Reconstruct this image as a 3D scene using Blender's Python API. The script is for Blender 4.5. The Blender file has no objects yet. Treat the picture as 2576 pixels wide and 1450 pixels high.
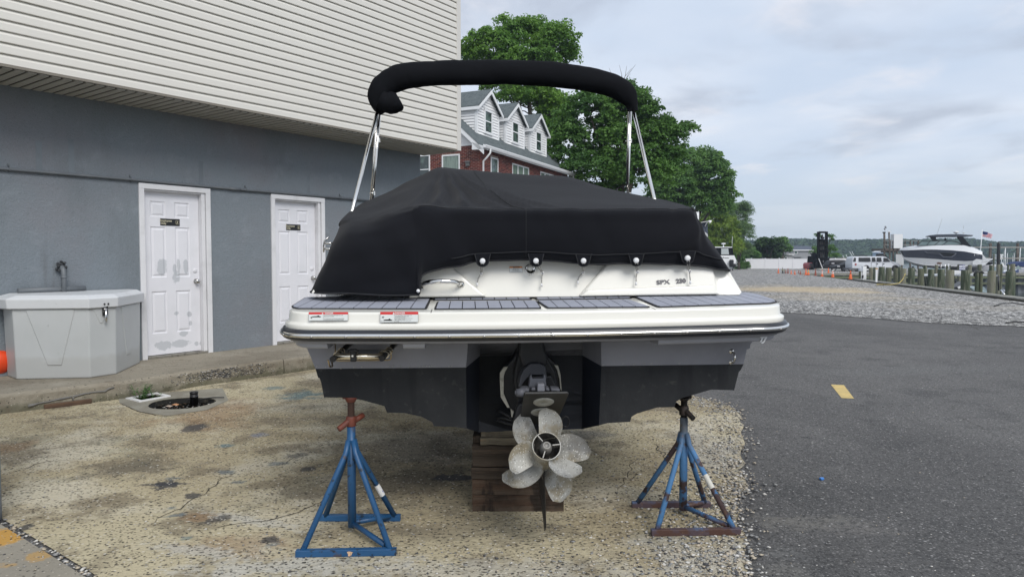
import bpy, math, random
import numpy as np
from math import sin, cos, tan, atan, atan2, sqrt, pi, radians as R
from mathutils import Vector, Matrix, noise as mnoise
random.seed(7)
rng = np.random.default_rng(7)
SC = bpy.context.scene
COL = SC.collection
# ------------------------------------------------------------------ camera
F = 1786.0                      # focal length in photo units (2576 wide)
PITCH = atan(77 / F)
H = 1.45
cd = bpy.data.cameras.new("camera"); cam = bpy.data.objects.new("camera", cd); COL.objects.link(cam)
cam.location = (0, 0, H); cam.rotation_euler = (pi / 2 - PITCH, 0, 0)
cd.sensor_width = 36; cd.lens = 36 * F / 2576; cd.clip_start = .05; cd.clip_end = 6000
SC.camera = cam
# ------------------------------------------------------------------ sky and sun
SUN_EL, SUN_AZ = R(43), R(152)   # azimuth measured from +Y towards +X : half high, behind the camera to the right
w = bpy.data.worlds.new("World"); SC.world = w; w.use_nodes = True
nt = w.node_tree; nt.nodes.clear(); N = nt.nodes.new; L = nt.links.new
out = N('ShaderNodeOutputWorld'); bg = N('ShaderNodeBackground'); bg.inputs[1].default_value = 1.0
sky = N('ShaderNodeTexSky'); sky.sky_type = 'NISHITA'; sky.sun_disc = False
sky.sun_elevation = SUN_EL; sky.sun_rotation = SUN_AZ; sky.air_density = 1.2; sky.dust_density = 2.0
sks = N('ShaderNodeVectorMath'); sks.operation = 'SCALE'; sks.inputs['Scale'].default_value = 0.10
L(sky.outputs[0], sks.inputs[0])
tc = N('ShaderNodeTexCoord'); sep = N('ShaderNodeSeparateXYZ'); L(tc.outputs['Generated'], sep.inputs[0])
ad = N('ShaderNodeMath'); ad.operation = 'ADD'; ad.inputs[1].default_value = .10; L(sep.outputs[2], ad.inputs[0])
mx = N('ShaderNodeMath'); mx.operation = 'MAXIMUM'; mx.inputs[1].default_value = .06; L(ad.outputs[0], mx.inputs[0])
dv = N('ShaderNodeVectorMath'); dv.operation = 'DIVIDE'; L(tc.outputs['Generated'], dv.inputs[0])
cb = N('ShaderNodeCombineXYZ'); L(mx.outputs[0], cb.inputs[0]); L(mx.outputs[0], cb.inputs[1]); cb.inputs[2].default_value = 1
L(cb.outputs[0], dv.inputs[1])
def wnoise(scale, det, rough, off, dist=0.0, stretch=(1, 1, 1)):
    mp = N('ShaderNodeMapping'); mp.inputs[1].default_value = off; mp.inputs[3].default_value = stretch
    L(dv.outputs[0], mp.inputs[0])
    n = N('ShaderNodeTexNoise'); n.inputs['Scale'].default_value = scale; n.inputs['Detail'].default_value = det
    n.inputs['Roughness'].default_value = rough; n.inputs['Distortion'].default_value = dist
    L(mp.outputs[0], n.inputs[0]); return n.outputs[0]
def wramp(src, a, b):
    m = N('ShaderNodeMapRange'); m.interpolation_type = 'SMOOTHSTEP'
    m.inputs[1].default_value = a; m.inputs[2].default_value = b; L(src, m.inputs[0]); return m.outputs[0]
def wmix(f, a, b):
    m = N('ShaderNodeMix'); m.data_type = 'RGBA'
    if hasattr(f, 'links'): L(f, m.inputs[0])
    else: m.inputs[0].default_value = f
    for s, k in ((a, 6), (b, 7)):
        if hasattr(s, 'links'): L(s, m.inputs[k])
        else: m.inputs[k].default_value = (*s, 1)
    return m.outputs[2]
c = wmix(wramp(wnoise(.55, 5, .5, (3.1, 1.7, 0)), .35, .68), (.57, .66, .80), (.83, .86, .93))
c = wmix(wramp(wnoise(1.3, 7, .55, (7.3, 2.2, 0), .35, (1, .8, 1)), .50, .74), c, (.47, .52, .62))
c = wmix(wramp(wnoise(2.2, 8, .55, (1.3, 9.2, 0), .3, (1, .75, 1)), .52, .80), c, (.80, .80, .85))
hz = wramp(sep.outputs[2], .0, .16)
c = wmix(hz, (.57, .65, .74), c)
fin = wmix(.90, sks.outputs[0], c)
L(fin, bg.inputs[0]); L(bg.outputs[0], out.inputs[0])
sd = bpy.data.lights.new("sun", 'SUN'); sun = bpy.data.objects.new("sun", sd); COL.objects.link(sun)
sd.energy = 1.9; sd.angle = R(30); sd.color = (1, .97, .92)
dirv = Vector((sin(SUN_AZ) * cos(SUN_EL), cos(SUN_AZ) * cos(SUN_EL), sin(SUN_EL)))
sun.rotation_euler = dirv.to_track_quat('Z', 'Y').to_euler()
vs = SC.view_settings; vs.view_transform = 'Standard'; vs.look = 'None'; vs.exposure = 0.20; vs.gamma = 1; vs.use_curve_mapping = False
SC.cycles.max_bounces = 6; SC.cycles.diffuse_bounces = 3; SC.cycles.transparent_max_bounces = 6
SC.cycles.sample_clamp_indirect = 4

# ------------------------------------------------------------------ measuring helpers
def ray(u, v):
    x = (u - 1288) / F; z = (725 - v) / F
    return Vector((x, cos(PITCH) + z * sin(PITCH), -sin(PITCH) + z * cos(PITCH)))
CP = Vector((0, 0, H))
def at(u, v, Y):
    r = ray(u, v); return CP + r * (Y / r.y)
def onz(u, v, z=0.0):
    r = ray(u, v); return CP + r * ((z - H) / r.z)
def gz(Y):                      # the lot falls gently towards the water
    return -.0045 * max(0, Y - 20)
def ong(u, v):
    r = ray(u, v); p = onz(u, v)
    if p.y <= 20: return p
    k = r.z / r.y; Y = (H - .09) / (-k - .0045); q = CP + r * (Y / r.y); return q
# ------------------------------------------------------------------ materials
MC = {}
def mat(name, base, rough=.6, metal=0.0, layers=(), bump=(), coord='Object', spec=.5, trans=0.0, alpha=None, coat=0.0, sheen=0.0, emis=None):
    if name in MC: return MC[name]
    m = bpy.data.materials.new(name); m.use_nodes = True; MC[name] = m
    t = m.node_tree; n = t.nodes; l = t.links; b = n['Principled BSDF']
    tcn = n.new('ShaderNodeTexCoord')
    if coord == 'World':
        g = n.new('ShaderNodeNewGeometry'); src = g.outputs['Position']
    else: src = tcn.outputs[coord]
    def mapped(scale3, off=(0, 0, 0), rot=(0, 0, 0)):
        mp = n.new('ShaderNodeMapping'); mp.inputs['Scale'].default_value = scale3; mp.inputs['Location'].default_value = off
        mp.inputs['Rotation'].default_value = rot
        l.new(src, mp.inputs[0]); return mp.outputs[0]
    def nz(scale, det=5, rgh=.55, stretch=(1, 1, 1), seed=0, dist=0.0, rot=(0, 0, 0)):
        x = n.new('ShaderNodeTexNoise'); x.inputs['Scale'].default_value = scale; x.inputs['Detail'].default_value = det
        x.inputs['Roughness'].default_value = rgh; x.inputs['Distortion'].default_value = dist
        l.new(mapped(stretch, (seed * 3.7, seed * 1.9, seed * 2.3), rot), x.inputs['Vector']); return x.outputs[0]
    def ramp(s, a, bb):
        x = n.new('ShaderNodeMapRange'); x.interpolation_type = 'SMOOTHSTEP'; x.inputs[1].default_value = a; x.inputs[2].default_value = bb
        l.new(s, x.inputs[0]); return x.outputs[0]
    def math1(op, a, b_):
        x = n.new('ShaderNodeMath'); x.operation = op
        for i, s in enumerate((a, b_)):
            if hasattr(s, 'links'): l.new(s, x.inputs[i])
            else: x.inputs[i].default_value = s
        return x.outputs[0]
    def mixc(f, a, c2):
        x = n.new('ShaderNodeMix'); x.data_type = 'RGBA'
        if hasattr(f, 'links'): l.new(f, x.inputs[0])
        else: x.inputs[0].default_value = f
        for s, k in ((a, 6), (c2, 7)):
            if hasattr(s, 'links'): l.new(s, x.inputs[k])
            else: x.inputs[k].default_value = (*s, 1)
        return x.outputs[2]
    cur = base; rcur = None
    for i, ly in enumerate(layers):
        kind = ly[0]
        if kind == 'n':      # ('n', colour, scale, lo, hi, amount, stretch, seed)
            _, colr, sc_, lo, hi, amt = ly[:6]
            st = ly[6] if len(ly) > 6 else (1, 1, 1); sd_ = ly[7] if len(ly) > 7 else i + 1
            f = math1('MULTIPLY', ramp(nz(sc_, 6, .6, st, sd_), lo, hi), amt)
            cur = mixc(f, cur, colr)
        elif kind == 'v':    # voronoi cells: ('v', colour, scale, lo, hi, amount, stretch, rot) on the cell's random colour
            _, colr, sc_, lo, hi, amt = ly[:6]; st = ly[6] if len(ly) > 6 else (1, 1, 1)
            x = n.new('ShaderNodeTexVoronoi'); x.inputs['Scale'].default_value = sc_; l.new(mapped(st), x.inputs['Vector'])
            sp = n.new('ShaderNodeSeparateColor'); l.new(x.outputs['Color'], sp.inputs[0])
            cur = mixc(math1('MULTIPLY', ramp(sp.outputs[0], lo, hi), amt), cur, colr)
        elif kind == 's':    # small separate specks: ('s', colour, scale, radius, share, amount, stretch, rot)
            _, colr, sc_, rad, share, amt = ly[:6]; st = ly[6] if len(ly) > 6 else (1, 1, 1); ro = ly[7] if len(ly) > 7 else 0
            x = n.new('ShaderNodeTexVoronoi'); x.inputs['Scale'].default_value = sc_
            vec = mapped(st, (i * 1.3, i * .7, 0), (0, 0, ro))
            wn = n.new('ShaderNodeTexNoise'); wn.inputs['Scale'].default_value = sc_ * 1.5
            l.new(vec, wn.inputs['Vector']); va = n.new('ShaderNodeVectorMath'); va.operation = 'SCALE'
            l.new(wn.outputs['Color'], va.inputs[0]); va.inputs['Scale'].default_value = .9 / sc_
            vb = n.new('ShaderNodeVectorMath'); l.new(vec, vb.inputs[0]); l.new(va.outputs[0], vb.inputs[1]); l.new(vb.outputs[0], x.inputs['Vector'])
            sp = n.new('ShaderNodeSeparateColor'); l.new(x.outputs['Color'], sp.inputs[0])
            f1 = ramp(x.outputs['Distance'], rad, rad * .55); f2 = ramp(sp.outputs[1], 1 - share, 1 - share + .02)
            cur = mixc(math1('MULTIPLY', math1('MULTIPLY', f1, f2), amt), cur, colr)
        elif kind == 'b':    # a stain of its own shape: ('b', colour, (cx,cy), (rx,ry), rot, soft, amount, raggedness)
            _, colr, c0, r0, ro, soft, amt, rag = ly
            va = n.new('ShaderNodeVectorMath'); va.operation = 'SUBTRACT'; l.new(src, va.inputs[0]); va.inputs[1].default_value = (c0[0], c0[1], 0)
            mp = n.new('ShaderNodeMapping'); mp.vector_type = 'TEXTURE'; mp.inputs['Rotation'].default_value = (0, 0, ro)
            mp.inputs['Scale'].default_value = (r0[0], r0[1], 1e6); l.new(va.outputs[0], mp.inputs[0])
            ln = n.new('ShaderNodeVectorMath'); ln.operation = 'LENGTH'; l.new(mp.outputs[0], ln.inputs[0])
            nn = nz(1.1 / max(.06, min(r0)), 8, .68, (1, 1, 1), i * .61)
            d = math1('ADD', ln.outputs['Value'], math1('MULTIPLY', math1('SUBTRACT', nn, .5), rag * 3.2))
            cur = mixc(math1('MULTIPLY', ramp(d, 1 + soft, 1 - soft), amt), cur, colr)
        elif kind == 'z':    # bands by height: ('z', colour, z0, z1, amount)
            _, colr, z0, z1, amt = ly
            sp = n.new('ShaderNodeSeparateXYZ'); l.new(src, sp.inputs[0])
            nn = math1('MULTIPLY', math1('SUBTRACT', nz(6, 5, .6), .5), abs(z1 - z0) * 2.5)
            cur = mixc(math1('MULTIPLY', ramp(math1('ADD', sp.outputs[2], nn), z0, z1), amt), cur, colr)
    if hasattr(cur, 'links'): l.new(cur, b.inputs['Base Color'])
    else: b.inputs['Base Color'].default_value = (*cur, 1)
    b.inputs['Roughness'].default_value = rough; b.inputs['Metallic'].default_value = metal
    b.inputs['Specular IOR Level'].default_value = spec
    if trans: b.inputs['Transmission Weight'].default_value = trans
    if coat: b.inputs['Coat Weight'].default_value = coat; b.inputs['Coat Roughness'].default_value = .08
    if sheen: b.inputs['Sheen Weight'].default_value = sheen
    if alpha is not None: b.inputs['Alpha'].default_value = alpha
    prev = None
    for k, bp in enumerate(bump):   # (scale, distance, [stretch])
        sc_, dist_ = bp[0], bp[1]; st = bp[2] if len(bp) > 2 else (1, 1, 1)
        bn = n.new('ShaderNodeBump'); bn.inputs['Strength'].default_value = 1; bn.inputs['Distance'].default_value = dist_
        if len(bp) > 3 and bp[3] == 'v':
            x = n.new('ShaderNodeTexVoronoi'); x.inputs['Scale'].default_value = sc_; l.new(mapped(st), x.inputs['Vector'])
            l.new(x.outputs['Distance'], bn.inputs['Height']); bn.invert = True
        else: l.new(nz(sc_, 5, .6, st, k + 11), bn.inputs['Height'])
        if prev: l.new(prev, bn.inputs['Normal'])
        prev = bn.outputs[0]
    if prev: l.new(prev, b.inputs['Normal'])
    return m
def leafmat(name, c1, c2, c3, sc=.5, tr=.3):
    if name in MC: return MC[name]
    m = mat(name, c1, .55, 0, [('n', c2, sc, .40, .62, .9), ('n', c3, sc * 9, .52, .70, .7, (1, 1, 1), 5)], spec=.3, coord='World')
    t = m.node_tree; n = t.nodes; l = t.links; b = n['Principled BSDF']
    tb = n.new('ShaderNodeBsdfTranslucent'); ms = n.new('ShaderNodeMixShader'); ms.inputs[0].default_value = tr
    lk = b.inputs['Base Color'].links[0].from_socket; l.new(lk, tb.inputs[0])
    o = n['Material Output']; l.new(b.outputs[0], ms.inputs[1]); l.new(tb.outputs[0], ms.inputs[2]); l.new(ms.outputs[0], o.inputs[0])
    return m
# ------------------------------------------------------------------ objects
def props(o, label=None, cat=None, group=None, kind=None):
    if label: o['label'] = label
    if cat: o['category'] = cat
    if group: o['group'] = group
    if kind: o['kind'] = kind
    return o
def thing(name, label, cat, loc=(0, 0, 0), rz=0, group=None, M=None):
    o = bpy.data.objects.new(name, None); COL.objects.link(o); o.empty_display_size = .1
    if M is not None: o.matrix_world = M
    else: o.location = loc; o.rotation_euler = (0, 0, rz)
    return props(o, label, cat, group)
def link(name, me, parent=None, loc=None, rot=None, sc=None):
    o = bpy.data.objects.new(name, me); COL.objects.link(o)
    if parent is not None: o.parent = parent
    if loc is not None: o.location = loc
    if rot is not None: o.rotation_euler = rot
    if sc is not None: o.scale = sc
    return o
def copy_tree(o, parent=None, memo=None):
    c_ = o.copy(); COL.objects.link(c_); c_.parent = parent
    for ch in [x for x in ALLCH(o)]: copy_tree(ch, c_)
    return c_
def ALLCH(o): return [x for x in COL.objects if x.parent == o]
class MB:
    def __init__(s): s.v = []; s.f = []; s.m = []; s.sm = []
    def add(s, vs, fs, mi=0, sm=False):
        k = len(s.v); s.v += [tuple(p) for p in vs]
        for f_ in fs: s.f.append(tuple(i + k for i in f_)); s.m.append(mi); s.sm.append(sm)
        return s
    def box(s, c_, d, rot=None, mi=0):
        hx, hy, hz_ = d[0] / 2, d[1] / 2, d[2] / 2
        P = [Vector((x, y, z)) for z in (-hz_, hz_) for y in (-hy, hy) for x in (-hx, hx)]
        if rot is not None: P = [rot @ p for p in P]
        c_ = Vector(c_); P = [p + c_ for p in P]
        return s.add(P, [(0, 2, 3, 1), (4, 5, 7, 6), (0, 1, 5, 4), (2, 6, 7, 3), (0, 4, 6, 2), (1, 3, 7, 5)], mi)
    def b2(s, lo, hi, mi=0):
        return s.box([(a + b_) / 2 for a, b_ in zip(lo, hi)], [b_ - a for a, b_ in zip(lo, hi)], None, mi)
    def cbox(s, c_, d, r=.01, rot=None, mi=0):   # box with chamfered vertical and top edges
        hx, hy, hz_ = d[0] / 2, d[1] / 2, d[2] / 2; r = min(r, hx * .9, hy * .9, hz_ * .9)
        def ring(a, b_, z): return [(-a + r, -b_, z), (a - r, -b_, z), (a, -b_ + r, z), (a, b_ - r, z), (a - r, b_, z), (-a + r, b_, z), (-a, b_ - r, z), (-a, -b_ + r, z)]
        P = ring(hx - r * .7, hy - r * .7, -hz_) + ring(hx, hy, -hz_ + r) + ring(hx, hy, hz_ - r) + ring(hx - r * .7, hy - r * .7, hz_)
        P = [Vector(p) for p in P]
        if rot is not None: P = [rot @ p for p in P]
        P = [p + Vector(c_) for p in P]
        fs = [tuple(range(7, -1, -1)), tuple(range(24, 32))]
        for k in range(3):
            for i in range(8): fs.append((k * 8 + i, k * 8 + (i + 1) % 8, k * 8 + 8 + (i + 1) % 8, k * 8 + 8 + i))
        return s.add(P, fs, mi)
    def prism(s, poly, vec, mi=0, mi2=None):
        n_ = len(poly); vec = Vector(vec); A = [Vector(p) for p in poly]; B = [p + vec for p in A]
        nrm = Vector((0, 0, 0))
        for i in range(n_): nrm += A[i].cross(A[(i + 1) % n_])
        fl = nrm.dot(vec) > 0
        f0 = tuple(range(n_)); f1 = tuple(range(n_, 2 * n_))
        if fl: f0 = f0[::-1]
        else: f1 = f1[::-1]
        s.add(A + B, [f0, f1], mi)
        k = len(s.v) - 2 * n_
        for i in range(n_):
            j = (i + 1) % n_; q = (k + i, k + j, k + n_ + j, k + n_ + i)
            s.f.append(q if fl else q[::-1]); s.m.append(mi if mi2 is None else mi2); s.sm.append(False)
        return s
    def tube(s, path, r, n_=8, mi=0, caps=True, sm=True, closed=False):
        P = [Vector(p) for p in path]; m_ = len(P); rr = r if hasattr(r, '__len__') else [r] * m_
        T = []
        for i in range(m_):
            if closed: t_ = P[(i + 1) % m_] - P[i - 1]
            else: t_ = P[min(i + 1, m_ - 1)] - P[max(i - 1, 0)]
            T.append(t_.normalized())
        up = Vector((0, 0, 1)) if abs(T[0].z) < .9 else Vector((1, 0, 0))
        a = T[0].cross(up).normalized(); vs_ = []
        for i in range(m_):
            a = (a - T[i] * a.dot(T[i])).normalized(); b_ = T[i].cross(a)
            for k in range(n_):
                an = 2 * pi * k / n_; vs_.append(P[i] + (a * cos(an) + b_ * sin(an)) * rr[i])
        fs = []
        for i in range(m_ if closed else m_ - 1):
            j = (i + 1) % m_
            for k in range(n_): fs.append((i * n_ + k, i * n_ + (k + 1) % n_, j * n_ + (k + 1) % n_, j * n_ + k))
        s.add(vs_, fs, mi, sm)
        if caps and not closed:
            k = len(s.v) - len(vs_)
            s.f.append(tuple(k + i for i in range(n_))[::-1]); s.m.append(mi); s.sm.append(False)
            s.f.append(tuple(k + (m_ - 1) * n_ + i for i in range(n_))); s.m.append(mi); s.sm.append(False)
        return s
    def lathe(s, prof, n_=16, M=None, mi=0, sm=True, capb=False, capt=False):  # prof: (r,z)
        vs_ = []
        for r_, z in prof:
            for k in range(n_):
                a = 2 * pi * k / n_; p = Vector((r_ * cos(a), r_ * sin(a), z)); vs_.append(M @ p if M is not None else p)
        fs = []
        for i in range(len(prof) - 1):
            for k in range(n_): fs.append((i * n_ + k, i * n_ + (k + 1) % n_, (i + 1) * n_ + (k + 1) % n_, (i + 1) * n_ + k))
        s.add(vs_, fs, mi, sm); k0 = len(s.v) - len(vs_)
        if capb: s.f.append(tuple(k0 + i for i in range(n_))[::-1]); s.m.append(mi); s.sm.append(False)
        if capt: s.f.append(tuple(k0 + (len(prof) - 1) * n_ + i for i in range(n_))); s.m.append(mi); s.sm.append(False)
        return s
    def grid(s, rows, mi=0, sm=True, flip=False):
        nr, nc = len(rows), len(rows[0]); vs_ = [p for r_ in rows for p in r_]; fs = []
        for i in range(nr - 1):
            for j in range(nc - 1):
                q = (i * nc + j, i * nc + j + 1, (i + 1) * nc + j + 1, (i + 1) * nc + j); fs.append(q[::-1] if flip else q)
        return s.add(vs_, fs, mi, sm)
    def quad(s, a, b_, c_, d, mi=0): return s.add([a, b_, c_, d], [(0, 1, 2, 3)], mi)
    def mesh(s, name, mats):
        me = bpy.data.meshes.new(name); me.from_pydata(s.v, [], s.f)
        for m_ in (mats if isinstance(mats, (list, tuple)) else [mats]): me.materials.append(m_)
        me.polygons.foreach_set('material_index', s.m); me.polygons.foreach_set('use_smooth', s.sm); me.update(); return me
    def build(s, name, mats, parent=None, loc=None, rot=None, bevel=0, seg=2, **kw):
        o = link(name, s.mesh(name, mats), parent, loc, rot)
        if bevel:
            b_ = o.modifiers.new('bevel', 'BEVEL'); b_.width = bevel; b_.segments = seg; b_.limit_method = 'ANGLE'; b_.angle_limit = R(35)
        if kw: props(o, **kw)
        return o
def np_mesh(name, V, Fq, mats, mi=None, smooth=False):
    me = bpy.data.meshes.new(name); nf = len(Fq); k = Fq.shape[1]
    me.vertices.add(len(V)); me.vertices.foreach_set('co', V.astype(np.float32).ravel())
    me.loops.add(nf * k); me.loops.foreach_set('vertex_index', Fq.astype(np.int32).ravel())
    me.polygons.add(nf); me.polygons.foreach_set('loop_start', np.arange(0, nf * k, k, dtype=np.int32))
    for m_ in mats: me.materials.append(m_)
    if mi is not None: me.polygons.foreach_set('material_index', mi.astype(np.int32))
    if smooth: me.polygons.foreach_set('use_smooth', np.ones(nf, dtype=bool))
    me.update(calc_edges=True); me.validate(); return me
def text_mb(body, size, M, ext=.001, mi=0, bold=0.0, into=None, align='CENTER', shear=0, sx=1.0):
    cu = bpy.data.curves.new('t', 'FONT'); cu.body = body; cu.size = size; cu.extrude = ext; cu.offset = bold
    cu.align_x = align; cu.align_y = 'CENTER'; cu.shear = shear; cu.resolution_u = 3
    o = bpy.data.objects.new('t', cu); COL.objects.link(o)
    me = bpy.data.meshes.new_from_object(o); mb = into or MB()
    mb.add([M @ Vector((v_.co.x * sx, v_.co.y, v_.co.z)) for v_ in me.vertices], [tuple(p.vertices) for p in me.polygons], mi)
    bpy.data.objects.remove(o); bpy.data.curves.remove(cu); bpy.data.meshes.remove(me)
    return mb
def frame(o, x, y):     # matrix with origin o, X axis x, Y axis y
    x = Vector(x).normalized(); y = Vector(y); z = x.cross(y).normalized(); y = z.cross(x)
    M = Matrix.Identity(4)
    for i, a in enumerate((x, y, z)):
        for k in range(3): M[k][i] = a[k]
    for k in range(3): M[k][3] = o[k]
    return M
def pebble_stuff(name, pts, sizes, mats, seed=1, **kw):
    r_ = np.random.default_rng(seed)
    base = np.array([(1, 0, 0), (-1, 0, 0), (0, 1, 0), (0, -1, 0), (0, 0, .6), (0, 0, -.5), (.65, .65, .25), (-.65, .6, .2), (.6, -.65, .25), (-.6, -.65, .2)], float)
    fc = np.array([(0, 6, 4), (6, 2, 4), (2, 7, 4), (7, 1, 4), (1, 9, 4), (9, 3, 4), (3, 8, 4), (8, 0, 4), (6, 0, 5), (2, 6, 5), (7, 2, 5), (1, 7, 5), (9, 1, 5), (3, 9, 5), (8, 3, 5), (0, 8, 5)])
    n_ = len(pts); an = r_.uniform(0, 2 * pi, n_); ca, sa = np.cos(an), np.sin(an)
    B = base[None] * (1 + r_.uniform(-.25, .25, (n_, 10, 1))) * np.stack([np.ones(n_), r_.uniform(.5, .95, n_), r_.uniform(.45, .8, n_)], 1)[:, None, :]
    X = B[:, :, 0] * ca[:, None] - B[:, :, 1] * sa[:, None]; Y = B[:, :, 0] * sa[:, None] + B[:, :, 1] * ca[:, None]
    V = np.stack([X, Y, B[:, :, 2]], 2) * sizes[:, None, None] + pts[:, None, :]
    Fq = (fc[None] + (np.arange(n_) * 10)[:, None, None]).reshape(-1, 3)
    mi = np.repeat(r_.integers(0, len(mats), n_), 16)
    o = link(name, np_mesh(name, V.reshape(-1, 3), Fq, mats, mi)); return props(o, **kw)
# ================================================================== GROUND
def hull_shape(pts_uv, z=0.0): return [onz(u, v, z) for u, v in pts_uv]
def stain(colr, u, v, wpx, hpx, rot=0, soft=.25, amt=.8, rag=1.0):
    p = onz(u, v); Y = p.y
    return ('b', colr, (p.x, p.y), (wpx / 2 * Y / F, hpx / 2 * Y * Y / (F * H)), rot, soft, amt, rag)
DK = (.045, .05, .062); BL = (.07, .17, .21); RU = (.27, .155, .08); WH = (.52, .50, .44)
stains = [stain(RU, 540, 1040, 190, 60, .2, .6, .55, 1.3), stain(RU, 33, 1124, 80, 34, 0, .6, .45, 1.2), stain(RU, 500, 1299, 80, 24, 0, .6, .55, 1.4),
          stain(RU, 600, 1372, 220, 52, 0, .7, .5, 1.5), stain((.10, .09, .075), 1010, 1215, 330, 140, .1, .7, .62, 1.3),
          stain((.10, .09, .08), 1080, 1120, 300, 90, 0, .7, .6, 1.2), stain((.12, .11, .09), 330, 1180, 260, 40, .2, .7, .5, 1.5),  # broad dark patches under the boat: oil stain, plus its shade put in colour
          stain((.11, .10, .085), 1200, 1330, 500, 60, 0, .8, .35, 1.6), stain((.13, .12, .10), 760, 1030, 200, 60, 0, .8, .35, 1.6),
          stain(WH, 720, 1425, 460, 46, .1, .6, .85, 1.6), stain(WH, 500, 1385, 240, 26, -.3, .6, .7, 1.6), stain(WH, 640, 1310, 300, 16, -.4, .5, .7, 1.4),
          stain(WH, 1250, 1440, 600, 60, 0, .6, .5, 1.5), stain(WH, 1750, 1400, 260, 90, 0, .7, .7, 1.5), stain(WH, 1790, 1130, 150, 120, 0, .7, .6, 1.3),
          stain((.13, .135, .14), 1480, 1092, 120, 22, 0, .5, .6, 1.0), stain(DK, 488, 1075, 58, 22, 0, .2, .75, .7), stain(DK, 416, 1218, 62, 22, .3, .15, .85, .9), stain(DK, 412, 1217, 130, 7, .1, .3, .7, .8),
          stain(DK, 484, 1246, 38, 16, .3, .2, .8, .8), stain(DK, 547, 1305, 66, 14, .8, .3, .7, 1.2), stain(DK, 681, 1356, 44, 18, .2, .2, .8, .8),
          stain(DK, 775, 1179, 40, 12, 0, .3, .7, .8), stain(DK, 61, 1326, 34, 22, 0, .3, .8, .8), stain(DK, 747, 1144, 60, 12, .8, .3, .6, 1.2), stain(DK, 1145, 1200, 110, 20, 0, .3, .85, .9),
          stain(BL, 759, 995, 92, 20, 0, .5, .75, 1.4), stain(BL, 567, 1120, 44, 8, 0, .4, .7, 1.2), stain(BL, 690, 975, 50, 8, 0, .4, .6, 1.2), stain((.16, .2, .3), 650, 1094, 40, 10, 0, .5, .6, 1.2), stain(BL, 470, 1352, 30, 10, 0, .4, .5, 1)]
BL2 = [stain((.10, .15, .19), *random.choice([(random.uniform(400, 950), random.uniform(1150, 1400))]), random.uniform(18, 50), random.uniform(5, 12), random.uniform(-.6, .6), .5, .6, 1.4) for _ in range(9)]
conc = mat('yard_concrete', (.53, .465, .315), .93, 0,
           [('n', (.36, .295, .185), .55, .40, .62, .8), ('n', (.60, .55, .43), .9, .52, .66, .8, (1, 1, 1), 7), ('n', (.21, .175, .12), 2.2, .50, .62, .72, (1, 1, 1), 3), ('n', (.17, .17, .12), 1.3, .56, .7, .5, (1, 1, 1), 9)] + stains + BL2 +
           [('s', (.03, .028, .025), 27, .36, .45, .9, (1, 1.5, 1)), ('s', (.04, .036, .03), 52, .40, .5, .9), ('s', (.68, .64, .55), 42, .34, .28, .85), ('n', (.08, .07, .05), 30, .56, .66, .6, (1, 1.6, 1))],
           bump=[(26, .014, (1, 1.3, 1)), (70, .006)], coord='World', spec=.25)
asph = mat('asphalt', (.112, .109, .106), .88, 0,
           [('n', (.135, .131, .126), .6, .40, .62, .8), ('n', (.082, .080, .078), .3, .48, .62, .8, (1, .35, 1), 4), ('n', (.06, .06, .06), 2.2, .5, .68, .6, (1, 1, 1), 12), ('n', (.15, .145, .135), 1.0, .66, .8, .6, (1, 1, 1), 8),
            stain((.19, .18, .16), 2010, 1310, 260, 30, 0, .7, .6, 1.7), stain((.17, .165, .15), 1960, 1440, 170, 60, 0, .7, .6, 1.5), stain((.17, .16, .15), 2180, 1330, 200, 22, 0, .7, .5, 1.7), stain((.035, .035, .038), 2030, 1097, 36, 5, 0, .4, .7, .6),
            stain((.16, .16, .155), 1970, 1385, 120, 30, 0, .7, .5, 1.6), stain((.03, .03, .03), 2150, 1015, 70, 1.6, -.9, .4, .6, .5), stain((.035, .035, .035), 2390, 1190, 120, 2, .5, .5, .5, .8), stain((.15, .15, .145), 2300, 930, 500, 20, .2, .8, .5, 1.2), stain((.06, .06, .06), 2420, 1330, 260, 60, .3, .8, .45, 1.4),
            ('n', (.03, .03, .03), 55, .50, .60, .65), ('n', (.2, .195, .19), 80, .56, .64, .7, (1, 1, 1), 15), ('s', (.36, .35, .34), 34, .28, .20, .8), ('s', (.27, .26, .25), 60, .38, .35, .7), ('s', (.65, .63, .58), 14, .09, .30, .95)],
           bump=[(60, .009), (25, .004)], coord='World', spec=.35)
grav = mat('gravel', (.235, .228, .218), .92, 0,
           [('n', (.20, .20, .20), .12, .42, .62, .7), ('n', (.36, .35, .33), 1.1, .5, .66, .6, (1, .5, 1), 6), ('v', (.39, .38, .355), 24, .55, .75, .8, (1, .3, 1)), ('v', (.035, .035, .035), 20, .60, .70, .9, (1.1, .3, 1)), ('v', (.80, .78, .75), 26, .88, .92, .95, (1, .35, 1)), ('n', (.07, .07, .07), 15, .56, .64, .6, (1, .28, 1), 14), ('n', (.5, .49, .46), 19, .59, .66, .6, (1, .28, 1), 17),
            stain((.56, .44, .27), 1985, 724, 320, 17, 0, .8, .62, 1.6), stain((.46, .39, .28), 2120, 746, 360, 15, -.3, .9, .42, 1.6), stain((.42, .37, .29), 2380, 772, 360, 12, 0, .9, .25, 1.6)],
           bump=[(24, .012, (1, .6, 1), 'v')], coord='World', spec=.25)
soil = mat('soil', (.13, .115, .09), .95, 0, [('n', (.08, .09, .05), 1, .4, .6, .8)], coord='World')
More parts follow.
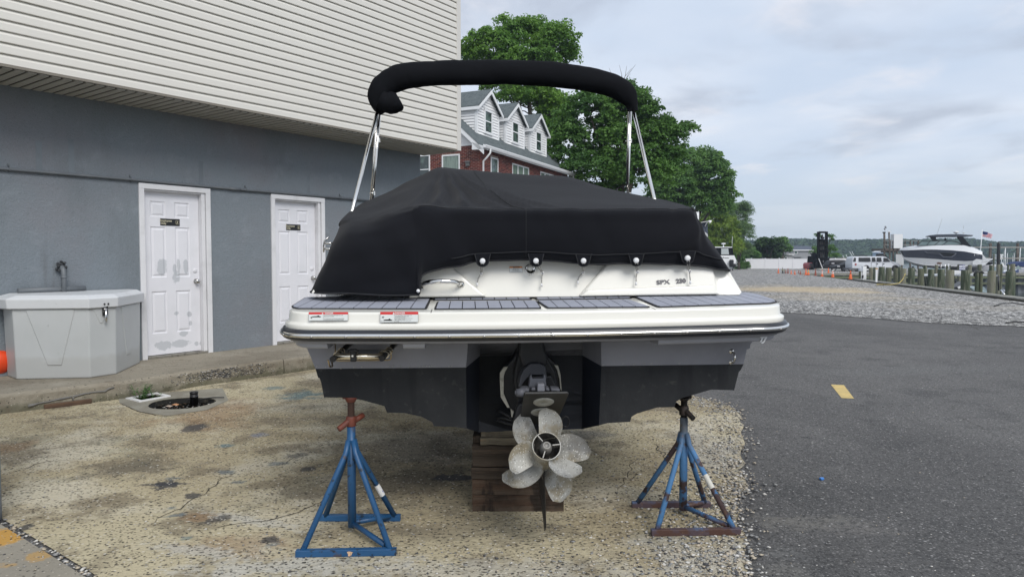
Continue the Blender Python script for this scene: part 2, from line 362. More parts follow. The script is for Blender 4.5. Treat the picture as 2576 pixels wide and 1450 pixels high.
def poly_sheet(name, outer, mat_, holes=(), **kw):
    from mathutils.geometry import tessellate_polygon
    loops = [[Vector(p) for p in outer]] + [[Vector(p) for p in h] for h in holes]
    tris = tessellate_polygon(loops); vs_ = [p for lp in loops for p in lp]
    mb = MB(); fs = []
    for t in tris:
        a, b_, c_ = (vs_[i] for i in t); fs.append(tuple(t) if (b_ - a).cross(c_ - a).z > 0 else tuple(t)[::-1])
    mb.add(vs_, fs); o = mb.build(name, mat_); return props(o, **kw)
def XB(Y): return 10.83 + .2615 * Y         # edge of the lot along the slip
# ground: one sheet to the horizon, cut by the basin through being only where there is land
land = MB()
rows = []
for Y in (-30, 0, 20, 50, 76):
    rows.append([Vector((x, Y, -.18 + gz(Y))) for x in (-400, -60, XB(Y) + .05)])
land.grid(rows, sm=False)
rows = []
for Y in (76, 130, 230): rows.append([Vector((x, Y, -.18 + gz(Y))) for x in (-400, -60, 30.7, 78 if Y < 200 else 90)])
land.grid(rows, sm=False)
land.build('ground', soil, kind='structure')
CRK = []
# asphalt
g0 = [onz(1968, 785), onz(2060, 790), onz(2130, 795), onz(2240, 803), onz(2350, 812), onz(2460, 817), onz(2576, 821)]
g0 = [Vector((-3, 20.5, 0)), Vector((2, 19.6, 0))] + g0
lastp = g0[-1]; g0.append(Vector((XB(13), 13.2, 0)))
fine = []
for a, b_ in zip(g0[:-1], g0[1:]):
    for k in range(24):
        p = a.lerp(b_, k / 24); p = p + Vector((0, .16 * mnoise.noise(Vector((p.x * 1.3, 3, 0))) + .07 * mnoise.noise(Vector((p.x * 6, 8, 0))), 0)); fine.append(p)
fine.append(g0[-1])
road = poly_sheet('asphalt_road', [Vector((-3, -4, -.008)), Vector((XB(-4), -4, -.008))] + [Vector((p.x, p.y + .3, -.008)) for p in reversed(fine)], asph, kind='structure')
for i, (px_, wd_) in enumerate((([(2031, 985), (2060, 992), (2090, 1003)], .007), ([(2435, 817), (2467, 829)], .02), ([(2500, 1090), (2430, 1055), (2400, 1040)], .004))): CRK.append((px_, wd_, i))
# gravel lot
gm = MB(); n0 = len(fine)
rowsg = [[Vector((p.x, p.y, .004)) for p in fine]]
x0, x1 = fine[0].x, fine[-1].x
for Y in (20.6, 24, 30, 40, 50, 63, 76):
    xa, xb = -3 - Y * .05, XB(Y) - .02
    rowsg.append([Vector((xa + (xb - xa) * ((p.x - x0) / (x1 - x0)), Y, .004 + gz(Y))) for p in fine])
rowsg[1] = [Vector((q.x, max(q.y, p.y + .2), q.z)) for p, q in zip(fine, rowsg[1])]
gm.grid(rowsg, sm=False)
for Y0, Y1 in ((76, 100), (100, 123)):
    gm.quad((-10, Y0, .004 + gz(Y0)), (77, Y0, .004 + gz(Y0)), (77, Y1, .004 + gz(Y1)), (-10, Y1, .004 + gz(Y1)))
gm.build('gravel_lot', grav, kind='structure')
# loose stones on the near part of the gravel
stm = [mat('stone_white', (.60, .58, .54), .85), mat('stone_grey', (.26, .26, .255), .85), mat('stone_dark', (.07, .07, .075), .85), mat('stone_tan', (.46, .40, .31), .85), mat('stone_pale', (.42, .41, .39), .85)]
pts = []; sz = []
for _ in range(5200):
    x = random.uniform(4, 14.5); Yb = np.interp(x, [p.x for p in fine], [p.y for p in fine])
    y = Yb - .25 + abs(random.gauss(0, 3.0)); 
    if x > XB(y) - .2: continue
    pts.append((x, y, .006)); sz.append(random.uniform(.007, .019))
pebble_stuff('gravel_stones', np.array(pts), np.array(sz), [stm[1], stm[1], stm[4], stm[2], stm[1], stm[4]], 3, kind='stuff')
# yard slab : edge against the asphalt traced on the ground
edge = [(1905, 1600), (1893, 1500), (1880, 1450), (1892, 1410), (1872, 1372), (1862, 1330), (1858, 1290), (1850, 1266), (1868, 1240), (1880, 1217), (1862, 1180), (1866, 1140), (1872, 1112), (1866, 1075), (1860, 1040), (1838, 1022), (1800, 1011), (1765, 1001), (1733, 994), (1700, 988), (1640, 978)]
ed = [onz(u, v) for u, v in edge]; ed2 = []
for a, b_ in zip(ed[:-1], ed[1:]):
    for k in range(10):
        p = a.lerp(b_, k / 10); ed2.append(p + Vector((.05 * mnoise.noise(p * 4), .05 * mnoise.noise(p * 5 + Vector((9, 0, 0))), 0)))
ed2 += [ed[-1], Vector((-.2, 10.5, 0)), Vector((-1.6, 13.2, 0)), Vector((-14, 13.2, 0))]
ja, jb = onz(2, 1309), onz(236, 1452); jd = (jb - ja).normalized(); jn = Vector((jd.y, -jd.x, 0))
if jn.x < 0: jn = -jn
j0 = ja - jd * 4 ; j1 = jb + jd * 6
g_ = .018
# sump pit and planter openings
fr_out = [onz(316, 1003.3), onz(350.7, 1012), onz(429.5, 997.4), onz(393.9, 989.3)]
cen = sum(fr_out, Vector()) / 4; fr_in = [cen + (p - cen) * .74 for p in fr_out]
sc0 = onz(457, 1014); srx = 78 * sc0.y / F; sry = .30
pit = [sc0 + Vector((srx * cos(a) * (1 + .04 * sin(3 * a)), sry * sin(a) * (1 + .05 * cos(2 * a)), 0)) for a in [2 * pi * k / 36 for k in range(36)]]
slab = [Vector((j1.x, j1.y, 0)) + jn * g_, Vector((2.0, j1.y, 0))] + ed2 + [j0 + jn * g_]
slab = [Vector((p.x, p.y, 0)) for p in slab]
yard = poly_sheet('concrete_yard', slab, conc, holes=[fr_in, pit], kind='structure')
crkm = mat('crack_dark', (.045, .038, .028), .95)
def crack(px, wd, par, z_=.0015, seed=0):
    P = [onz(u, v, 0) for u, v in px]; Q = []
    for a, b_ in zip(P[:-1], P[1:]):
        n_ = max(3, int((b_ - a).length / .035))
        for k in range(n_): p = a.lerp(b_, k / n_); Q.append(p + Vector((mnoise.noise(Vector((p.x * 7, p.y * 7, seed))), mnoise.noise(Vector((p.x * 7, p.y * 7, seed + 5))), 0)) * .045 + Vector((mnoise.noise(p * 31), mnoise.noise(p * 31 + Vector((4, 0, 0))), 0)) * .012)
    L_, R_ = [], []
    for i, p in enumerate(Q):
        t = (Q[min(i + 1, len(Q) - 1)] - Q[max(i - 1, 0)]).normalized(); w_ = wd * (.35 + .9 * abs(mnoise.noise(Vector((i * .35, seed, 2))))) * min(1, i / 4 + .1, (len(Q) - 1 - i) / 4 + .1); n2 = Vector((-t.y, t.x, 0)) * w_
        L_.append(Vector((p.x, p.y, z_)) + n2); R_.append(Vector((p.x, p.y, z_)) - n2)
    m_ = MB(); m_.grid([L_, R_], 0, False); m_.build('crack', crkm, par)
for i, (px_, wd_) in enumerate((([(600, 1185), (551, 1210), (469, 1271), (430, 1290), (367, 1324)], .007), ([(669, 1177), (720, 1165), (759, 1140)], .007), ([(1040, 1185), (940, 1212), (828, 1254), (740, 1290), (653, 1312), (502, 1332)], .008), ([(740, 946), (807, 959)], .008), ([(505, 1040), (420, 1047), (350, 1035), (300, 1013)], .009), ([(1600, 1150), (1580, 1200), (1540, 1240)], .005), ([(20, 1190), (120, 1160), (230, 1150)], .005), ([(1640, 1110), (1700, 1180), (1760, 1210)], .008))): crack(px_, wd_, yard, .0015, i)
conc2 = mat('corner_concrete', (.36, .33, .27), .93, 0, [('n', (.24, .22, .18), .9, .4, .65, .7), stain((.56, .30, .05), 26, 1346, 100, 52, 0, .35, .85, 1.2), stain((.5, .29, .07), 100, 1395, 60, 26, 0, .4, .6, 1.3), stain((.5, .29, .07), 20, 1420, 40, 12, 0, .4, .5, 1.3),
             ('s', (.04, .04, .035), 34, .3, .38, .85), ('s', (.55, .5, .42), 60, .3, .25, .8), ('n', (.1, .09, .08), 60, .56, .72, .5)], bump=[(34, .004)], coord='World', spec=.25)
p2_ = [j0 - jn * g_, j1 - jn * g_, Vector((-9, j1.y - 1, 0)), Vector((-9, j0.y, 0))]
poly_sheet('concrete_corner', [Vector((p.x, p.y, 0)) for p in p2_], conc2, kind='structure')
for px_, wd_, i in CRK: crack(px_, wd_, road, -.0055, i + 20)
# pebbles in the joint, at the asphalt edge and scattered about
pts = []; sz = []
for _ in range(420):
    t = random.uniform(0, 4.5); p = ja + jd * t + jn * random.gauss(0, .012); pts.append((p.x, p.y, random.uniform(-.01, .004))); sz.append(random.uniform(.006, .016) * (1.3 if 1.2 < t < 1.9 else 1))
pebble_stuff('joint_pebbles', np.array(pts), np.array(sz), [stm[0], stm[1], stm[3], stm[1]], 4, kind='stuff')
pts = []; sz = []
for _ in range(4800):
    i = random.randrange(len(ed2) - 30); p = ed2[i].lerp(ed2[i + 1], random.random())
    off = abs(random.gauss(0, .24)) if random.random() < .88 else -abs(random.gauss(0, .05)); q = Vector((p.x - off, p.y - off * .15 + random.gauss(0, .04), 0))
    if q.y < 2.6: continue
    pts.append((q.x, q.y, .003)); sz.append(random.choice([.004, .006, .008, .011, .015]) * random.uniform(.7, 1.2))
for _ in range(2000):
    u, v = random.uniform(1350, 1860), random.uniform(985, 1449); q = onz(u, v)
    if random.random() < .35 + .5 * (u > 1560): pts.append((q.x, q.y, .002)); sz.append(random.choice([.003, .005, .008, .012]) * random.uniform(.7, 1.2))
for _ in range(1500):
    u, v = random.uniform(10, 1500), random.uniform(1000, 1449) ; q = onz(u, v); pts.append((q.x, q.y, .002)); sz.append(random.choice([.002, .003, .005, .008]) * random.uniform(.7, 1.2))
for _ in range(260):
    u, v = random.uniform(1880, 2570), random.uniform(850, 1449); q = onz(u, v); pts.append((q.x, q.y, -.005)); sz.append(random.choice([.003, .004, .007]) * random.uniform(.7, 1.2))
for _ in range(300):
    u, v = random.uniform(640, 1850), random.uniform(1380, 1449); q = onz(u, v); pts.append((q.x, q.y, .002)); sz.append(random.choice([.004, .006, .010]) * random.uniform(.7, 1.2))
pebble_stuff('loose_pebbles', np.array(pts), np.array(sz), [stm[0], stm[1], stm[3], stm[1], stm[3], stm[2]], 5, kind='stuff')
# painted dash on the asphalt, 4 mm above it
yel = mat('yellow_paint', (.62, .46, .17), .8, 0, [('n', (.12, .11, .09), 26, .60, .66, .85), ('n', (.5, .38, .16), 4, .4, .6, .6)], coord='World')
yl = MB(); q = [onz(u, v, -.004) for u, v in ((2090, 966), (2123, 967.6), (2148.7, 1001.5), (2117, 1000))]; yl.add(q, [(3, 2, 1, 0)]); yl.build('road_marking', yel, kind='structure')
# little things lying about on the asphalt
mb = MB(); p = onz(2067, 1206, -.008); mb.cbox((p.x, p.y, .0), (.030, .022, .016), .004, Matrix.Rotation(.5, 3, 'Z')); mb.build('plastic_cap', mat('blue_plastic', (.05, .2, .55), .4), label='small bright blue plastic scrap lying on the asphalt', cat='litter')
# ================================================================== MARINA BUILDING
S_ = .185
p0 = onz(360, 905, S_); p0.z = 0
TH = R(36.3)
BM = Matrix.Translation(p0) @ Matrix.Rotation(pi / 2 - TH, 4, 'Z'); BI = BM.inverted()
def wl(u, v, y=0.0):
    o_ = BI @ CP; d_ = BI.to_3x3() @ ray(u, v); k = (y - o_.y) / d_.y; p = o_ + d_ * k; return p.x, p.z
bld = thing('marina_building', 'grey stucco building with two white doors under an overhanging storey of cream siding', 'building', M=BM)
stucco = mat('grey_stucco', (.205, .235, .262), .92, 0, [('n', (.225, .212, .23), .35, .42, .66, .8), ('n', (.155, .175, .19), .8, .5, .72, .6, (1.6, 1, .5), 4), ('n', (.26, .29, .32), 5, .55, .7, .4), ('n', (.30, .33, .36), 60, .55, .7, .5), ('n', (.12, .14, .155), 75, .55, .7, .5, (1, 1, 1), 21), ('n', (.12, .12, .125), 1.3, .64, .8, .5, (4, 1, .35), 6)],
             bump=[(55, .009), (140, .004)], spec=.3)
whitep = mat('white_paint', (.74, .74, .77), .5, 0, [('n', (.5, .5, .52), 14, .66, .74, .7), ('n', (.66, .66, .69), 2, .4, .7, .6)], spec=.4)
dz = [wl(347, 460)[0], wl(527, 477)[0], wl(680, 487)[0], wl(815, 500)[0]]
ztop = (wl(347, 460)[1] + wl(680, 487)[1]) / 2
zsof = (wl(1057, 385)[1] + wl(0, 215)[1]) / 2; xend = wl(1057, 400)[0]
print('door x', dz, 'top', ztop, 'soffit', zsof, 'end', xend)
wb = MB(); CW = .065
ops = [(dz[0] + CW, dz[1] - CW), (dz[2] + CW, dz[3] - CW)]; zo = ztop - CW
wb.b2((-9, 0, -.1), (ops[0][0], .3, zsof)); wb.b2((ops[0][0], 0, zo), (ops[0][1], .3, zsof)); wb.b2((ops[0][1], 0, -.1), (ops[1][0], .3, zsof))
wb.b2((ops[1][0], 0, zo), (ops[1][1], .3, zsof)); wb.b2((ops[1][1], 0, -.1), (xend, .3, zsof)); wb.b2((xend - .3, .3, -.1), (xend, 9, zsof))
wb.build('wall', stucco, bld)
# faint board joints and fixings on the stucco
jm = mat('stucco_patch', (.165, .188, .212), .92, 0, [('n', (.20, .23, .255), 3, .4, .6, .7)], bump=[(70, .003)])
for u, vt, vb in ((97, 355, 440), (178, 350, 445), (505, 405, 480), (775, 440, 500), (992, 470, 520)):
    x_, zt = wl(u, vt); _, zb = wl(u, vb)
    mb = MB(); mb.b2((x_ - .03, -.002, zb), (x_ + .03, .01, zt)); mb.build('joint_strip', jm, bld)
# doors
def make_door(x0, x1, seed, chipped):
    Wd = x1 - x0 - .07; Hd = zo - S_ - .05
    lay = [('n', (.66, .67, .70), 3, .45, .7, .5)]
    if chipped:
        gcol = (.50, .52, .55)
        for bx, by, rx, ry in ((.237, 1.115, .06, .115), (.55, 1.12, .035, .09), (.42, .99, .05, .085), (.455, 1.13, .02, .09), (.40, 1.1, .03, .05), (.415, .51, .032, .026), (.583, .49, .034, .034), (.23, .11, .11, .055), (.455, .115, .13, .05), (.5, .24, .06, .035), (.60, .37, .02, .03), (.68, .09, .03, .03), (.74, .09, .02, .03)):
            lay.append(('b', gcol, (bx, by), (rx, ry), 0, .10, .85, .5))
    lay += [('n', (.12, .12, .12), 30, .735 if chipped else .76, .76 if chipped else .78, .8)]
    dm = mat('door_paint_chipped' if chipped else 'door_paint', (.76, .76, .80), .45, 0, lay, bump=[(120, .0006)], spec=.4)
    xs = [0, .13, .40, .56, .83, 1]; zs = [0, .13, .39, .475, .785, .845, .94, 1]; mb = MB()
    pan = {(1, 1), (3, 1), (1, 3), (3, 3), (1, 5), (3, 5)}
    for i in range(5):
        for j in range(7):
            a, b_, c_, d_ = xs[i] * Wd, xs[i + 1] * Wd, zs[j] * Hd, zs[j + 1] * Hd
            if (i, j) not in pan: mb.quad((a, c_, 0), (b_, c_, 0), (b_, d_, 0), (a, d_, 0)); continue
            rings = []
            for ins, zz in ((0, 0), (.012, -.010), (.022, -.010), (.042, -.001)):
                rings.append([(a + ins, c_ + ins, zz), (b_ - ins, c_ + ins, zz), (b_ - ins, d_ - ins, zz), (a + ins, d_ - ins, zz)])
            vs_ = [p for r_ in rings for p in r_]; fs = []
            for k in range(3):
                for q_ in range(4): fs.append((k * 4 + q_, k * 4 + (q_ + 1) % 4, k * 4 + 4 + (q_ + 1) % 4, k * 4 + 4 + q_))
            fs.append((12, 13, 14, 15)); mb.add(vs_, fs)
    mb.add([(0, 0, 0), (Wd, 0, 0), (Wd, Hd, 0), (0, Hd, 0), (0, 0, -.045), (Wd, 0, -.045), (Wd, Hd, -.045), (0, Hd, -.045)], [(1, 0, 4, 5), (2, 1, 5, 6), (3, 2, 6, 7), (0, 3, 7, 4), (4, 7, 6, 5)])
    d = mb.build('door', dm, bld, (x0 + .015, .075, S_ + .035), (pi / 2, 0, 0))
    if chipped: d['label'] = 'white six-panel door with grey patches of peeled paint'
    else: d['label'] = 'cleaner white six-panel door half behind the boat'
    # knob, deadbolt, sign
    ch = mat('door_chrome', (.55, .54, .52), .22, 1.0)
    k = MB(); k.lathe([(.032, 0), (.034, .006), (.014, .012), (.012, .028), (.022, .034), (.030, .046), (.030, .058), (.022, .068), (0, .07)], 18); k.build('door_knob', ch, d, (Wd * .925, .92, 0))
    k = MB(); k.lathe([(.030, 0), (.030, .004), (.026, .008), (0, .009)], 18); k.build('deadbolt_cover', whitep, d, (Wd * .915, 1.06, 0))
    blk = mat('sign_black', (.012, .013, .013), .45); crm = mat('sign_cream', (.62, .58, .42), .5)
    sg = MB(); cx, cy = Wd * .475, Hd * .815
    sg.cbox((cx, cy, .004), (.255, .088, .005), .002)
    text_mb('Employees', .036, Matrix.Translation((cx - .055, cy + .017, .0075)), .0004, 1, .0006, sg); text_mb('Only', .036, Matrix.Translation((cx - .088, cy - .018, .0075)), .0004, 1, .0006, sg)
    sg.tube([(cx + .092 + .026 * cos(a), cy + .026 * sin(a), .008) for a in [2 * pi * q / 20 for q in range(20)]], .0014, 4, 1, closed=True)
    sg.cbox((cx + .094, cy + .013, .008), (.008, .008, .001), .001, None, 1); sg.cbox((cx + .092, cy - .001, .008), (.008, .018, .001), .001, None, 1)
    sg.cbox((cx + .087, cy - .014, .008), (.004, .014, .001), .001, Matrix.Rotation(-.5, 3, 'Z'), 1); sg.cbox((cx + .098, cy - .012, .008), (.004, .014, .001), .001, Matrix.Rotation(.5, 3, 'Z'), 1); sg.cbox((cx + .092, cy + .002, .008), (.022, .003, .001), .001, Matrix.Rotation(.5, 3, 'Z'), 1)
    sg.build('door_sign', [blk, crm], d)
    return d
for (x0_, x1_), ch_ in zip(ops, (True, False)): make_door(x0_, x1_, 1, ch_)
trimm = mat('casing_paint', (.72, .72, .74), .5, 0, [('n', (.10, .10, .10), 9, .70, .73, .9, (2.5, 1, .7), 2), ('n', (.55, .55, .56), 3, .5, .7, .5)], spec=.4)
for i in (0, 1):
    a, b_ = dz[2 * i], dz[2 * i + 1]; f = MB()
    f.b2((a, -.022, S_), (a + CW, .004, zo)); f.b2((b_ - CW, -.022, S_), (b_, .004, zo)); f.b2((a, -.024, zo), (b_, .004, zo + CW))
    f.b2((a + CW, .004, S_), (a + CW + .012, .13, zo)); f.b2((b_ - CW - .052, .004, S_), (b_ - CW, .13, zo)); f.b2((a + CW, .004, zo - .02), (b_ - CW, .13, zo))
    f.b2((b_ - CW - .052, -.001, S_), (b_ - CW - .004, .0035, zo))
    f.build('door_frame', trimm, bld, bevel=.004, seg=1)
    t = MB(); t.b2((a + CW + .01, -.015, S_ + .002), (b_ - CW - .01, .1, S_ + .028)); t.build('threshold', mat('threshold_metal', (.33, .31, .27), .45, .6, [('n', (.1, .09, .08), 8, .5, .6, .7)]), bld)
    k = MB(); k.b2((ops[i][0], .14, S_), (ops[i][1], .16, zo)); k.build('door_void', mat('dark_void', (.01, .01, .01), .9), bld)
# conduit along the wall
grp = mat('grey_pipe_paint', (.14, .155, .17), .5, 0, [('n', (.19, .2, .21), 6, .5, .7, .5)])
cpts = [wl(u, v) for u, v in ((0, 427), (325, 452), (610, 475), (885, 500))]
zc_ = sum(p[1] for p in cpts) / 4
cc = MB(); cc.tube([(-9, -.03, zc_ + .02), (cpts[0][0], -.03, zc_), (cpts[1][0], -.03, zc_ + .004), (cpts[2][0] - .3, -.03, zc_ - .004), (cpts[3][0] + .8, -.03, zc_)], .0165, 10); cc.tube([(cpts[2][0] - .22, -.03, zc_ - .003), (cpts[2][0] - .05, -.03, zc_ - .003)], .021, 10)
cc.build('conduit', grp, bld)
for u in (21, 326.7, 616, 854):
    x_, _ = wl(u, 427 + .083 * u); c_ = MB(); c_.tube([(x_, -.001, zc_ + .045), (x_, -.03, zc_ + .030), (x_, -.054, zc_), (x_, -.03, zc_ - .025), (x_, -.001, zc_ - .022)], .0045, 5); c_.box((x_, -.006, zc_ + .047), (.016, .012, .03)); c_.build('pipe_clamp', grp, bld)
# short waste pipe over the dock box, and its elbow out of the wall
xa, za = wl(43, 731, -.05); xb, zb = wl(213, 724, -.05); xm, zm = wl(156, 700, -.05); _, zt = wl(156, 672, -.05)
dp = MB(); dp.tube([(xa, -.07, za), (xb, -.07, zb)], .028, 12); dp.build('waste_pipe', grp, bld)
dp = MB(); dp.tube([(xm, .02, zt), (xm, -.05, zt), (xm, -.09, zt - .03), (xm, -.10, zt - .08), (xm, -.10, za - .05)], .026, 12); dp.tube([(xm, -.10, zt - .10), (xm, -.10, zt - .12)], .031, 12); dp.build('waste_elbow', grp, bld)
dp = MB()
for _ in range(26):
    a = random.uniform(0, 2 * pi); r_ = random.uniform(.02, .055); dp.lathe([(0, -.02), (.02, 0), (0, .02)], 6, Matrix.Translation((xm + r_ * cos(a), -.02 - random.uniform(0, .04), zt + .01 + r_ * sin(a))) @ Matrix.Rotation(random.uniform(0, 3), 4, 'X'))
dp.build('pipe_foam', mat('foam_grey', (.06, .065, .072), .9, bump=[(60, .01)]), bld)
# upper storey
OV = -.79
xr = wl(1157, 380, OV)[0]; zb_ = wl(1157, 380, OV)[1]; print('siding', xr, zb_, wl(0, 172, OV))
sid = mat('cream_siding', (.675, .655, .605), .55, 0, [('n', (.61, .60, .565), .8, .4, .7, .6, (.3, 1, 2)), ('n', (.70, .69, .65), .35, .5, .7, .5)], bump=[(160, .0006)], spec=.35)
trimc = mat('corner_trim', (.62, .60, .56), .5)
brn = mat('soffit_brown', (.20, .18, .15), .6); ZB = zb_
core = MB(); core.b2((-9, OV + .03, zsof + .01), (xr - .02, 9, 9.3)); core.build('upper_storey', sid, bld)
HC = .1085; NB = 52
def siding_mesh(xl, xrr):
    prof = [(.006, -.004), (-.019, -.006), (-.021, .0), (-.019, .064), (.004, .095), (.006, .1085)]
    mb = MB(); nx = 26; rows = []
    for y_, z_ in prof: rows.append([Vector((xl + (xrr - xl) * i / nx, y_, z_)) for i in range(nx + 1)])
    mb.grid(rows, sm=False, flip=False); return mb.mesh('siding_board', sid)
sm_ = siding_mesh(-9, xr - .10)
for i in range(NB):
    o = link('siding_board', sm_, bld, (0, OV + random.uniform(-.0015, .0015), ZB + .02 + HC * i), (random.uniform(-.006, .006), 0, 0))
ct = MB(); ct.b2((xr - .10, OV - .030, ZB), (xr, OV + .06, 9.3)); ct.build('corner_trim', trimc, bld, bevel=.004, seg=1)
ct = MB(); ct.b2((-9, OV - .026, ZB - .006), (xr - .10, OV + .03, ZB + .022)); ct.build('starter_strip', brn, bld)
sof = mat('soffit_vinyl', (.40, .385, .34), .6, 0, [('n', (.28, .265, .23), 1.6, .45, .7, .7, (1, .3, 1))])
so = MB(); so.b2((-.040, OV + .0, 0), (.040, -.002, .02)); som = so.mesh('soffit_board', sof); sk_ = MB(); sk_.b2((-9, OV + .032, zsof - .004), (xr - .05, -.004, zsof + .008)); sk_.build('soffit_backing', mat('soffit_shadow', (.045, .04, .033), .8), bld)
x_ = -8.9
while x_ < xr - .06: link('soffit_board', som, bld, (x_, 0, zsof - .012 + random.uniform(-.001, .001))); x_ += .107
# roof far above the frame
rf = MB(); rf.b2((-9.2, OV - .2, 9.3), (xr + .2, 9.2, 9.5)); rf.build('roof', mat('roof_membrane', (.25, .25, .26), .8), bld)
# dent in the siding, left by something hitting it
xd, zd = wl(688, 60, OV - .012); dn = MB(); dn.tube([(xd + .13 * cos(a), OV - .0125 + .001 * sin(3 * a), zd + .07 + .10 * sin(a)) for a in [-.9 + .12 * k for k in range(12)]], .002, 4); dn.build('siding_crack', brn, bld)
# ================================================================== SIDEWALK with its kerb
swm = mat('old_concrete', (.30, .27, .215), .93, 0, [('n', (.20, .175, .135), .9, .42, .66, .8), ('n', (.40, .37, .31), 1.6, .55, .75, .7, (1, 1, 1), 5), ('z', (.115, .115, .075), .13, .0, .75), ('n', (.15, .12, .09), 5, .55, .75, .6, (1, 1, 1), 9),
         ('s', (.04, .04, .035), 30, .3, .35, .8), ('s', (.5, .46, .4), 55, .3, .2, .7)], bump=[(40, .006), (12, .006)], coord='World', spec=.2)
cb_ = [onz(8, 1040), onz(318, 1001), onz(510, 969), onz(714, 940), onz(792, 928)]
dl = (cb_[0] - cb_[1]).normalized(); dr_ = (cb_[-1] - cb_[-2]).normalized()
cb_ = [cb_[0] + dl * 5] + cb_ + [cb_[-1] + dr_ * 5.5]
def wallpt(x_, y_=0.0): return BM @ Vector((x_, y_, 0))
def side_slab(front, back, name):
    fr = []
    for a, b_ in zip(front[:-1], front[1:]):
        m_ = max(2, int((b_ - a).length / .05))
        for k in range(m_): fr.append(a.lerp(b_, k / m_))
    fr.append(front[-1]); mb = MB(); nrm = Vector((front[-1].y - front[0].y, front[0].x - front[-1].x, 0)).normalized()
    if nrm.y > 0: nrm = -nrm
    rows = []
    for off, z_ in ((0, -.02), (.0, .0), (.004, .05), (.0, .10), (.002, .15), (-.004, S_ - .02), (-.022, S_)):
        rows.append([Vector((p.x, p.y, z_)) + nrm * (off + .010 * mnoise.noise(Vector((p.x * 7, p.y * 7, z_ * 20))) + .006 * mnoise.noise(Vector((p.x * 25, p.y * 25, z_ * 40)))) for p in fr])
    rows.append([Vector((p.x, p.y, S_)) - nrm * .10 for p in fr])
    bk = [back[0].lerp(back[1], i / (len(fr) - 1)) for i in range(len(fr))]
    rows.append([Vector((p.x, p.y, S_)) for p in bk]); mb.grid(rows, sm=False)
    for e in (0, -1): mb.add([rows[i][e] for i in range(len(rows))] + [Vector((rows[-1][e].x, rows[-1][e].y, -.02))], [tuple(range(len(rows) + 1))])
    return mb.build(name, swm, kind='structure')
xj = (BI @ cb_[4]).x
gapv = (cb_[5] - cb_[4]).normalized() * .006
side_slab(cb_[:4] + [cb_[4] - gapv], [wallpt(-9, .05), wallpt(xj - .006, .05)], 'sidewalk')
side_slab([cb_[4] + gapv] + cb_[5:], [wallpt(xj + .006, .05), wallpt(xend + 1.5, .05)], 'sidewalk')
# exposed aggregate where the kerb face has broken away, and the smear of sealant on it
def kerb_pt(u, z_, out=.0):
    pts_ = cb_
    for a, b_ in zip(pts_[:-1], pts_[1:]):
        d_ = b_ - a; r_ = ray(u, 900); # plan intersection
        den = r_.x * d_.y - r_.y * d_.x
        t = (r_.x * (0 - a.y) - r_.y * (0 - a.x)) / den if abs(den) > 1e-9 else -1
        if 0 <= t <= 1:
            nn = Vector((d_.y, -d_.x, 0)).normalized(); q = a + d_ * t + nn * out; return Vector((q.x, q.y, z_))
    return Vector((0, -50, 0))
pts = []; sz = []
for _ in range(900):
    u = random.triangular(420, 690, 560); pts.append(kerb_pt(u, random.uniform(.05, .165), random.uniform(-.004, .006))); sz.append(random.uniform(.006, .014))
pebble_stuff('kerb_aggregate', np.array([tuple(p) for p in pts]), np.array(sz), [stm[1], stm[2], stm[2], stm[3], stm[2], stm[0]], 8, kind='stuff')
sp_ = [(66, .045, .022), (80, .05, .02), (95, .06, .008), (120, .065, .010), (150, .078, .012), (178, .085, .012), (180, .05, .016), (183, .085, .014), (210, .10, .012), (235, .105, .01), (262, .10, .014), (270, .12, .012), (285, .13, .008)]
sl = MB(); sl.tube([kerb_pt(u, z_, .006) for u, z_, r_ in sp_], [r_ * .75 for u, z_, r_ in sp_], 6); sl.build('sealant_smear', mat('grey_sealant', (.17, .165, .155), .6), label='smear of grey sealant along the kerb face beside the wooden board', cat='sealant')
# ================================================================== YARD CLUTTER
grey_pl = mat('dock_box_plastic', (.52, .54, .545), .42, 0, [('n', (.44, .46, .46), 1.5, .4, .7, .5), ('n', (.25, .25, .24), 20, .68, .74, .6), ('z', (.40, .40, .38), .25, .18, .5)], spec=.45)
lidm = mat('dock_box_lid_plastic', (.66, .68, .70), .38, 0, [('n', (.56, .57, .58), 2.5, .5, .75, .5), ('n', (.3, .3, .3), 25, .70, .76, .5)], spec=.45)
def bxp(u, v, z=S_): p = BI @ onz(u, v, z); return p
A_, B_, C_, D_ = bxp(352, 912), bxp(293, 940), bxp(227, 950), bxp(42, 954)
print('dock box', [tuple(round(c, 3) for c in p) for p in (A_, B_, C_, D_)])
xm_ = (B_.x + C_.x) / 2
fw = (B_.x - C_.x) / 2
boxo = thing('dock_box', 'pale grey plastic dock box with a lid, latch and angled front, against the grey wall', 'dock box', M=BM @ Matrix.Translation((0, 0, S_)))
bot = [Vector((A_.x, A_.y, 0)), Vector((B_.x, B_.y, 0)), Vector((C_.x, C_.y, 0)), Vector((D_.x, D_.y, 0)), Vector((D_.x + .03, -.02, 0)), Vector((A_.x, -.02, 0))]
cz = Vector((sum(p.x for p in bot) / 6, sum(p.y for p in bot) / 6, 0)); hb = .74
def grow(P, s_, z_): return [Vector((cz.x + (p.x - cz.x) * s_, (cz.y - .0) + (p.y - cz.y) * s_ if p.y < -.1 else p.y, z_)) for p in P]
bd = MB(); r0 = bot; r1 = grow(bot, 1.035, hb); bd.add(r0 + r1, [(i, (i + 1) % 6, 6 + (i + 1) % 6, 6 + i) for i in range(6)] + [(5, 4, 3, 2, 1, 0), (6, 7, 8, 9, 10, 11)])
bodyo = bd.build('box_body', grey_pl, boxo, bevel=.014, seg=3)
for p in bodyo.data.polygons: pass
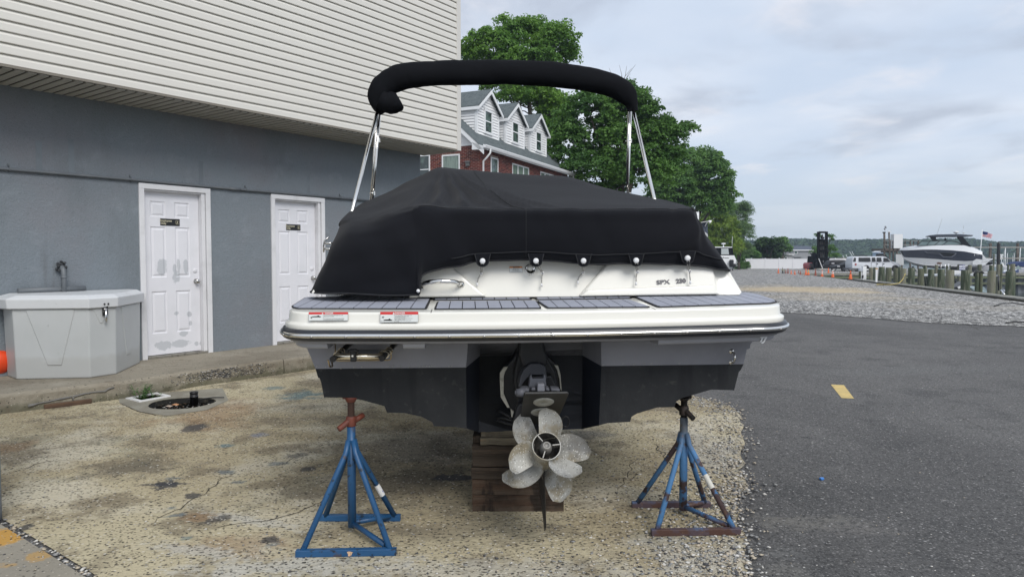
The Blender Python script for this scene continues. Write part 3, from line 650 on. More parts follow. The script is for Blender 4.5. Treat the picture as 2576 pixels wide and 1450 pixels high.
# embossed V panels
def face_pt(P0, P1, s_, h_, out): 
    a = P0.lerp(P1, s_); k = 1 + .035 * h_ / hb; q = Vector((cz.x + (a.x - cz.x) * k, cz.y + (a.y - cz.y) * k, h_)); n_ = Vector(((P1.y - P0.y), -(P1.x - P0.x), 0)).normalized()
    if n_.y > 0: n_ = -n_
    return q + n_ * out
vp = MB(); poly = [face_pt(C_, D_, s_, h_, .006) for s_, h_ in ((.185, .73), (.39, .14), (.585, .14), (.84, .73))]; poly = [p + Vector((.004, -.008, 0)) for p in poly]
vp.prism(poly, (face_pt(C_, D_, .5, .3, 0) - face_pt(C_, D_, .5, .3, .016))); vp.build('embossed_panel', grey_pl, boxo, bevel=.009, seg=1)
vp = MB(); poly = [face_pt(A_, B_, s_, h_, .006) for s_, h_ in ((.82, .73), (.60, .16), (.42, .16), (.17, .73))]
vp.prism(poly, (face_pt(A_, B_, .5, .3, 0) - face_pt(A_, B_, .5, .3, .016))); vp.build('embossed_panel', grey_pl, boxo, bevel=.009, seg=1)
vp = MB(); poly = [face_pt(B_, C_, s_, h_, .006) for s_, h_ in ((.22, .735), (.52, .57), (.60, .57), (.86, .735))]
vp.prism(poly, (face_pt(B_, C_, .5, .3, 0) - face_pt(B_, C_, .5, .3, .02))); vp.build('latch_boss', grey_pl, boxo, bevel=.006)
ld = MB(); lr = [grow(bot, 1.10, .735), grow(bot, 1.12, .84), grow(bot, .97, .905)]
for q in lr:
    for p in q:
        if p.y > -.1: p.x += (.07 if p.x > cz.x else -.07) * (1 if q is not lr[2] else -.3)
lr[2] = [Vector((p.x, p.y, p.z - .030 + .012 * (p.y > -.3))) for p in lr[2]]
vs_ = [p for q in lr for p in q]; ld.add(vs_, [(k * 6 + i, k * 6 + (i + 1) % 6, k * 6 + 6 + (i + 1) % 6, k * 6 + 6 + i) for k in (0, 1) for i in range(6)] + [(12, 13, 14, 15, 16, 17), (5, 4, 3, 2, 1, 0)])
ld.build('box_lid', lidm, boxo, bevel=.010, seg=3)
chrome = mat('chrome', (.72, .72, .72), .12, 1.0); blackp = mat('black_plastic', (.012, .012, .013), .4)
lt = MB(); q = face_pt(B_, C_, .45, .70, .02); q2 = face_pt(B_, C_, .45, .62, .03)
lt.box(q, (.05, .02, .10)); lt.tube([q + Vector((0, -.02, .01)), q2 + Vector((0, -.01, 0)), q2 + Vector((0, .0, -.04))], .012, 8, 1); lt.tube([q + Vector((-.02, -.015, .02)), q + Vector((.02, -.015, .02))], .008, 8, 1)
lt.build('latch', [blackp, chrome], boxo)
for s_ in (.38, .52): 
    q = face_pt(B_, C_, s_, .775, .045); b_ = MB(); b_.lathe([(.010, 0), (.009, .004), (0, .005)], 10, frame(q, (B_ - C_).normalized(), (0, 0, 1))); b_.build('bolt_head', blackp, boxo)
# buoy
bu = onz(-6, 944, S_); rr = 36 * bu.y / F; bc = Vector((bu.x, bu.y, S_ + rr))
orange = mat('buoy_orange', (.78, .07, .015), .38, 0, [('n', (.6, .05, .02), 9, .55, .8, .6)])
b_ = MB(); b_.lathe([(0, -rr)] + [(rr * cos(a), rr * sin(a)) for a in [-pi / 2 + pi * k / 18 for k in range(1, 18)]] + [(.035, rr + .0), (.035, rr + .05), (0, rr + .055)], 28)
b_.build('mooring_buoy', orange, loc=bc, label='round bright orange mooring buoy on the sidewalk left of the dock box', cat='buoy')
# pier at the left edge
a = onz(8, 1307); pr = MB(); pr.b2((a.x - .5, a.y - .55, 0), (a.x, a.y, 3.4)); pr.build('corner_pier', mat('pier_stucco', (.17, .19, .21), .92, 0, [('z', (.06, .065, .07), .18, .02, .9)], bump=[(60, .008)]), label='grey stucco pier just inside the left edge of the picture', cat='pillar', bevel=.01)
# wooden board by the kerb
pa, pb = onz(100, 1029), onz(220, 1014); wd = thing
brd = mat('wet_board', (.13, .075, .045), .7, 0, [('n', (.07, .04, .025), 3, .4, .6, .8, (1, 12, 6)), ('n', (.2, .13, .09), 8, .55, .7, .5, (1, 20, 10))], bump=[(6, .003, (1, 14, 8))])
Lb = (pb - pa).length; an = atan2(pb.y - pa.y, pb.x - pa.x)
m_ = MB(); m_.cbox((0, 0, .022), (Lb, .12, .042), .003); m_.build('wooden_board', brd, loc=(pa + pb) / 2 + Vector((0, .05, 0)), rot=(0, 0, an), label='short wet brown wooden board lying against the kerb', cat='board')
# planter opening with its white frame, a weed growing out
wf = MB(); inn = [cen + (p - cen) * .76 for p in fr_out]
for i in range(4):
    j = (i + 1) % 4; wf.prism([fr_out[i] + Vector((0, 0, .002)), fr_out[j] + Vector((0, 0, .002)), inn[j] + Vector((0, 0, .002)), inn[i] + Vector((0, 0, .002))], (0, 0, .014))
wf.build('access_frame', mat('white_vinyl', (.80, .80, .80), .4), label='white square plastic frame set in the concrete around a green weed', cat='frame')
sl = MB(); sl.add([Vector((p.x, p.y, -.06)) for p in [cen + (p - cen) * .9 for p in fr_out]], [(0, 1, 2, 3)]); sl.build('ground', soil, kind='structure')
weed = thing('weed', 'leafy green weed growing through the white square frame', 'plant', (cen.x, cen.y, -.05))
lg = mat('weed_leaf', (.07, .16, .03), .5, 0, [('n', (.03, .08, .02), 20, .4, .6, .8)])
st = MB(); lf = MB()
for k in range(13):
    a = random.uniform(0, 2 * pi); b0 = Vector((random.uniform(-.10, .08), random.uniform(-.05, .05), 0)); tip = b0 + Vector((cos(a) * .07, sin(a) * .05, random.uniform(.09, .19)))
    st.tube([b0, b0.lerp(tip, .5) + Vector((0, 0, .015)), tip], .0025, 5)
    for q in range(7):
        t = .35 + .65 * q / 6; p = b0.lerp(tip, t); a2 = random.uniform(0, 2 * pi); ll = random.uniform(.03, .055); d_ = Vector((cos(a2), sin(a2), random.uniform(-.2, .7))).normalized(); s2 = d_.cross(Vector((0, 0, 1))).normalized() * ll * .3
        lf.add([p, p + d_ * ll * .5 + s2, p + d_ * ll, p + d_ * ll * .5 - s2], [(0, 1, 2, 3)])
st.build('stem', lg, weed); props(lf.build('leaf', lg, weed), kind='stuff')
# sump pit
pm = MB(); n_ = len(pit); dkm = mat('sump_liner', (.012, .012, .011), .9, 0, [('n', (.06, .055, .04), 14, .5, .65, .8)], bump=[(20, .01)])
lo = [Vector((sc0.x + (p.x - sc0.x) * .93, sc0.y + (p.y - sc0.y) * .93, -.16)) for p in pit]
pm.add(pit + lo, [(i, (i + 1) % n_, n_ + (i + 1) % n_, n_ + i) for i in range(n_)] + [tuple(range(n_, 2 * n_))])
sump = thing('sump_pit', 'oval sump pit with black debris and a black pipe standing in it', 'drain', (0, 0, 0)); pm.build('pit_liner', dkm, sump)
wt = MB(); wt.add([Vector((p.x, p.y, -.05)) for p in [sc0 + (p - sc0) * .985 for p in pit]], [tuple(range(n_))]); wt.build('pit_water', mat('pit_water', (.006, .006, .005), .9, 0, [('n', (.022, .02, .014), 7, .5, .65, .8)], bump=[(18, .01)], spec=.03), sump)
pp = onz(488.5, 1019, -.04); r_ = 9.7 * pp.y / F; hp = (1019 - 984) * pp.y / F
m_ = MB(); m_.lathe([(r_, 0), (r_, hp * .6), (r_ * 1.06, hp * .6), (r_ * 1.06, hp * .7), (r_, hp * .7), (r_, hp * .9), (r_ * 1.05, hp * .92), (r_ * 1.05, hp), (r_ * .8, hp), (r_ * .75, hp - .04)], 18, Matrix.Translation((pp.x, pp.y, -.04)), capb=True); m_.build('standpipe', blackp, sump)
m_ = MB(); m_.tube([onz(470, 1006, .0), onz(505, 1003, .02), onz(535, 999, .02), onz(563, 998.5, .03)], .007, 6); m_.build('hose_end', blackp, sump)
pts = []; sz = []
for _ in range(130):
    a = random.uniform(0, 2 * pi); q = sqrt(random.random()) * .9; pts.append((sc0.x + srx * q * cos(a), sc0.y + sry * q * sin(a), -.045)); sz.append(random.uniform(.004, .014))
o = pebble_stuff('pit_debris', np.array(pts), np.array(sz), [stm[2], stm[1], stm[0], brd, stm[2]], 9, kind='stuff'); o.parent = sump
def leaf(u, v, s_, col_, lab, z_=.006):
    p = onz(u, v, z_); mb = MB(); out_ = []
    for k in range(12):
        a = 2 * pi * k / 12; q = s_ * (1 if k % 2 == 0 else .6) * random.uniform(.8, 1.1); out_.append((q * cos(a), q * sin(a) * .8, .008 * sin(a * 2)))
    mb.add(out_ + [(0, 0, .01)], [(i, (i + 1) % 12, 12) for i in range(12)]); o = mb.build('dry_leaf', col_, loc=p, rot=(0, 0, random.uniform(0, 3)), label=lab, cat='leaf')
    return o
leaf(439, 1017, .05, mat('leaf_orange', (.5, .25, .12), .7), 'pale orange dry leaf floating in the sump pit', -.04)
leaf(422, 1021, .045, mat('leaf_pale', (.42, .34, .28), .7), 'pale brown dry leaf beside the orange one in the sump pit', -.04)
leaf(881, 1391, .022, mat('leaf_tan', (.5, .33, .2), .7), 'tiny tan scrap under the front bar of the blue boat stand', .05)
# grey concrete collar round the sump
col_poly = [onz(u, v, .004) for u, v in ((300, 1012), (352, 1034), (420, 1045), (520, 1030), (575, 1006), (560, 975), (430, 985), (345, 988), (300, 1000))]
poly_sheet('concrete_collar', col_poly, mat('newer_concrete', (.29, .275, .225), .92, 0, [('n', (.2, .18, .14), 4, .4, .65, .7), ('s', (.1, .1, .1), 70, .3, .4, .6)], bump=[(60, .003)], coord='World'),
           holes=[[Vector((p.x, p.y, .004)) for p in [cen + (p - cen) * .80 for p in fr_out]], [Vector((p.x, p.y, .004)) for p in pit]], kind='structure')
# ================================================================== TIMBER CRIB under the keel
wood = [mat('crib_wood', (.095, .068, .048), .8, 0, [('n', (.07, .04, .025), 2.5, .4, .6, .85, (.6, 6, 9)), ('n', (.14, .09, .055), 4, .57, .7, .5, (.5, 9, 11)), ('n', (.02, .015, .012), 2.2, .55, .64, .9, (3.5, 1, .8), 5), ('n', (.02, .014, .01), 3, .50, .62, .85, (1, 1, 1), 9)], bump=[(5, .010, (.5, 10, 14))], spec=.3),
        mat('crib_wood_dark', (.058, .045, .034), .8, 0, [('n', (.03, .022, .016), 2.5, .4, .6, .85, (.6, 6, 9)), ('n', (.13, .085, .055), 5, .55, .7, .5, (.5, 14, 16))], bump=[(5, .006, (.5, 10, 14))], spec=.3),
        mat('crib_wood_grey', (.13, .115, .085), .85, 0, [('n', (.05, .04, .03), 3, .4, .6, .85, (.6, 6, 12)), ('n', (.19, .12, .06), 4, .55, .7, .6, (.5, 14, 16))], bump=[(5, .008, (.5, 10, 14))], spec=.3)]
Yt = H * F / (1294 - 648); xl, xr_ = (1187 - 1288) / F * Yt, (1420 - 1288) / F * Yt
zz = lambda v: H - (v - 648) / F * Yt
def timber(x0, x1, z0, z1, mt, lab, yo=0, dep=.26, rz=0):
    mb = MB(); nx = 14; rows = []
    hx, hz_ = (x1 - x0) / 2, (z1 - z0) / 2
    for sy, sz_ in ((-1, -1), (-1, 1), (1, 1), (1, -1), (-1, -1)):
        rows.append([Vector((-hx + 2 * hx * i / nx + (.006 * mnoise.noise(Vector((sy, sz_ * 3, z0 * 30))) if i in (0, nx) else 0), sy * (dep / 2 + .009 * mnoise.noise(Vector((i * .7, z0 * 9, sy)))), sz_ * hz_ + .003 * mnoise.noise(Vector((i * .5, z1 * 7, sz_ * 3))))) for i in range(nx + 1)])
    mb.grid(rows, sm=False); mb.add([rows[k][0] for k in range(4)], [(0, 1, 2, 3)]); mb.add([rows[k][-1] for k in range(4)], [(3, 2, 1, 0)])
    return mb.build('timber', mt, loc=((x0 + x1) / 2, Yt + dep / 2 + yo, (z0 + z1) / 2), rot=(0, 0, rz), bevel=.005, label=lab, cat='timber', group='timbers of the crib under the keel')
timber(xl, xr_, .0, zz(1252), wood[0], 'brown timber at the very bottom of the stack under the keel')
timber(xl, xr_ - .002, zz(1252) + .002, zz(1211), wood[0], 'reddish brown timber second from the bottom under the keel', .004)
timber(xl - .004, xr_ - .02, zz(1211) + .003, zz(1181), wood[1], 'thin dark timber in the middle of the stack under the keel', -.004)
timber(xl, xr_ - .03, zz(1180) + .004, zz(1125), wood[1], 'thick dark timber second from the top of the full-width stack under the keel', .004)
timber(xl + .0, xl + .16, zz(1124) + .002, zz(1104), wood[1], 'small black block at the upper left corner of the stack', .05, .2)
timber(xl + .047, xl + .42, zz(1123) + .003, zz(1104), wood[2], 'weathered striped wood piece below the topmost one under the keel', -.01, .2)
timber(xl + .050, xl + .36, zz(1104) + .002, zz(1087), wood[2], 'topmost short weathered wood piece touching the keel', .01, .2)
# ================================================================== JACK STANDS
def blue_mat(name, rusty):
    if rusty: return mat(name, (.07, .19, .38), .6, 0, [('n', (.065, .035, .025), 9, .49, .56, .95), ('z', (.075, .035, .025), .07, .03, .9), ('z', (.06, .055, .04), .38, .50, .85), ('n', (.17, .10, .06), 30, .55, .7, .5)], bump=[(40, .002)], spec=.4)
    return mat(name, (.016, .078, .19), .42, 0, [('n', (.012, .014, .018), 22, .60, .64, .9), ('n', (.07, .045, .03), 9, .63, .68, .8, (1, 1, 1), 4), ('n', (.024, .105, .24), 2, .4, .65, .7)], bump=[(40, .0008)], spec=.5)
def stand(name, label, uvs, top_v, mtl, hmat, smat, u_post, v_post, v_join, v_ptop, v_nut, sticker):
    post = onz(u_post, v_post); Yp = post.y; zj = H - (v_join - 648) / F * Yp; zt = H - (v_ptop - 648) / F * Yp; ztop = H - (top_v - 648) / F * Yp; zn = H - (v_nut - 648) / F * Yp
    t = thing(name, label, 'boat stand', (post.x, post.y, 0)); loc = lambda p: Vector((p.x - post.x, p.y - post.y, p.z))
    feet = [loc(onz(u, v, .02)) for u, v in uvs]     # front left, front right, back right, back left
    r_ = .0155
    for f_ in feet:
        m_ = MB(); d_ = (f_ - Vector((0, 0, zj))).normalized(); st_ = Vector((f_.x * .06, f_.y * .06, zj + .02)); m_.tube([st_, Vector((f_.x * .12, f_.y * .12, zj - .045)), f_], r_ * .95, 12); m_.build('leg', mtl, t)
    m_ = MB(); m_.tube([(0, 0, .03), (0, 0, zt)], .0222, 16); m_.build('post', mtl, t)
    for a, b_ in ((0, 1), (3, 2)):
        m_ = MB(); d_ = (feet[b_] - feet[a]).normalized(); A1 = feet[a] - d_ * .03; B1 = feet[b_] + d_ * .03; up = Vector((0, 0, 1)); s_ = d_.cross(up).normalized()
        m_.prism([A1 + s_ * .016 + up * (-.02), A1 + s_ * .016 + up * .014, A1 - s_ * .016 + up * .014, A1 - s_ * .016 - up * .02], B1 - A1); m_.build('base_bar', mtl, t, bevel=.003)
    for b_ in (1, 2):
        m_ = MB(); m_.tube([(0, 0, .05), feet[b_] * .88 + Vector((0, 0, .015))], .014, 8); m_.build('strut', mtl, t)
    m_ = MB(); n_ = int((ztop - zt) / .006); pr_ = []
    for k in range(n_): z_ = zt - .01 + (ztop - zt) * k / n_; pr_ += [(.0165, z_), (.0195, z_ + .003)]
    m_.lathe(pr_, 14, sm=False); m_.build('screw', smat, t)
    nut = MB(); nut.lathe([(.025, zn - .025), (.027, zn - .02), (.027, zn + .02), (.023, zn + .028)], 12, capb=True, capt=True)
    a_ = R(-62 if 'rust' in name or 'worn' in label else 225); c_, s_ = cos(a_), sin(a_)
    a0 = Vector((-.025 * s_, .02 * c_, zn))
    nut.tube([Vector((0, 0, zn)) + Vector((c_, s_, 0)) * .02 + Vector((0, 0, -.0)), Vector((0, 0, zn - .03)) + Vector((c_, s_, 0)) * .075], .0155, 10, caps=False); nut.tube([Vector((0, 0, zn - .029)) + Vector((c_, s_, 0)) * .074, Vector((0, 0, zn - .030)) + Vector((c_, s_, 0)) * .076], [.0155, .010], 10)
    nut.tube([Vector((0, 0, zn)) - Vector((c_, s_, 0)) * .02, Vector((0, 0, zn + .022)) - Vector((c_, s_, 0)) * .075], .0150, 10); nut.build('nut_handle', hmat, t)
    pd = MB(); pd.cbox((0, .125, ztop + .0), (.12, .14, .02), .004, Matrix.Rotation(.25 if post.x > 0 else -.12, 3, 'Y')); pd.lathe([(.022, ztop - .02), (.032, ztop - .003)], 12); pd.prism([(-.045, .06, ztop), (-.02, .06, ztop), (-.03, .07, ztop - .035)], (0, .01, 0)); pd.build('top_pad', hmat, t)
    if sticker:
        a, b_ = Vector((0, 0, zj - .045)) + Vector((feet[sticker].x * .12, feet[sticker].y * .12, 0)), feet[sticker]
        f0, f1 = (.50, .66) if sticker == 2 else (.36, .52)
        m_ = MB(); m_.tube([a.lerp(b_, f0), a.lerp(b_, f1)], .0156, 12, 0, False); 
        m_.build('label_sticker' if sticker == 2 else 'paint_patch', mat('sticker_white' + str(sticker), (.72, .72, .72), .6, 0, [('n', (.1, .12, .4), 30, .6, .64, .8)] if sticker == 2 else [('n', (.5, .48, .4), 12, .4, .6, .7)]), t)
    return t
stand('boat_stand', 'bright blue steel boat stand with an orange screw handle, left under the hull', [(760, 1388), (982, 1384), (994, 1299), (818, 1299)], 1003, blue_mat('stand_blue', False), mat('handle_orange', (.15, .035, .018), .6, 0, [('n', (.12, .04, .03), 14, .5, .6, .8)]), mat('screw_rust', (.07, .04, .03), .7, .3), 886, 1337, 1118, 1072, 1062, 2)
stand('boat_stand', 'worn rusty blue steel boat stand with a black screw handle, right under the hull', [(1652, 1336), (1848, 1333), (1774, 1266), (1602, 1266)], 1000, blue_mat('stand_blue_rusty', True), mat('handle_black', (.02, .018, .016), .6, .2, [('n', (.05, .035, .03), 14, .5, .6, .8)]), mat('screw_black', (.02, .018, .017), .6, .4), 1718, 1294, 1100, 1052, 1035, 1)
# ================================================================== THE BOAT
BO = at(1369, 841, 3.4)
BT = Matrix.Translation(BO) @ Matrix.Rotation(R(3.5), 4, 'Z') @ Matrix.Rotation(R(2.7), 4, 'X') @ Matrix.Rotation(R(-.5), 4, 'Y')
BTI = BT.inverted(); LC = BTI @ CP
def bl(u, v, y, lean=0.0, z0=.11):      # where the sight line meets the boat's cross plane y (+ lean*(z-z0))
    d_ = BTI.to_3x3() @ ray(u, v); k = (y + lean * (LC.z - z0) - LC.y) / (d_.y - lean * d_.z); return LC + d_ * k
def bz(u, v, z):
    d_ = BTI.to_3x3() @ ray(u, v); return LC + d_ * ((z - LC.z) / d_.z)
boat = thing('motorboat', 'white and grey motorboat on blue stands, stern towards the viewer, swim platform and twin propellers', 'motorboat', M=BT)
gel = mat('gelcoat', (.78, .765, .70), .22, 0, [('n', (.74, .73, .67), 1.5, .45, .75, .5), ('n', (.55, .53, .46), 9, .66, .80, .35, (6, 1, .5), 4)], spec=.5, coat=.5)
rubber = mat('rail_rubber', (.022, .024, .030), .32, 0, spec=.5)
chr2 = mat('polished_steel', (.80, .79, .76), .10, 1.0, [('n', (.6, .55, .48), 3, .4, .7, .4)])
hullg = mat('hull_grey', (.275, .28, .315), .32, 0, [('n', (.22, .225, .255), 2, .42, .62, .8), ('n', (.45, .45, .45), 14, .66, .72, .5), ('n', (.15, .15, .165), 3, .55, .68, .5, (.4, 1, 3), 5)], spec=.45)
bottom = mat('bottom_paint', (.016, .018, .021), .7, 0, [('n', (.030, .032, .035), 1.6, .42, .62, .8), ('n', (.055, .055, .055), 26, .60, .70, .5), ('n', (.010, .011, .014), 4, .5, .65, .6, (3, 1, .4), 7), ('n', (.08, .078, .07), 5, .66, .74, .4, (1, 1, 3), 9)], bump=[(120, .0012)], spec=.35)
navyb = mat('bottom_paint_dark', (.016, .020, .030), .5, 0, [('n', (.028, .032, .042), 2, .4, .7, .8)], bump=[(120, .001)], spec=.35)
# ---- plan outline of the platform, right to left
def outline(n_=40, yf=.80):
    P = [Vector((1.295, yf, 0)), Vector((1.295, .55, 0))]
    for k in range(13): a = -pi / 2 * k / 12; P.append(Vector((1.055 + .24 * cos(a) ** .85, .315 - .25 * (-sin(a)) ** .85, 0)))
    for k in range(1, n_): x = 1.055 - 2.11 * k / n_; P.append(Vector((x, .065 * (x / 1.055) ** 2 + .0, 0)))
    for k in range(13): a = -pi / 2 - pi / 2 * k / 12; P.append(Vector((-1.055 - .24 * (-cos(a)) ** .85 if cos(a) < 0 else -1.055, .315 - .25 * max(0, -sin(a)) ** .85, 0)))
    P += [Vector((-1.295, .55, 0)), Vector((-1.295, yf, 0))]; return P
OL = outline()
def offs(P, d):
    o = []
    for i, p in enumerate(P):
        t = (P[min(i + 1, len(P) - 1)] - P[max(i - 1, 0)]).normalized(); n_ = Vector((-t.y, t.x, 0)); 
        o.append(p - n_ * d)   # inward for d>0
    return o
chk = offs(OL, .1); 
SGN = 1 if chk[len(chk) // 2].y > OL[len(OL) // 2].y else -1
def crisp(prof):
    o = []
    for i, p in enumerate(prof):
        p = Vector(p)
        if 0 < i < len(prof) - 1:
            a, b_ = Vector(prof[i - 1]), Vector(prof[i + 1]); o.append(tuple(p + (a - p) * min(.3, .0012 / (a - p).length))); o.append(tuple(p + (b_ - p) * min(.3, .0012 / (b_ - p).length)))
        else: o.append(tuple(p))
    return o
def sweep(prof, P=OL, mi=0, mb=None, sm=True):
    mb = mb or MB(); prof = crisp(prof); rows = [[Vector((q.x, q.y, z)) for q in offs(P, o_ * SGN)] for o_, z in prof]; mb.grid(rows, mi, sm); return mb
dz_ = .110
pf = sweep([(.02, .022), (.006, .024), (.006, .050), (.024, .061), (.027, .100), (.031, .107), (.040, .110), (.10, .110)])
inn_ = offs(OL, .10 * SGN); pf.add([Vector((q.x, q.y, dz_)) for q in inn_] + [Vector((-1.2, .95, dz_)), Vector((1.2, .95, dz_))][::1], [tuple(range(len(inn_) + 2))])
pf.build('swim_platform', gel, boat)
gr = mat('seam_shadow', (.05, .05, .045), .8)
for u in (1084.5, 1648):
    p = bl(u, 800, .05); x_ = p.x; yo = .07 * (x_ / 1.03) ** 2
    m_ = MB(); q = [(x_, yo + .0045, .024), (x_, yo + .0045, .050), (x_, yo + .0225, .0612), (x_, yo + .0255, .100), (x_, yo + .0295, .1075), (x_, yo + .0395, .1108), (x_ , yo + .14, .1108)]
    m_.grid([[Vector((a - .002, b_, c_)) for a, b_, c_ in q], [Vector((a + .002, b_, c_)) for a, b_, c_ in q]], 0, False); m_.build('seam', gr, boat)
# rub rail round the whole boat : platform outline continued to the bow
def sheer_x(y): 
    t = max(0, (y - 2.2) / 4.7); return 1.295 * (1 - t ** 2.6) if t < 1 else 0
def sheer_z(y): return .0 + .16 * max(0, (y - 1.5) / 5.4) ** 1.5
RP = [Vector((sheer_x(y), y, 0)) for y in [6.88, 6.8, 6.6, 6.3, 5.9, 5.4, 4.8, 4.2, 3.6, 3.0, 2.4, 1.8, 1.2]] + OL[1:-1] + [Vector((-sheer_x(y), y, 0)) for y in [6.88, 6.8, 6.6, 6.3, 5.9, 5.4, 4.8, 4.2, 3.6, 3.0, 2.4, 1.8, 1.2]][::-1]
def railsweep(prof, name, mt):
    mb = MB(); rows = [[Vector((q.x, q.y, z + sheer_z(q.y))) for q in offs(RP, o_ * SGN)] for o_, z in prof]; mb.grid(rows); return mb.build(name, mt, boat)
railsweep([(.03, .030), (.004, .028), (-.006, .024), (-.012, .014), (-.014, .010), (-.012, -.012), (-.008, -.020), (.002, -.027), (.03, -.030)], 'rub_rail', rubber)
railsweep([(-.012, .0115), (-.018, .0105), (-.0215, .006), (-.0225, .001), (-.0215, -.004), (-.018, -.0085), (-.012, -.0095)], 'rail_insert', chr2)
k = 0; mesh_s = None
acc = 0; prev = OL[0]
for q0, q1 in zip(OL[:-1], OL[1:]):
    L_ = (q1 - q0).length; 
    while acc + L_ > .165 * (k + .5):
        t = (.165 * (k + .5) - acc) / L_; p = q0.lerp(q1, t); tn = (q1 - q0).normalized(); nn = Vector((tn.y, -tn.x, 0)) * (1 if SGN < 0 else 1)
        if nn.dot(p - Vector((0, .8, 0))) < 0: nn = -nn
        if mesh_s is None: m_ = MB(); m_.lathe([(.0065, 0), (.006, .002), (.003, .0035), (0, .004)], 10); mesh_s = m_.mesh('screw', mat('screw_steel', (.42, .40, .38), .3, 1))
        o = link('screw', mesh_s, boat, p + nn * .0225 + Vector((0, 0, -.002))); o.rotation_euler = nn.to_track_quat('Z', 'Y').to_euler(); k += 1
    acc += L_
x_ = bl(1385, 840, 0).x; m_ = MB(); m_.b2((x_ - .0018, -.0235, -.012), (x_ + .0018, -.01, .014)); m_.build('rail_joint', gr, boat)
# ---- underside lip and fairings
ul = sweep([(.025, -.028), (.028, -.040), (.040, -.046), (.30, -.046)]); ul.build('platform_underside', hullg, boat)
def fairing(xa, xb, name, ym=.0):
    P = [p for p in OL if xa <= p.x <= xb and p.y < .42]
    if xa < -1.2 or xb > 1.2: pass
    mb = MB(); rows = [[Vector((q.x, q.y + ym, z)) for q in offs(P, o_ * SGN)] for o_, z in ((.05, -.045), (.052, -.062), (.058, -.070), (.07, -.074), (.30, -.076))]
    mb.grid(rows); 
    for e in (0, -1): mb.add([r_[e] for r_ in rows] + [Vector((rows[-1][e].x, rows[-1][e].y, -.045))], [tuple(range(len(rows) + 1))])
    return mb.build(name, mat('fairing_toplit_grey', (.34, .35, .39), .3, 0, [('n', (.28, .285, .32), 2, .4, .7, .5)], spec=.45), boat)  # lighter than the hull grey: light from above put into the colour
fairing(bl(1655, 860, .05).x, 1.35, 'hull_fairing'); fairing(-1.35, bl(815, 860, .05).x, 'hull_fairing'); fairing(bl(995, 860, .05).x, bl(1080, 860, .05).x, 'hull_fairing')
# ---- transom wings, recess and hull
YW, YR = .38, .60
LT = [(766, 856), (773.7, 879), (779, 891), (793.7, 926.7), (800, 948.6), (804, 950.7), (808, 962), (815, 998.7), (873.7, 999), (908, 1004.6), (967, 1020.6), (973.7, 1036.6), (1019, 1038), (1060, 1047), (1087, 1060.6), (1091, 1071), (1140, 1072.6), (1173.7, 1077)]
RT = [(1900, 852), (1888, 864.6), (1886.7, 875), (1878.7, 878), (1870.7, 915), (1862.7, 931), (1858.7, 934), (1847, 980.6), (1789, 979), (1714.7, 1000.6), (1700, 1010), (1697, 1023), (1653, 1024), (1602.7, 1039), (1589, 1047), (1585, 1060), (1528, 1063), (1506.7, 1069)]
LW = [bl(u, v, YW) for u, v in LT]; RW = [bl(u, v, YW) for u, v in RT]
def wing(pts_top, W_, iw, u_in_top, u_in_mid, v_mid, top_v):
    # grey above the waterline index iw, dark below
    ts, ms = bl(u_in_top, top_v, YW), bl(u_in_mid, v_mid, YW)
    g = W_[:iw + 1] + [ms, ts]; d_ = W_[iw:] + [ms]
    return g, d_
gL, dL = wing(LT, LW, 3, 1178, 1172.4, 923.3, 852); gR, dR = wing(RT, RW, 4, 1512, 1513, 919.8, 852)
for g, d_ in ((gL, dL), (gR, dR)):
    hw = MB(); hw.prism(g, (0, YR - YW + .02, 0), 0); hw.prism(d_, (0, YR - YW + .02, 0), 1); hw.build('transom_wing', [hullg, bottom], boat)
rc = MB()
def R3(u, v, y): return bl(u, v, y)
rc.quad(R3(1178, 852, YW - .001), R3(1172.6, 923.3, YW - .001), R3(1207, 895, YR), R3(1209, 852, YR), 0); rc.quad(R3(1172.6, 923.3, YW - .001), R3(1173.9, 1077, YW - .001), R3(1204, 1086, YR), R3(1207, 895, YR), 1)
rc.quad(R3(1209, 852, YR), R3(1207, 895, YR), R3(1465, 893, YR), R3(1466, 852, YR), 0); rc.quad(R3(1207, 895, YR), R3(1204, 1086, YR), R3(1464, 1078, YR), R3(1465, 893, YR), 1)
rc.quad(R3(1466, 852, YR), R3(1465, 893, YR), R3(1512.8, 919.8, YW - .001), R3(1511.8, 852, YW - .001), 0); rc.quad(R3(1465, 893, YR), R3(1464, 1078, YR), R3(1506.6, 1069, YW - .001), R3(1512.8, 919.8, YW - .001), 1)
rc.build('transom_recess', [hullg, navyb], boat)
# hull forward of the recess
def half(W_, s_): return [Vector((s_ * 1.283, 0, -.028))] + [Vector((p.x, 0, p.z)) for p in W_[2:]]
secs = []
keelz = R3(1335, 1086, YR).z - .03
for y in (.60, 1.2, 2.0, 3.0, 4.0, 4.8, 5.5, 6.1, 6.5, 6.8):
    t = max(0, (y - 2.2) / 4.7); fx = max(.012, (1 - t ** 2.4)); fz = 1 - .75 * max(0, (y - 3.2) / 3.6) ** 2.2; sz_ = sheer_z(y)
    row = []
    Lh, Rh = half(LW, -1), half(RW, 1)
    full = Lh + [Vector((0, 0, keelz))] + Rh[::-1]
    for i, p in enumerate(full):
        d_ = p.z + .028; row.append(Vector((p.x * fx * (1 - .10 * min(1, t * 1.3) * min(1, -d_ / .5)), y, -.028 + sz_ + d_ * fz)))
    secs.append(row)
hm = MB(); hm.grid(secs, 1, False); n_ = len(secs[0])
for i, f_ in enumerate(hm.f):
    j = i % (n_ - 1)
    if j < 3 or j > n_ - 6: hm.m[i] = 0
hm.add(secs[0], [tuple(range(n_))], 1)
hm.build('hull', [hullg, bottom], boat)
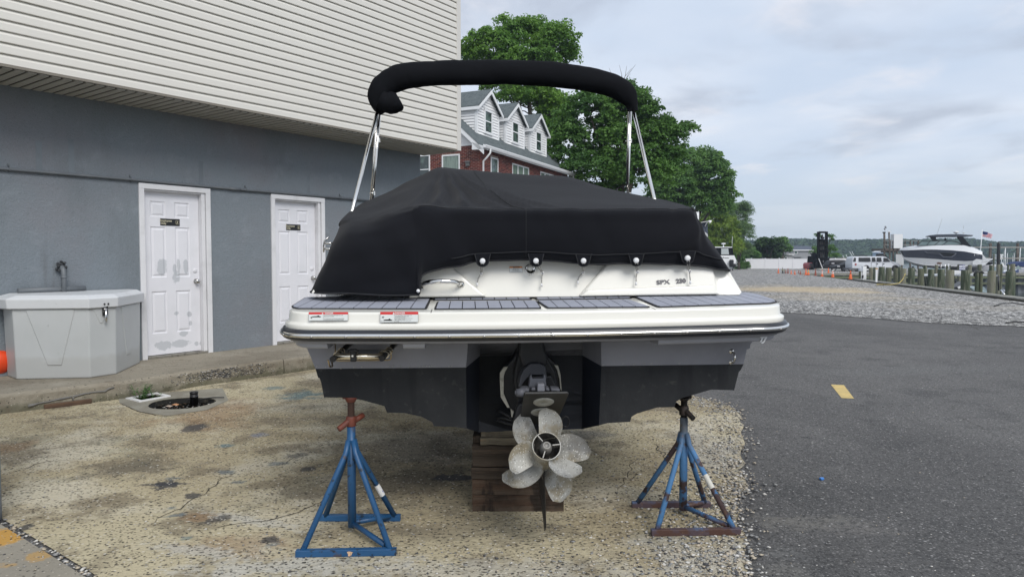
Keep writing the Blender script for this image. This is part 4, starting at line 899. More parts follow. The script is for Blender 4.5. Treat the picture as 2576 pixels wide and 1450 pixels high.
# worn spots along the waterline
wsp = mat('chalky_spots', (.42, .42, .42), .8); wm = MB()
for X, Y_, r_ in ((415, 715, 9), (497, 722, 5), (560, 716, 8), (640, 732, 6), (765, 725, 8), (838, 722, 5), (1098, 707, 8), (1133, 716, 8), (1205, 715, 9), (1285, 722, 4), (1383, 718, 5), (1420, 713, 9), (1455, 712, 7), (1475, 716, 5), (1500, 712, 7), (1660, 716, 5), (1685, 712, 5)):
    p = bl(687 + .2667 * X, 729.9 + .2667 * Y_, YW - .002); rr_ = r_ * .2667 / 480
    wm.tube([p + Vector((rr_ * cos(a), 0, rr_ * sin(a) * (.9 + .2 * sin(3 * a)))) for a in [2 * pi * q / 10 for q in range(8 if r_ > 6 else 10)]], .0016, 4)
for X, Y_ in ((1155, 697), (1250, 693), (1315, 692), (1580, 690), (860, 705), (1050, 692)):
    p = bl(1288 + .2667 * X, 729.9 + .2667 * Y_, YW - .002); wm.tube([p + Vector((.005 * cos(a), 0, .004 * sin(a))) for a in [2 * pi * q / 8 for q in range(7)]], .0014, 4)
props(wm.build('worn_spots', wsp, boat), kind='stuff')
# eye bolt on the right wing
p = bl(1840, 897, YW); ey = MB(); ey.tube([p + Vector((0, 0, .030)), p + Vector((.004, -.025, .024)), p + Vector((.006, -.04, 0)), p + Vector((.004, -.025, -.024)), p + Vector((0, 0, -.030))], .0055, 8); ey.lathe([(.014, 0), (.013, .004), (0, .005)], 10, frame(p + Vector((0, 0, .03)), (1, 0, 0), (0, 0, 1))); ey.lathe([(.014, 0), (.013, .004), (0, .005)], 10, frame(p + Vector((0, 0, -.03)), (1, 0, 0), (0, 0, 1)))
ey.build('eye_bolt', chr2, boat)
# dealer's badge on the right fairing
wht = mat('badge_white', (.62, .64, .66), .5)
p = bl(1925, 852.5, .10); bx_ = p.x; i_ = min(range(len(OL)), key=lambda i: abs(OL[i].x - bx_) + (OL[i].y > .4) * 9); tn = (OL[i_ - 1] - OL[i_ + 1]).normalized()
q = offs(OL, .0475 * SGN)[i_]; bm_ = text_mb('TJ', .036, frame(Vector((q.x, q.y, -.060)) - Vector((tn.y, -tn.x, 0)) * -.002, tn, (0, 0, 1)), .0008, 0, .0015, shear=.5, sx=1.25); text_mb('FERNO', .010, frame(Vector((q.x, q.y, -.051)) + tn * .004 + Vector((tn.y, -tn.x, 0)) * .003, tn, (0, 0, 1)), .0005, 0, .0004, bm_)
bm_.build('badge_lettering', wht, boat)
# ---- mats
foam = mat('foam_mat', (.33, .345, .40), .8, 0, [('n', (.29, .30, .35), 4, .4, .7, .6)], bump=[(300, .0006)], spec=.3); foamb = mat('foam_black', (.012, .012, .014), .8)
def clipx(poly, x0, x1, k):    # clip polygon to x0 < x - k*(y) < x1
    def cl(P, sgn, lim):
        o = []
        for i in range(len(P)):
            a, b_ = P[i], P[(i + 1) % len(P)]; fa, fb = sgn * ((a.x - k * a.y) - lim), sgn * ((b_.x - k * b_.y) - lim)
            if fa >= 0: o.append(a)
            if (fa >= 0) != (fb >= 0): o.append(a.lerp(b_, fa / (fa - fb)))
        return o
    P = cl(poly, 1, x0); return cl(P, -1, x1) if len(P) > 2 else []
def inset(P, d):
    n_ = len(P); ar = sum(P[i].x * P[(i + 1) % n_].y - P[(i + 1) % n_].x * P[i].y for i in range(n_)); s_ = 1 if ar > 0 else -1; o = []
    for i in range(n_):
        a = (P[i] - P[i - 1]).normalized(); b_ = (P[(i + 1) % n_] - P[i]).normalized(); na = Vector((-a.y, a.x, 0)) * s_; nb = Vector((-b_.y, b_.x, 0)) * s_
        m_ = (na + nb); m_ = m_ / max(.4, m_.length_squared / 2) if m_.length > .1 else na; o.append(P[i] + m_ * d)
    return o
def deck_mat(px, step, lab, extra=()):
    P = [bz(u, v, dz_ + .004) for u, v in px]; P = [Vector((p.x, p.y, 0)) for p in P]
    m_ = MB(); m_.prism([Vector((p.x, p.y, dz_ + .0005)) for p in P], (0, 0, .0045)); base = m_.build('deck_mat', foamb, boat); base['label'] = lab
    Q = inset(P, .0085); xs = [p.x for p in Q]; x0, x1 = min(xs), max(xs); n_ = max(2, round((x1 - x0) / step)); cuts = sorted([x0 + (x1 - x0) * i / n_ for i in range(n_ + 1)] + list(extra))
    for a, b_ in zip(cuts[:-1], cuts[1:]):
        S = clipx(Q, a + .0025, b_ - .0025, 0)
        if len(S) < 3: continue
        m_ = MB(); m_.prism([Vector((p.x, p.y, dz_ + .005)) for p in S], (0, 0, .003)); m_.build('foam_strip', foam, base)
deck_mat([(735, 772.5), (733, 769.4), (766.9, 747.9), (845, 746.5), (865.7, 741.6), (1014.7, 742.3), (1026, 745.6), (1083, 746.6), (1085.8, 748.5), (1074, 774.5), (1071, 775.9), (747, 775.2)], .072, 'large foam mat on the left of the swim platform')
deck_mat([(1586.7, 742.7), (1781.4, 732.8), (1801.4, 738.9), (1877.4, 735.8), (1909.4, 740.6), (1950, 754), (1954.7, 758.7), (1938.7, 762), (1660, 771.2), (1651, 770)], .072, 'large foam mat on the right of the swim platform')
deck_mat([(1094, 776.6), (1092.4, 775), (1099, 759.5), (1103, 757.9), (1346, 756), (1351, 757), (1361.7, 773.2), (1358, 774.3)], .068, 'foam mat left of the centre gap')
deck_mat([(1377, 773.6), (1373, 772), (1350.7, 757.2), (1354, 755.8), (1580, 753.2), (1587, 754.4), (1634.7, 770.4), (1632, 771.6)], .068, 'foam mat right of the centre gap')
deck_mat([(1090, 753.9), (1092.4, 748.2), (1096, 746.9), (1325, 743.8), (1337.7, 751.2), (1336, 752)], .068, 'narrow foam mat behind the left centre one')
deck_mat([(1348, 752.6), (1341.3, 744.8), (1574, 741.9), (1589.4, 748.3), (1586, 749.2)], .068, 'narrow foam mat behind the right centre one')
# ---- stern wall of the cockpit
YS, LN = .60, .32
def ws(u, v, d=0.0): return bl(u, v, YS - d, LN)
wm_ = MB(); wm_.prism([ws(1030, 748), ws(1035, 560), ws(1740, 600), ws(1800, 660), ws(1850, 742)], (0, .25, .0)); wm_.build('stern_wall', gel, boat)
wm_ = MB(); wm_.prism([ws(1052, 747, .03), ws(1054, 660, .03), ws(1110, 620, .03), ws(1135, 660, .03), ws(1142, 676, .03), ws(1225, 745.5, .03)], (0, .05, 0)); wm_.build('stern_panel', gel, boat, bevel=.012, seg=3)
wm_ = MB(); wm_.prism([ws(1457, 744.5, .035), ws(1530, 661, .035), ws(1545, 620, .035), ws(1750, 620, .035), ws(1796, 672, .035), ws(1808, 741, .035)], (0, .06, 0)); wm_.build('stern_panel', gel, boat, bevel=.012, seg=3)
wm_ = MB(); wm_.prism([ws(1459, 745, .05), ws(1478, 728, .05), ws(1796, 716, .05), ws(1812, 740, .05)], (0, .05, 0)); wm_.build('stern_ledge', gel, boat, bevel=.010, seg=3)
wm_ = MB(); wm_.prism([bl(1800, 743, .58), bl(1775, 650, .66), bl(1812, 664, .66), bl(1834, 677, .66), bl(1869, 736, .58), bl(1860, 742, .57)], (-.10, 2.2, -.06)); wm_.build('gunwale', gel, boat, bevel=.012, seg=3)
wm_ = MB(); wm_.prism([bl(780, 738, .58), bl(806, 700, .64), bl(850, 700, .64), bl(852, 744, .58)][::-1], (.12, 2.2, -.06)); wm_.build('gunwale', gel, boat, bevel=.012, seg=3)
fl = MB(); fl.b2((-1.25, .9, -.02), (1.25, 5.0, .06)); fl.build('cockpit_floor', gel, boat)
# cap screws on deck corners
for u, v in ((796, 741), (1868, 741)):
    p = bz(u, v, dz_); m_ = MB(); m_.lathe([(.012, 0), (.012, .002), (0, .003)], 12, Matrix.Translation(p)); m_.build('deck_cap', gel, boat)
# grab handle
gh = MB(); gh.tube([ws(1061, 719, .04), ws(1066, 713, .08), ws(1080, 708.5, .11), ws(1110, 706.5, .12), ws(1140, 708, .11), ws(1155, 712, .08), ws(1159, 716, .04)], .0125, 12)
for u, v in ((1061, 719), (1159, 716)): gh.lathe([(.022, 0), (.020, .006), (.013, .010)], 14, frame(ws(u, v, .032), (1, 0, 0), (0, 0, 1)))
gh.build('grab_handle', chr2, boat)
# model lettering
lm = mat('letter_chrome', (.07, .07, .08), .35, .3)
def fr_ws(u, v, d, u2, v2): o_ = ws(u, v, d); return frame(o_, ws(u2, v2, d) - o_, Vector((0, LN, 1)))
lt_ = text_mb('SPX', .034, fr_ws(1668, 709.5, .039, 1700, 707.5), .0015, 0, .0007, sx=1.35, align='CENTER'); lt_.build('model_lettering', lm, boat); lt_ = text_mb('230', .034, fr_ws(1713, 706.5, .039, 1740, 704.5), .0015, 0, .0018, sx=1.1); lt_.build('model_number', lm, boat)
# warning labels
lw = mat('label_white', (.70, .73, .72), .5); lr_ = mat('label_red', (.62, .03, .03), .5); lo_ = mat('label_orange', (.72, .28, .06), .5); lk = mat('label_black', (.01, .01, .01), .6)
def label(M, w_, h_, head, hc, lines, name, pic=0):
    mb = MB(); P = lambda x, y, z=0: M @ Vector((x, y, z))
    mb.prism([P(-w_ / 2, -h_ / 2, 0), P(w_ / 2, -h_ / 2, 0), P(w_ / 2, h_ / 2, 0), P(-w_ / 2, h_ / 2, 0)], (P(0, 0, .0012) - P(0, 0, 0)), 1)
    e = .0008; hh = h_ * .26
    def rect(x0, y0, x1, y1, z, mi): mb.quad(P(x0, y0, z), P(x1, y0, z), P(x1, y1, z), P(x0, y1, z), mi)
    rect(-w_ / 2 + e, -h_ / 2 + e, w_ / 2 - e, h_ / 2 - hh, .0014, 0); rect(-w_ / 2, h_ / 2 - hh, w_ / 2, h_ / 2, .0015, 2)
    text_mb(head, hh * .92, M @ Matrix.Translation((w_ * .02, h_ / 2 - hh * .52, .0019)), .0001, 3, .0003, mb)
    hx = -w_ * .145; mb.add([P(hx - hh * .42, h_ / 2 - hh * .85, .0019), P(hx + hh * .42, h_ / 2 - hh * .85, .0019), P(hx, h_ / 2 - hh * .15, .0019)], [(0, 1, 2)], 3)
    xt = -w_ / 2 + (w_ * .37 if pic else .0)
    if pic:
        rect(xt, -h_ / 2, xt + e, h_ / 2 - hh, .0017, 1)
        cx, cy = -w_ / 2 + w_ * .21, (-h_ * .03 if pic == 1 else -h_ * .30); bw = w_ * .23
        mb.add([P(cx - bw / 2, cy + h_ * .05, .0018), P(cx - bw / 2, cy - h_ * .05, .0018), P(cx + bw * .38, cy - h_ * .06, .0018), P(cx + bw / 2, cy + h_ * .05, .0018), P(cx + bw * .32, cy + h_ * .05, .0018), P(cx + bw * .17, cy + h_ * .17, .0018), P(cx, cy + h_ * .08, .0018)], [tuple(range(7))], 1)
        px_ = -w_ / 2 + w_ * .075; py_ = -h_ * .12 if pic == 1 else -h_ * .02
        for a in (0.3, 1.3, 2.5, 3.6, 5.0): mb.tube([P(px_, py_, .0018), P(px_ + h_ * .15 * cos(a), py_ + h_ * .13 * sin(a), .0018)], .0007, 4, 1)
        mb.tube([P(px_ + h_ * .05 * cos(a), py_ + h_ * .05 * sin(a), .0019) for a in [2 * pi * q / 8 for q in range(8)]], .0008, 4, 1, closed=True)
        if pic == 2: mb.tube([P(-w_ / 2 + .002 + k * w_ * .36 / 12, -h_ * .34 + .0006 * (-1) ** k, .0017) for k in range(13)], .0005, 4, 1)
    n_ = len(lines); ys = h_ / 2 - hh
    for i, tx in enumerate(lines):
        if tx: text_mb(tx, (h_ - hh) / (n_ + .6) * .82, M @ Matrix.Translation((xt + w_ * .02 if pic else 0, ys - (h_ - hh) * (i + .9) / (n_ + .8), .0018)), .0001, 1, .00006, mb, 'LEFT' if pic else 'CENTER', sx=.86)
    return mb.build(name, [lw, lk, hc, lw if hc is lr_ else lk], boat)
for (ua, va, ub, vb, pic, lines) in ((777.2, 784.3, 878.6, 805.8, 1, ['CONTACT WITH SPINNING PROPELLER WILL CAUSE', 'SERIOUS INJURY OR DEATH.', '', 'STAY CLEAR OF BOAT AND STAY OFF SWIM PLATFORM', 'AND BOARDING LADDER WHILE ENGINE IS RUNNING.']),
                                     (959.2, 783.4, 1055, 809.5, 2, ['Carbon monoxide (CO) can cause brain damage or death.', 'Engine and generator exhaust contains odorless', 'and colorless carbon monoxide gas.', 'Carbon monoxide will be around the back of the boat when', 'engines or generators are running.', 'Move to fresh air if you feel nausea, headache, dizziness', 'or drowsiness.'])):
    x1 = bl(ua, va, .1).x; x2 = bl(ub, vb, .1).x; xc_ = (x1 + x2) / 2; pl = offs(OL, .021 * SGN); i_ = min(range(12, len(pl) - 12), key=lambda i: abs(pl[i].x - xc_)); tn = (pl[i_ - 1] - pl[i_ + 1]).normalized()
    q = pl[i_]; zc2 = (bl((ua + ub) / 2, va, q.y).z + bl((ua + ub) / 2, vb, q.y).z) / 2; hl = bl((ua + ub) / 2, va, q.y).z - bl((ua + ub) / 2, vb, q.y).z
    label(frame(Vector((xc_, q.y - .004, zc2)), tn, (0, .15, 1)), (x2 - x1), hl, 'DANGER', lr_, lines, 'danger_label', pic)
a, b_ = ws(1281.6, 677.5, .004), ws(1314.2, 677.2, .004); c_ = ws(1298, 670, .004); d_ = ws(1298, 684.5, .004)
label(frame((a + b_) / 2, b_ - a, Vector((0, LN, 1))), (b_ - a).length, (c_ - d_).length, 'WARNING', lo_, ['USE SUN PAD ONLY', 'WHEN BOAT IS AT REST.', 'DO NOT SIT ON', 'SUN PAD WHILE UNDER WAY'], 'warning_label', 0)
# chrome and white round light
q = ws(1334.2, 677.2, .002); rb = MB(); Mq = frame(q, (1, 0, 0), Vector((0, LN, 1)))
rb.lathe([(.032, 0), (.0315, .004), (.027, .006), (.024, .003), (.020, .001), (0, .001)], 24, Mq); rb.lathe([(.017, .001), (.016, .008), (.010, .011), (0, .011)], 5, Mq @ Matrix.Translation((0, .008, 0)), 1); rb.build('washdown_fitting', [chr2, gel], boat)
# cleat and lamp seen past the cover on the left
cl = MB(); p = bl(819, 617, 1.0); cl.tube([p + Vector((.02, 0, .05)), p + Vector((-.005, 0, .03)), p + Vector((-.012, 0, 0)), p + Vector((-.012, 0, -.04))], .005, 8); cl.tube([p + Vector((-.01, 0, .015)), p + Vector((.05, 0, .012))], .006, 8); cl.tube([p + Vector((-.012, 0, -.02)), p + Vector((.05, 0, -.022))], .006, 8); cl.build('cleat', chr2, boat)
# ---- bimini : frame poles, rings and rolled boot
pr = {'l1': [(952, 268, 2.62), (887, 526, 1.55)], 'l2': [(957, 268, 2.68), (936, 512, 2.75)], 'l3': [(951, 268, 2.66), (932, 512, 2.80)], 'r1': [(1592, 272, 2.62), (1652, 526, 1.65)], 'r2': [(1587, 272, 2.68), (1578, 508, 2.78)], 'r3': [(1583, 272, 2.66), (1579, 420, 2.7)]}
polem = chr2
for k_, (a, b_) in pr.items():
    A, B = bl(*a), bl(*b_); B = A + (B - A) * 1.35; r_ = .0135 if k_[1] == '1' else .0105
    m_ = MB(); m_.tube([A, B], r_, 12); m_.build('bimini_pole', polem, boat)
for u, v in ((948, 353), (936, 486), (1580, 354.5), (1578, 489)):
    p = bl(u, v, 2.72); m_ = MB(); m_.tube([p + Vector((.020 * cos(a), .02 * sin(a), 0)) for a in [2 * pi * q / 12 for q in range(12)]], .005, 6, closed=True); m_.box(p + Vector((.022, -.01, 0)), (.012, .02, .035)); m_.build('pole_clamp', chr2, boat)
cloth = mat('black_canvas', (.0062, .0068, .0088), .88, 0, [('n', (.010, .0105, .013), 1.2, .4, .7, .8), ('n', (.035, .036, .04), 40, .70, .80, .35)], bump=[(450, .0008), (9, .006)], spec=.12)
bp_ = [(966, 283, 12), (958, 270, 20), (954, 246, 27), (966, 219, 31), (1000, 199, 32.5), (1040, 191, 32), (1085, 187, 31.5), (1130, 185, 32), (1180, 184, 31), (1230, 183.5, 31.5), (1275, 183.5, 31), (1325, 185.5, 32), (1375, 188.5, 32), (1425, 194, 31.5), (1470, 200, 31), (1515, 209, 30), (1550, 220, 29), (1574, 238, 26), (1587, 256, 18), (1591, 268, 14), (1592, 279, 12)]
def catmull(P, n_):
    o = []; Q = [P[0]] + list(P) + [P[-1]]
    for i in range(1, len(Q) - 2):
        for k in range(n_):
            t = k / n_; o.append(.5 * ((2 * Q[i]) + (Q[i + 1] - Q[i - 1]) * t + (2 * Q[i - 1] - 5 * Q[i] + 4 * Q[i + 1] - Q[i + 2]) * t * t + (3 * Q[i] - Q[i - 1] - 3 * Q[i + 1] + Q[i + 2]) * t ** 3))
    o.append(P[-1]); return o
cpts_ = [Vector((*bl(u, v, 2.62), r_ / 297)) for u, v, r_ in bp_]
cp2 = catmull([Vector(p) for p in cpts_], 8)
bt = MB(); path = [Vector(p[:3]) for p in cp2]; rad = [p[3] for p in cp2]
bt.tube(path, rad, 28)
vv = []
for i, p in enumerate(bt.v):
    p = Vector(p); ring_ = min(len(path) - 1, i // 28); cpt = path[ring_]; d_ = p - cpt; e = d_.normalized() if d_.length > 1e-6 else Vector((0, 0, 1))
    edge_ = max(0, 1 - min(ring_, len(path) - ring_) / 45)
    f_ = .007 * mnoise.noise(Vector((p.x * 4, p.z * 7, p.y * 7))) + (.002 + .008 * edge_) * mnoise.noise(Vector((p.x * 22 + p.z * 14, p.z * 6, p.y * 6))) - .012 * max(0, -e.z) ** 2
    q = p + e * f_; q.y = cpt.y + (q.y - cpt.y) * .8; vv.append(tuple(q))
bt.v = vv; bt.build('bimini_boot', cloth, boat)
lump = MB(); lp = catmull([Vector((*bl(u, v, 2.58), r_ / 297)) for u, v, r_ in ((958, 250, 22), (973, 258, 25), (988, 258, 26), (1000, 255, 24), (1006, 252, 18))], 5); lump.tube([Vector(p[:3]) for p in lp], [p[3] for p in lp], 14)
lump.v = [tuple(Vector(p) + Vector((0, 0, 1)) * .01 * mnoise.noise(Vector(p) * 25)) for p in lump.v]; lump.build('boot_flap', cloth, boat)
# ---- swim ladder stowed under the platform
ldm = mat('ladder_steel', (.85, .78, .64), .25, 1.0); YL = .16
ld_ = MB(); a, b_ = bl(838, 897, YL), bl(1009 - 5, 897, YL)
a = bl(842, 896, YL); b_ = bl(962, 896, YL)
ld_.tube([a, b_], .0155, 12, 0)
for P, sx in ((bl(843, 898, YL), 1), (bl(966, 896, YL), 1)):
    Q = P + Vector((.055, .30, .045)) if sx else P; ld_.tube([P + Vector((-.006, -.03, -.004)), Q], .0135, 12, 1)
    for t in (.10, .2, .3): c_ = P.lerp(Q, t); d_ = (Q - P).normalized(); ld_.tube([c_ - d_ * .006, c_ + d_ * .006], .0185, 12, 0)
    ld_.tube([P + Vector((-.008, -.035, -.004)), P + Vector((-.002, -.012, -.002))], .0145, 12, 1)
ladder = ld_.build('swim_ladder', [ldm, blackp], boat)
for k in range(3):
    m_ = MB(); A = bl(846 + k * 4, 891.5 - k * 4.2, YL + .05 + .07 * k); B = bl(963 + k * 4, 891 - k * 4.2, YL + .05 + .07 * k); m_.tube([A, B], .0085, 8); m_.tube([A.lerp(B, .08), A.lerp(B, .9)], .0098, 8, 1); m_.build('ladder_step', [ldm, mat('step_grey', (.16, .17, .19), .4)], ladder)
m_ = MB(); c_ = bl(889, 892, YL - .02); m_.cbox(c_ + Vector((0, 0, -.008)), (.030, .02, .05), .004); m_.tube([c_ + Vector((-.024, 0, .014)), c_ + Vector((-.012, 0, .022)), c_ + Vector((.012, 0, .022)), c_ + Vector((.024, 0, .014))], .009, 8); m_.build('ladder_latch', blackp, ladder)
m_ = MB(); m_.lathe([(.006, 0), (.005, .003), (0, .004)], 8, frame(c_ + Vector((-.003, -.012, -.004)), (1, 0, 0), (0, 0, 1))); m_.build('latch_button', gel, ladder)
m_ = MB(); 
bra = [bl(843.5, 863, YW - .03), bl(843.5, 900, YW - .03), bl(846, 905, YW - .03), bl(850, 906.5, YW - .03), bl(976, 905, YW - .03), bl(982, 903, YW - .03), bl(984, 898, YW - .03), bl(984, 863, YW - .03)]
m_.tube(bra, .0035, 6); m_.tube([bl(825, 905, .2), bl(828, 915, .22), bl(830, 922, .25), bl(836, 921, .28), bl(835, 908, .3)], .004, 6); m_.build('ladder_bracket', mat('bracket_brass', (.55, .42, .24), .3, 1.0), ladder)
# ---- stern drive
dk1 = mat('drive_black', (.016, .017, .020), .45, 0, [('n', (.04, .042, .045), 6, .55, .75, .5)], spec=.4); dk2 = mat('drive_grey', (.050, .053, .063), .5, 0, [('n', (.03, .032, .036), 5, .5, .7, .6)], spec=.4); dk3 = mat('drive_lightgrey', (.12, .125, .145), .5, 0, [('n', (.07, .07, .08), 8, .5, .7, .6)], spec=.4)
bare = mat('bare_gasket', (.50, .49, .43), .8, 0, [('n', (.25, .24, .2), 14, .6, .7, .6)])
def gx(X, Y_): return 1185 + .17174 * X, 824.3 + .17174 * Y_
def gpoly(pts_, y, dep): 
    return [bl(*gx(X, Y_), y) for X, Y_ in pts_], (0, dep, 0)
sd_ = MB()
def addg(pts_, y, dep, mi): P, V_ = gpoly(pts_, y, dep); sd_.prism(P, V_, mi)
addg([(705, 175), (700, 300), (620, 440), (500, 570), (440, 650), (425, 760), (440, 1010), (535, 1165), (620, 1225), (610, 1300), (700, 1330), (1300, 1330), (1330, 900), (1310, 680), (1275, 548), (1110, 400), (1060, 175)], .50, .10, 0)
addg([(712, 180), (690, 400), (650, 560), (620, 760), (650, 1000), (700, 1200), (1250, 1200), (1290, 900), (1240, 640), (1110, 420), (1060, 180)], .42, .10, 0)
sd_o = sd_.build('stern_drive', [dk1], boat, bevel=.012, seg=3)
def part(name, pts_, y, dep, mt, bev=.006):
    m_ = MB(); P, V_ = gpoly(pts_, y, dep); m_.prism(P, V_); return m_.build(name, mt, sd_o, bevel=bev, seg=3)
part('gasket_edge', [(485, 572), (425, 655), (422, 760), (435, 1010), (530, 1165), (568, 1168), (478, 960), (480, 700), (498, 640), (538, 572)], .485, .02, bare, .001)
part('gasket_edge', [(1218, 545), (1275, 548), (1310, 680), (1328, 922), (1308, 890), (1297, 760), (1262, 610)], .485, .02, bare, .001)
part('gasket_edge', [(580, 1185), (625, 1220), (608, 1305), (590, 1298)], .485, .02, bare, .001)
part('gasket_edge', [(690, 1115), (652, 1180), (642, 1235), (655, 1252), (688, 1140)], .36, .02, bare, .001)
part('drive_hood', [(720, 185), (1058, 185), (1075, 330), (1112, 430), (1110, 580), (1000, 530), (880, 530), (780, 590), (745, 540), (700, 400)], .32, .12, dk1, .014)
part('drive_cap', [(870, 525), (1000, 525), (1085, 560), (1110, 690), (1110, 760), (1085, 740), (1060, 690), (880, 690), (800, 760), (720, 880), (690, 860), (720, 720), (780, 600)], .29, .1, dk2, .012)
part('bellhousing', [(760, 690), (1180, 690), (1270, 860), (1240, 920), (740, 920), (700, 860)], .36, .1, dk1, .02)
part('drive_neck', [(868, 690), (888, 690), (892, 735), (905, 745), (1050, 742), (1062, 730), (1065, 690), (1092, 692), (1104, 860), (1100, 930), (862, 930), (848, 860)], .25, .08, dk3, .006)
part('trim_ram', [(725, 885), (858, 880), (860, 950), (725, 955)], .20, .07, dk3, .012); part('trim_ram', [(880, 882), (945, 868), (948, 922), (882, 925)], .20, .06, dk3, .01)
part('pin_block', [(975, 822), (1075, 820), (1082, 930), (972, 932)], .185, .05, mat('pin_grey', (.24, .245, .275), .45), .005); part('trim_ram', [(1088, 868), (1150, 880), (1155, 930), (1088, 930)], .20, .06, dk3, .008); part('trim_ram', [(1165, 878), (1305, 890), (1308, 935), (1168, 930)], .20, .06, dk3, .01)
c_ = bl(*gx(705, 945), .20); m_ = MB(); Mx = frame(c_ + Vector((-.035, 0, 0)), (0, 0, 1), (0, 1, 0)) 
m_.tube([c_ + Vector((-.022, 0, 0)), c_ + Vector((-.012, 0, 0))], .012, 10); m_.tube([c_ + Vector((-.014, 0, 0)), c_ + Vector((.03, 0, 0))], [.020, .026], 16); m_.build('ram_pin', dk3, sd_o)
part('trim_cylinder', [(700, 1108), (760, 1100), (770, 1450), (600, 1480), (640, 1280), (665, 1180)], .30, .06, dk1, .012)
for pts_ in ([(380, 1205), (440, 1225), (520, 1270), (600, 1330)], [(375, 1325), (430, 1310), (510, 1325), (600, 1360)], [(370, 1345), (450, 1370), (540, 1400), (610, 1420)]):
    m_ = MB(); m_.tube([bl(*gx(X, Y_), .55 - .02 * i) for i, (X, Y_) in enumerate(pts_)], .0075, 8); m_.build('hydraulic_hose', dk1, sd_o)
m_ = MB(); m_.tube([bl(*gx(1380 + 55 * cos(a), 1370 + 78 * sin(a)), .5) for a in [2 * pi * q / 16 for q in range(16)]], .006, 6, closed=True); m_.build('hydraulic_hose', dk1, sd_o)
# lower unit, in its own tilted frame : y forward along the shaft, z up the leg
ring = bl(1375, 1120.6, 0.0)
DM = Matrix.Translation(ring) @ Matrix.Rotation(R(-36), 4, 'X') @ Matrix.Rotation(R(1.0), 4, 'Z')
prm = mat('propeller_metal', (.38, .375, .345), .5, .3, [('n', (.27, .23, .155), 9, .45, .60, .8), ('n', (.50, .50, .48), 6, .52, .66, .7, (1, 1, 1), 4), ('n', (.15, .15, .15), 4, .50, .64, .75, (1, 1, 1), 8), ('s', (.75, .75, .72), 150, .36, .35, .8, (1, 1, .4)), ('s', (.07, .07, .06), 150, .38, .34, .7, (.4, 1, 1))], bump=[(160, .0012)], spec=.4)
prd = mat('propeller_inside', (.03, .028, .025), .8, 0, [('n', (.12, .11, .09), 30, .5, .65, .6)])
def blade(mb, Rr, r0, th, y0, pitch, cm, hand=1, skew=.12):
    nr, nc = 12, 10; front = []
    for i in range(nr + 1):
        t = i / nr; r_ = r0 + (Rr - r0) * t; tt = .22 + .78 * t; c_ = cm * max(0.0, 1 - abs(2 * tt - 1.02) ** 2.7) ** .5
        if i == nr: c_ = cm * .10
        ph = atan(pitch / (2 * pi * r_)); row = []
        for j in range(nc + 1):
            s_ = -1 + 2 * j / nc; tang = s_ * c_ * cos(ph); axial = s_ * c_ * sin(ph) * hand + .012 * (1 - s_ * s_) * (c_ / cm); an = th + skew * t * t + tang / max(r_, .09)
            row.append(Vector((r_ * cos(an), y0 + axial - .02 * t, r_ * sin(an))))
        front.append(row)
    thk = .0035; back = [[p + Vector((0, thk, 0)) for p in r_] for r_ in front]
    mb.grid(front); mb.grid(back, flip=True)
    rim_f = [front[i][0] for i in range(nr + 1)] + front[nr][1:] + [front[i][-1] for i in range(nr - 1, -1, -1)]
    rim_b = [p + Vector((0, thk, 0)) for p in rim_f]; mb.grid([rim_f, rim_b])
def MRot(): return Matrix.Rotation(pi / 2, 4, 'X')     # lathe axis z -> -y (aft)
rp = MB(); rp.lathe([(.066, -.105), (.0675, -.04), (.0705, -.004), (.0715, 0), (.0700, .0015), (.0665, .0), (.064, -.01), (.062, -.09), (.0, -.09)], 36, MRot())
for d_ in (70, 193, 306): blade(rp, .208, .058, R(d_), .050, .40, .067, 1, .30)
rear_p = rp.build('propeller', [prm, prd], sd_o); rear_p.matrix_basis = DM
for i, f_ in enumerate(rear_p.data.polygons):
    c0 = f_.center
    if i < 36 * 8 and sqrt(c0.x ** 2 + c0.z ** 2) < .0655 and c0.y > .004: f_.material_index = 1
hb_ = MB(); hb_.lathe([(.024, -.09), (.030, -.05), (.031, -.03), (.026, -.008), (.019, .008), (.014, .012), (.0135, .004), (0, .002)], 20, MRot(), 0)
for a in (R(128), R(5), R(250)): hb_.box((.047 * cos(a), .02, .047 * sin(a)), (.036, .05, .005), Matrix.Rotation(-a, 3, 'Y'))
o = hb_.build('propeller_nut', mat('nut_metal', (.25, .245, .23), .5, .3, [('n', (.3, .29, .27), 20, .4, .7, .6)]), sd_o); o.matrix_basis = DM
fp = MB(); fp.lathe([(.066, -.225), (.0665, -.11), (.064, -.106)], 32, MRot())
for d_ in (20, 131, 227, 303): blade(fp, .245, .060, R(d_), .165, .40, .076, -1, -.28)
o = fp.build('propeller', prm, sd_o); o.matrix_basis = DM; o['label'] = 'front propeller with four blades'; rear_p['label'] = 'rear propeller with three blades around the open hub'
tp = MB(); tp.lathe([(.0, -.60), (.02, -.58), (.045, -.50), (.062, -.40), (.066, -.30), (.066, -.226)], 28, MRot())
tp.prism([(-.022, .24, .03), (.022, .24, .03), (.03, .34, .03), (0, .52, .03), (-.03, .34, .03)], (0, .03, .19)); o = tp.build('gearcase', dk1, sd_o); o.matrix_basis = DM
sk = MB(); sec = [(0, .20), (.009, .25), (.012, .33), (.008, .42), (0, .46), (-.008, .42), (-.012, .33), (-.009, .25)]; rows = []
for t, z_ in ((0, -.055), (.3, -.13), (.6, -.21), (.85, -.28), (1, -.335)):
    rows.append([Vector((x_ * (1 - .7 * t), .14 + (y_ - .20) * (1 - .62 * t) + .06 * t + .02, z_)) for x_, y_ in sec + [sec[0]]])
sk.grid(rows, flip=False); sk.add(rows[-1][:-1], [tuple(range(8))]); o = sk.build('skeg', dk1, sd_o); o.matrix_basis = DM
pl_ = MB(); hP = .21
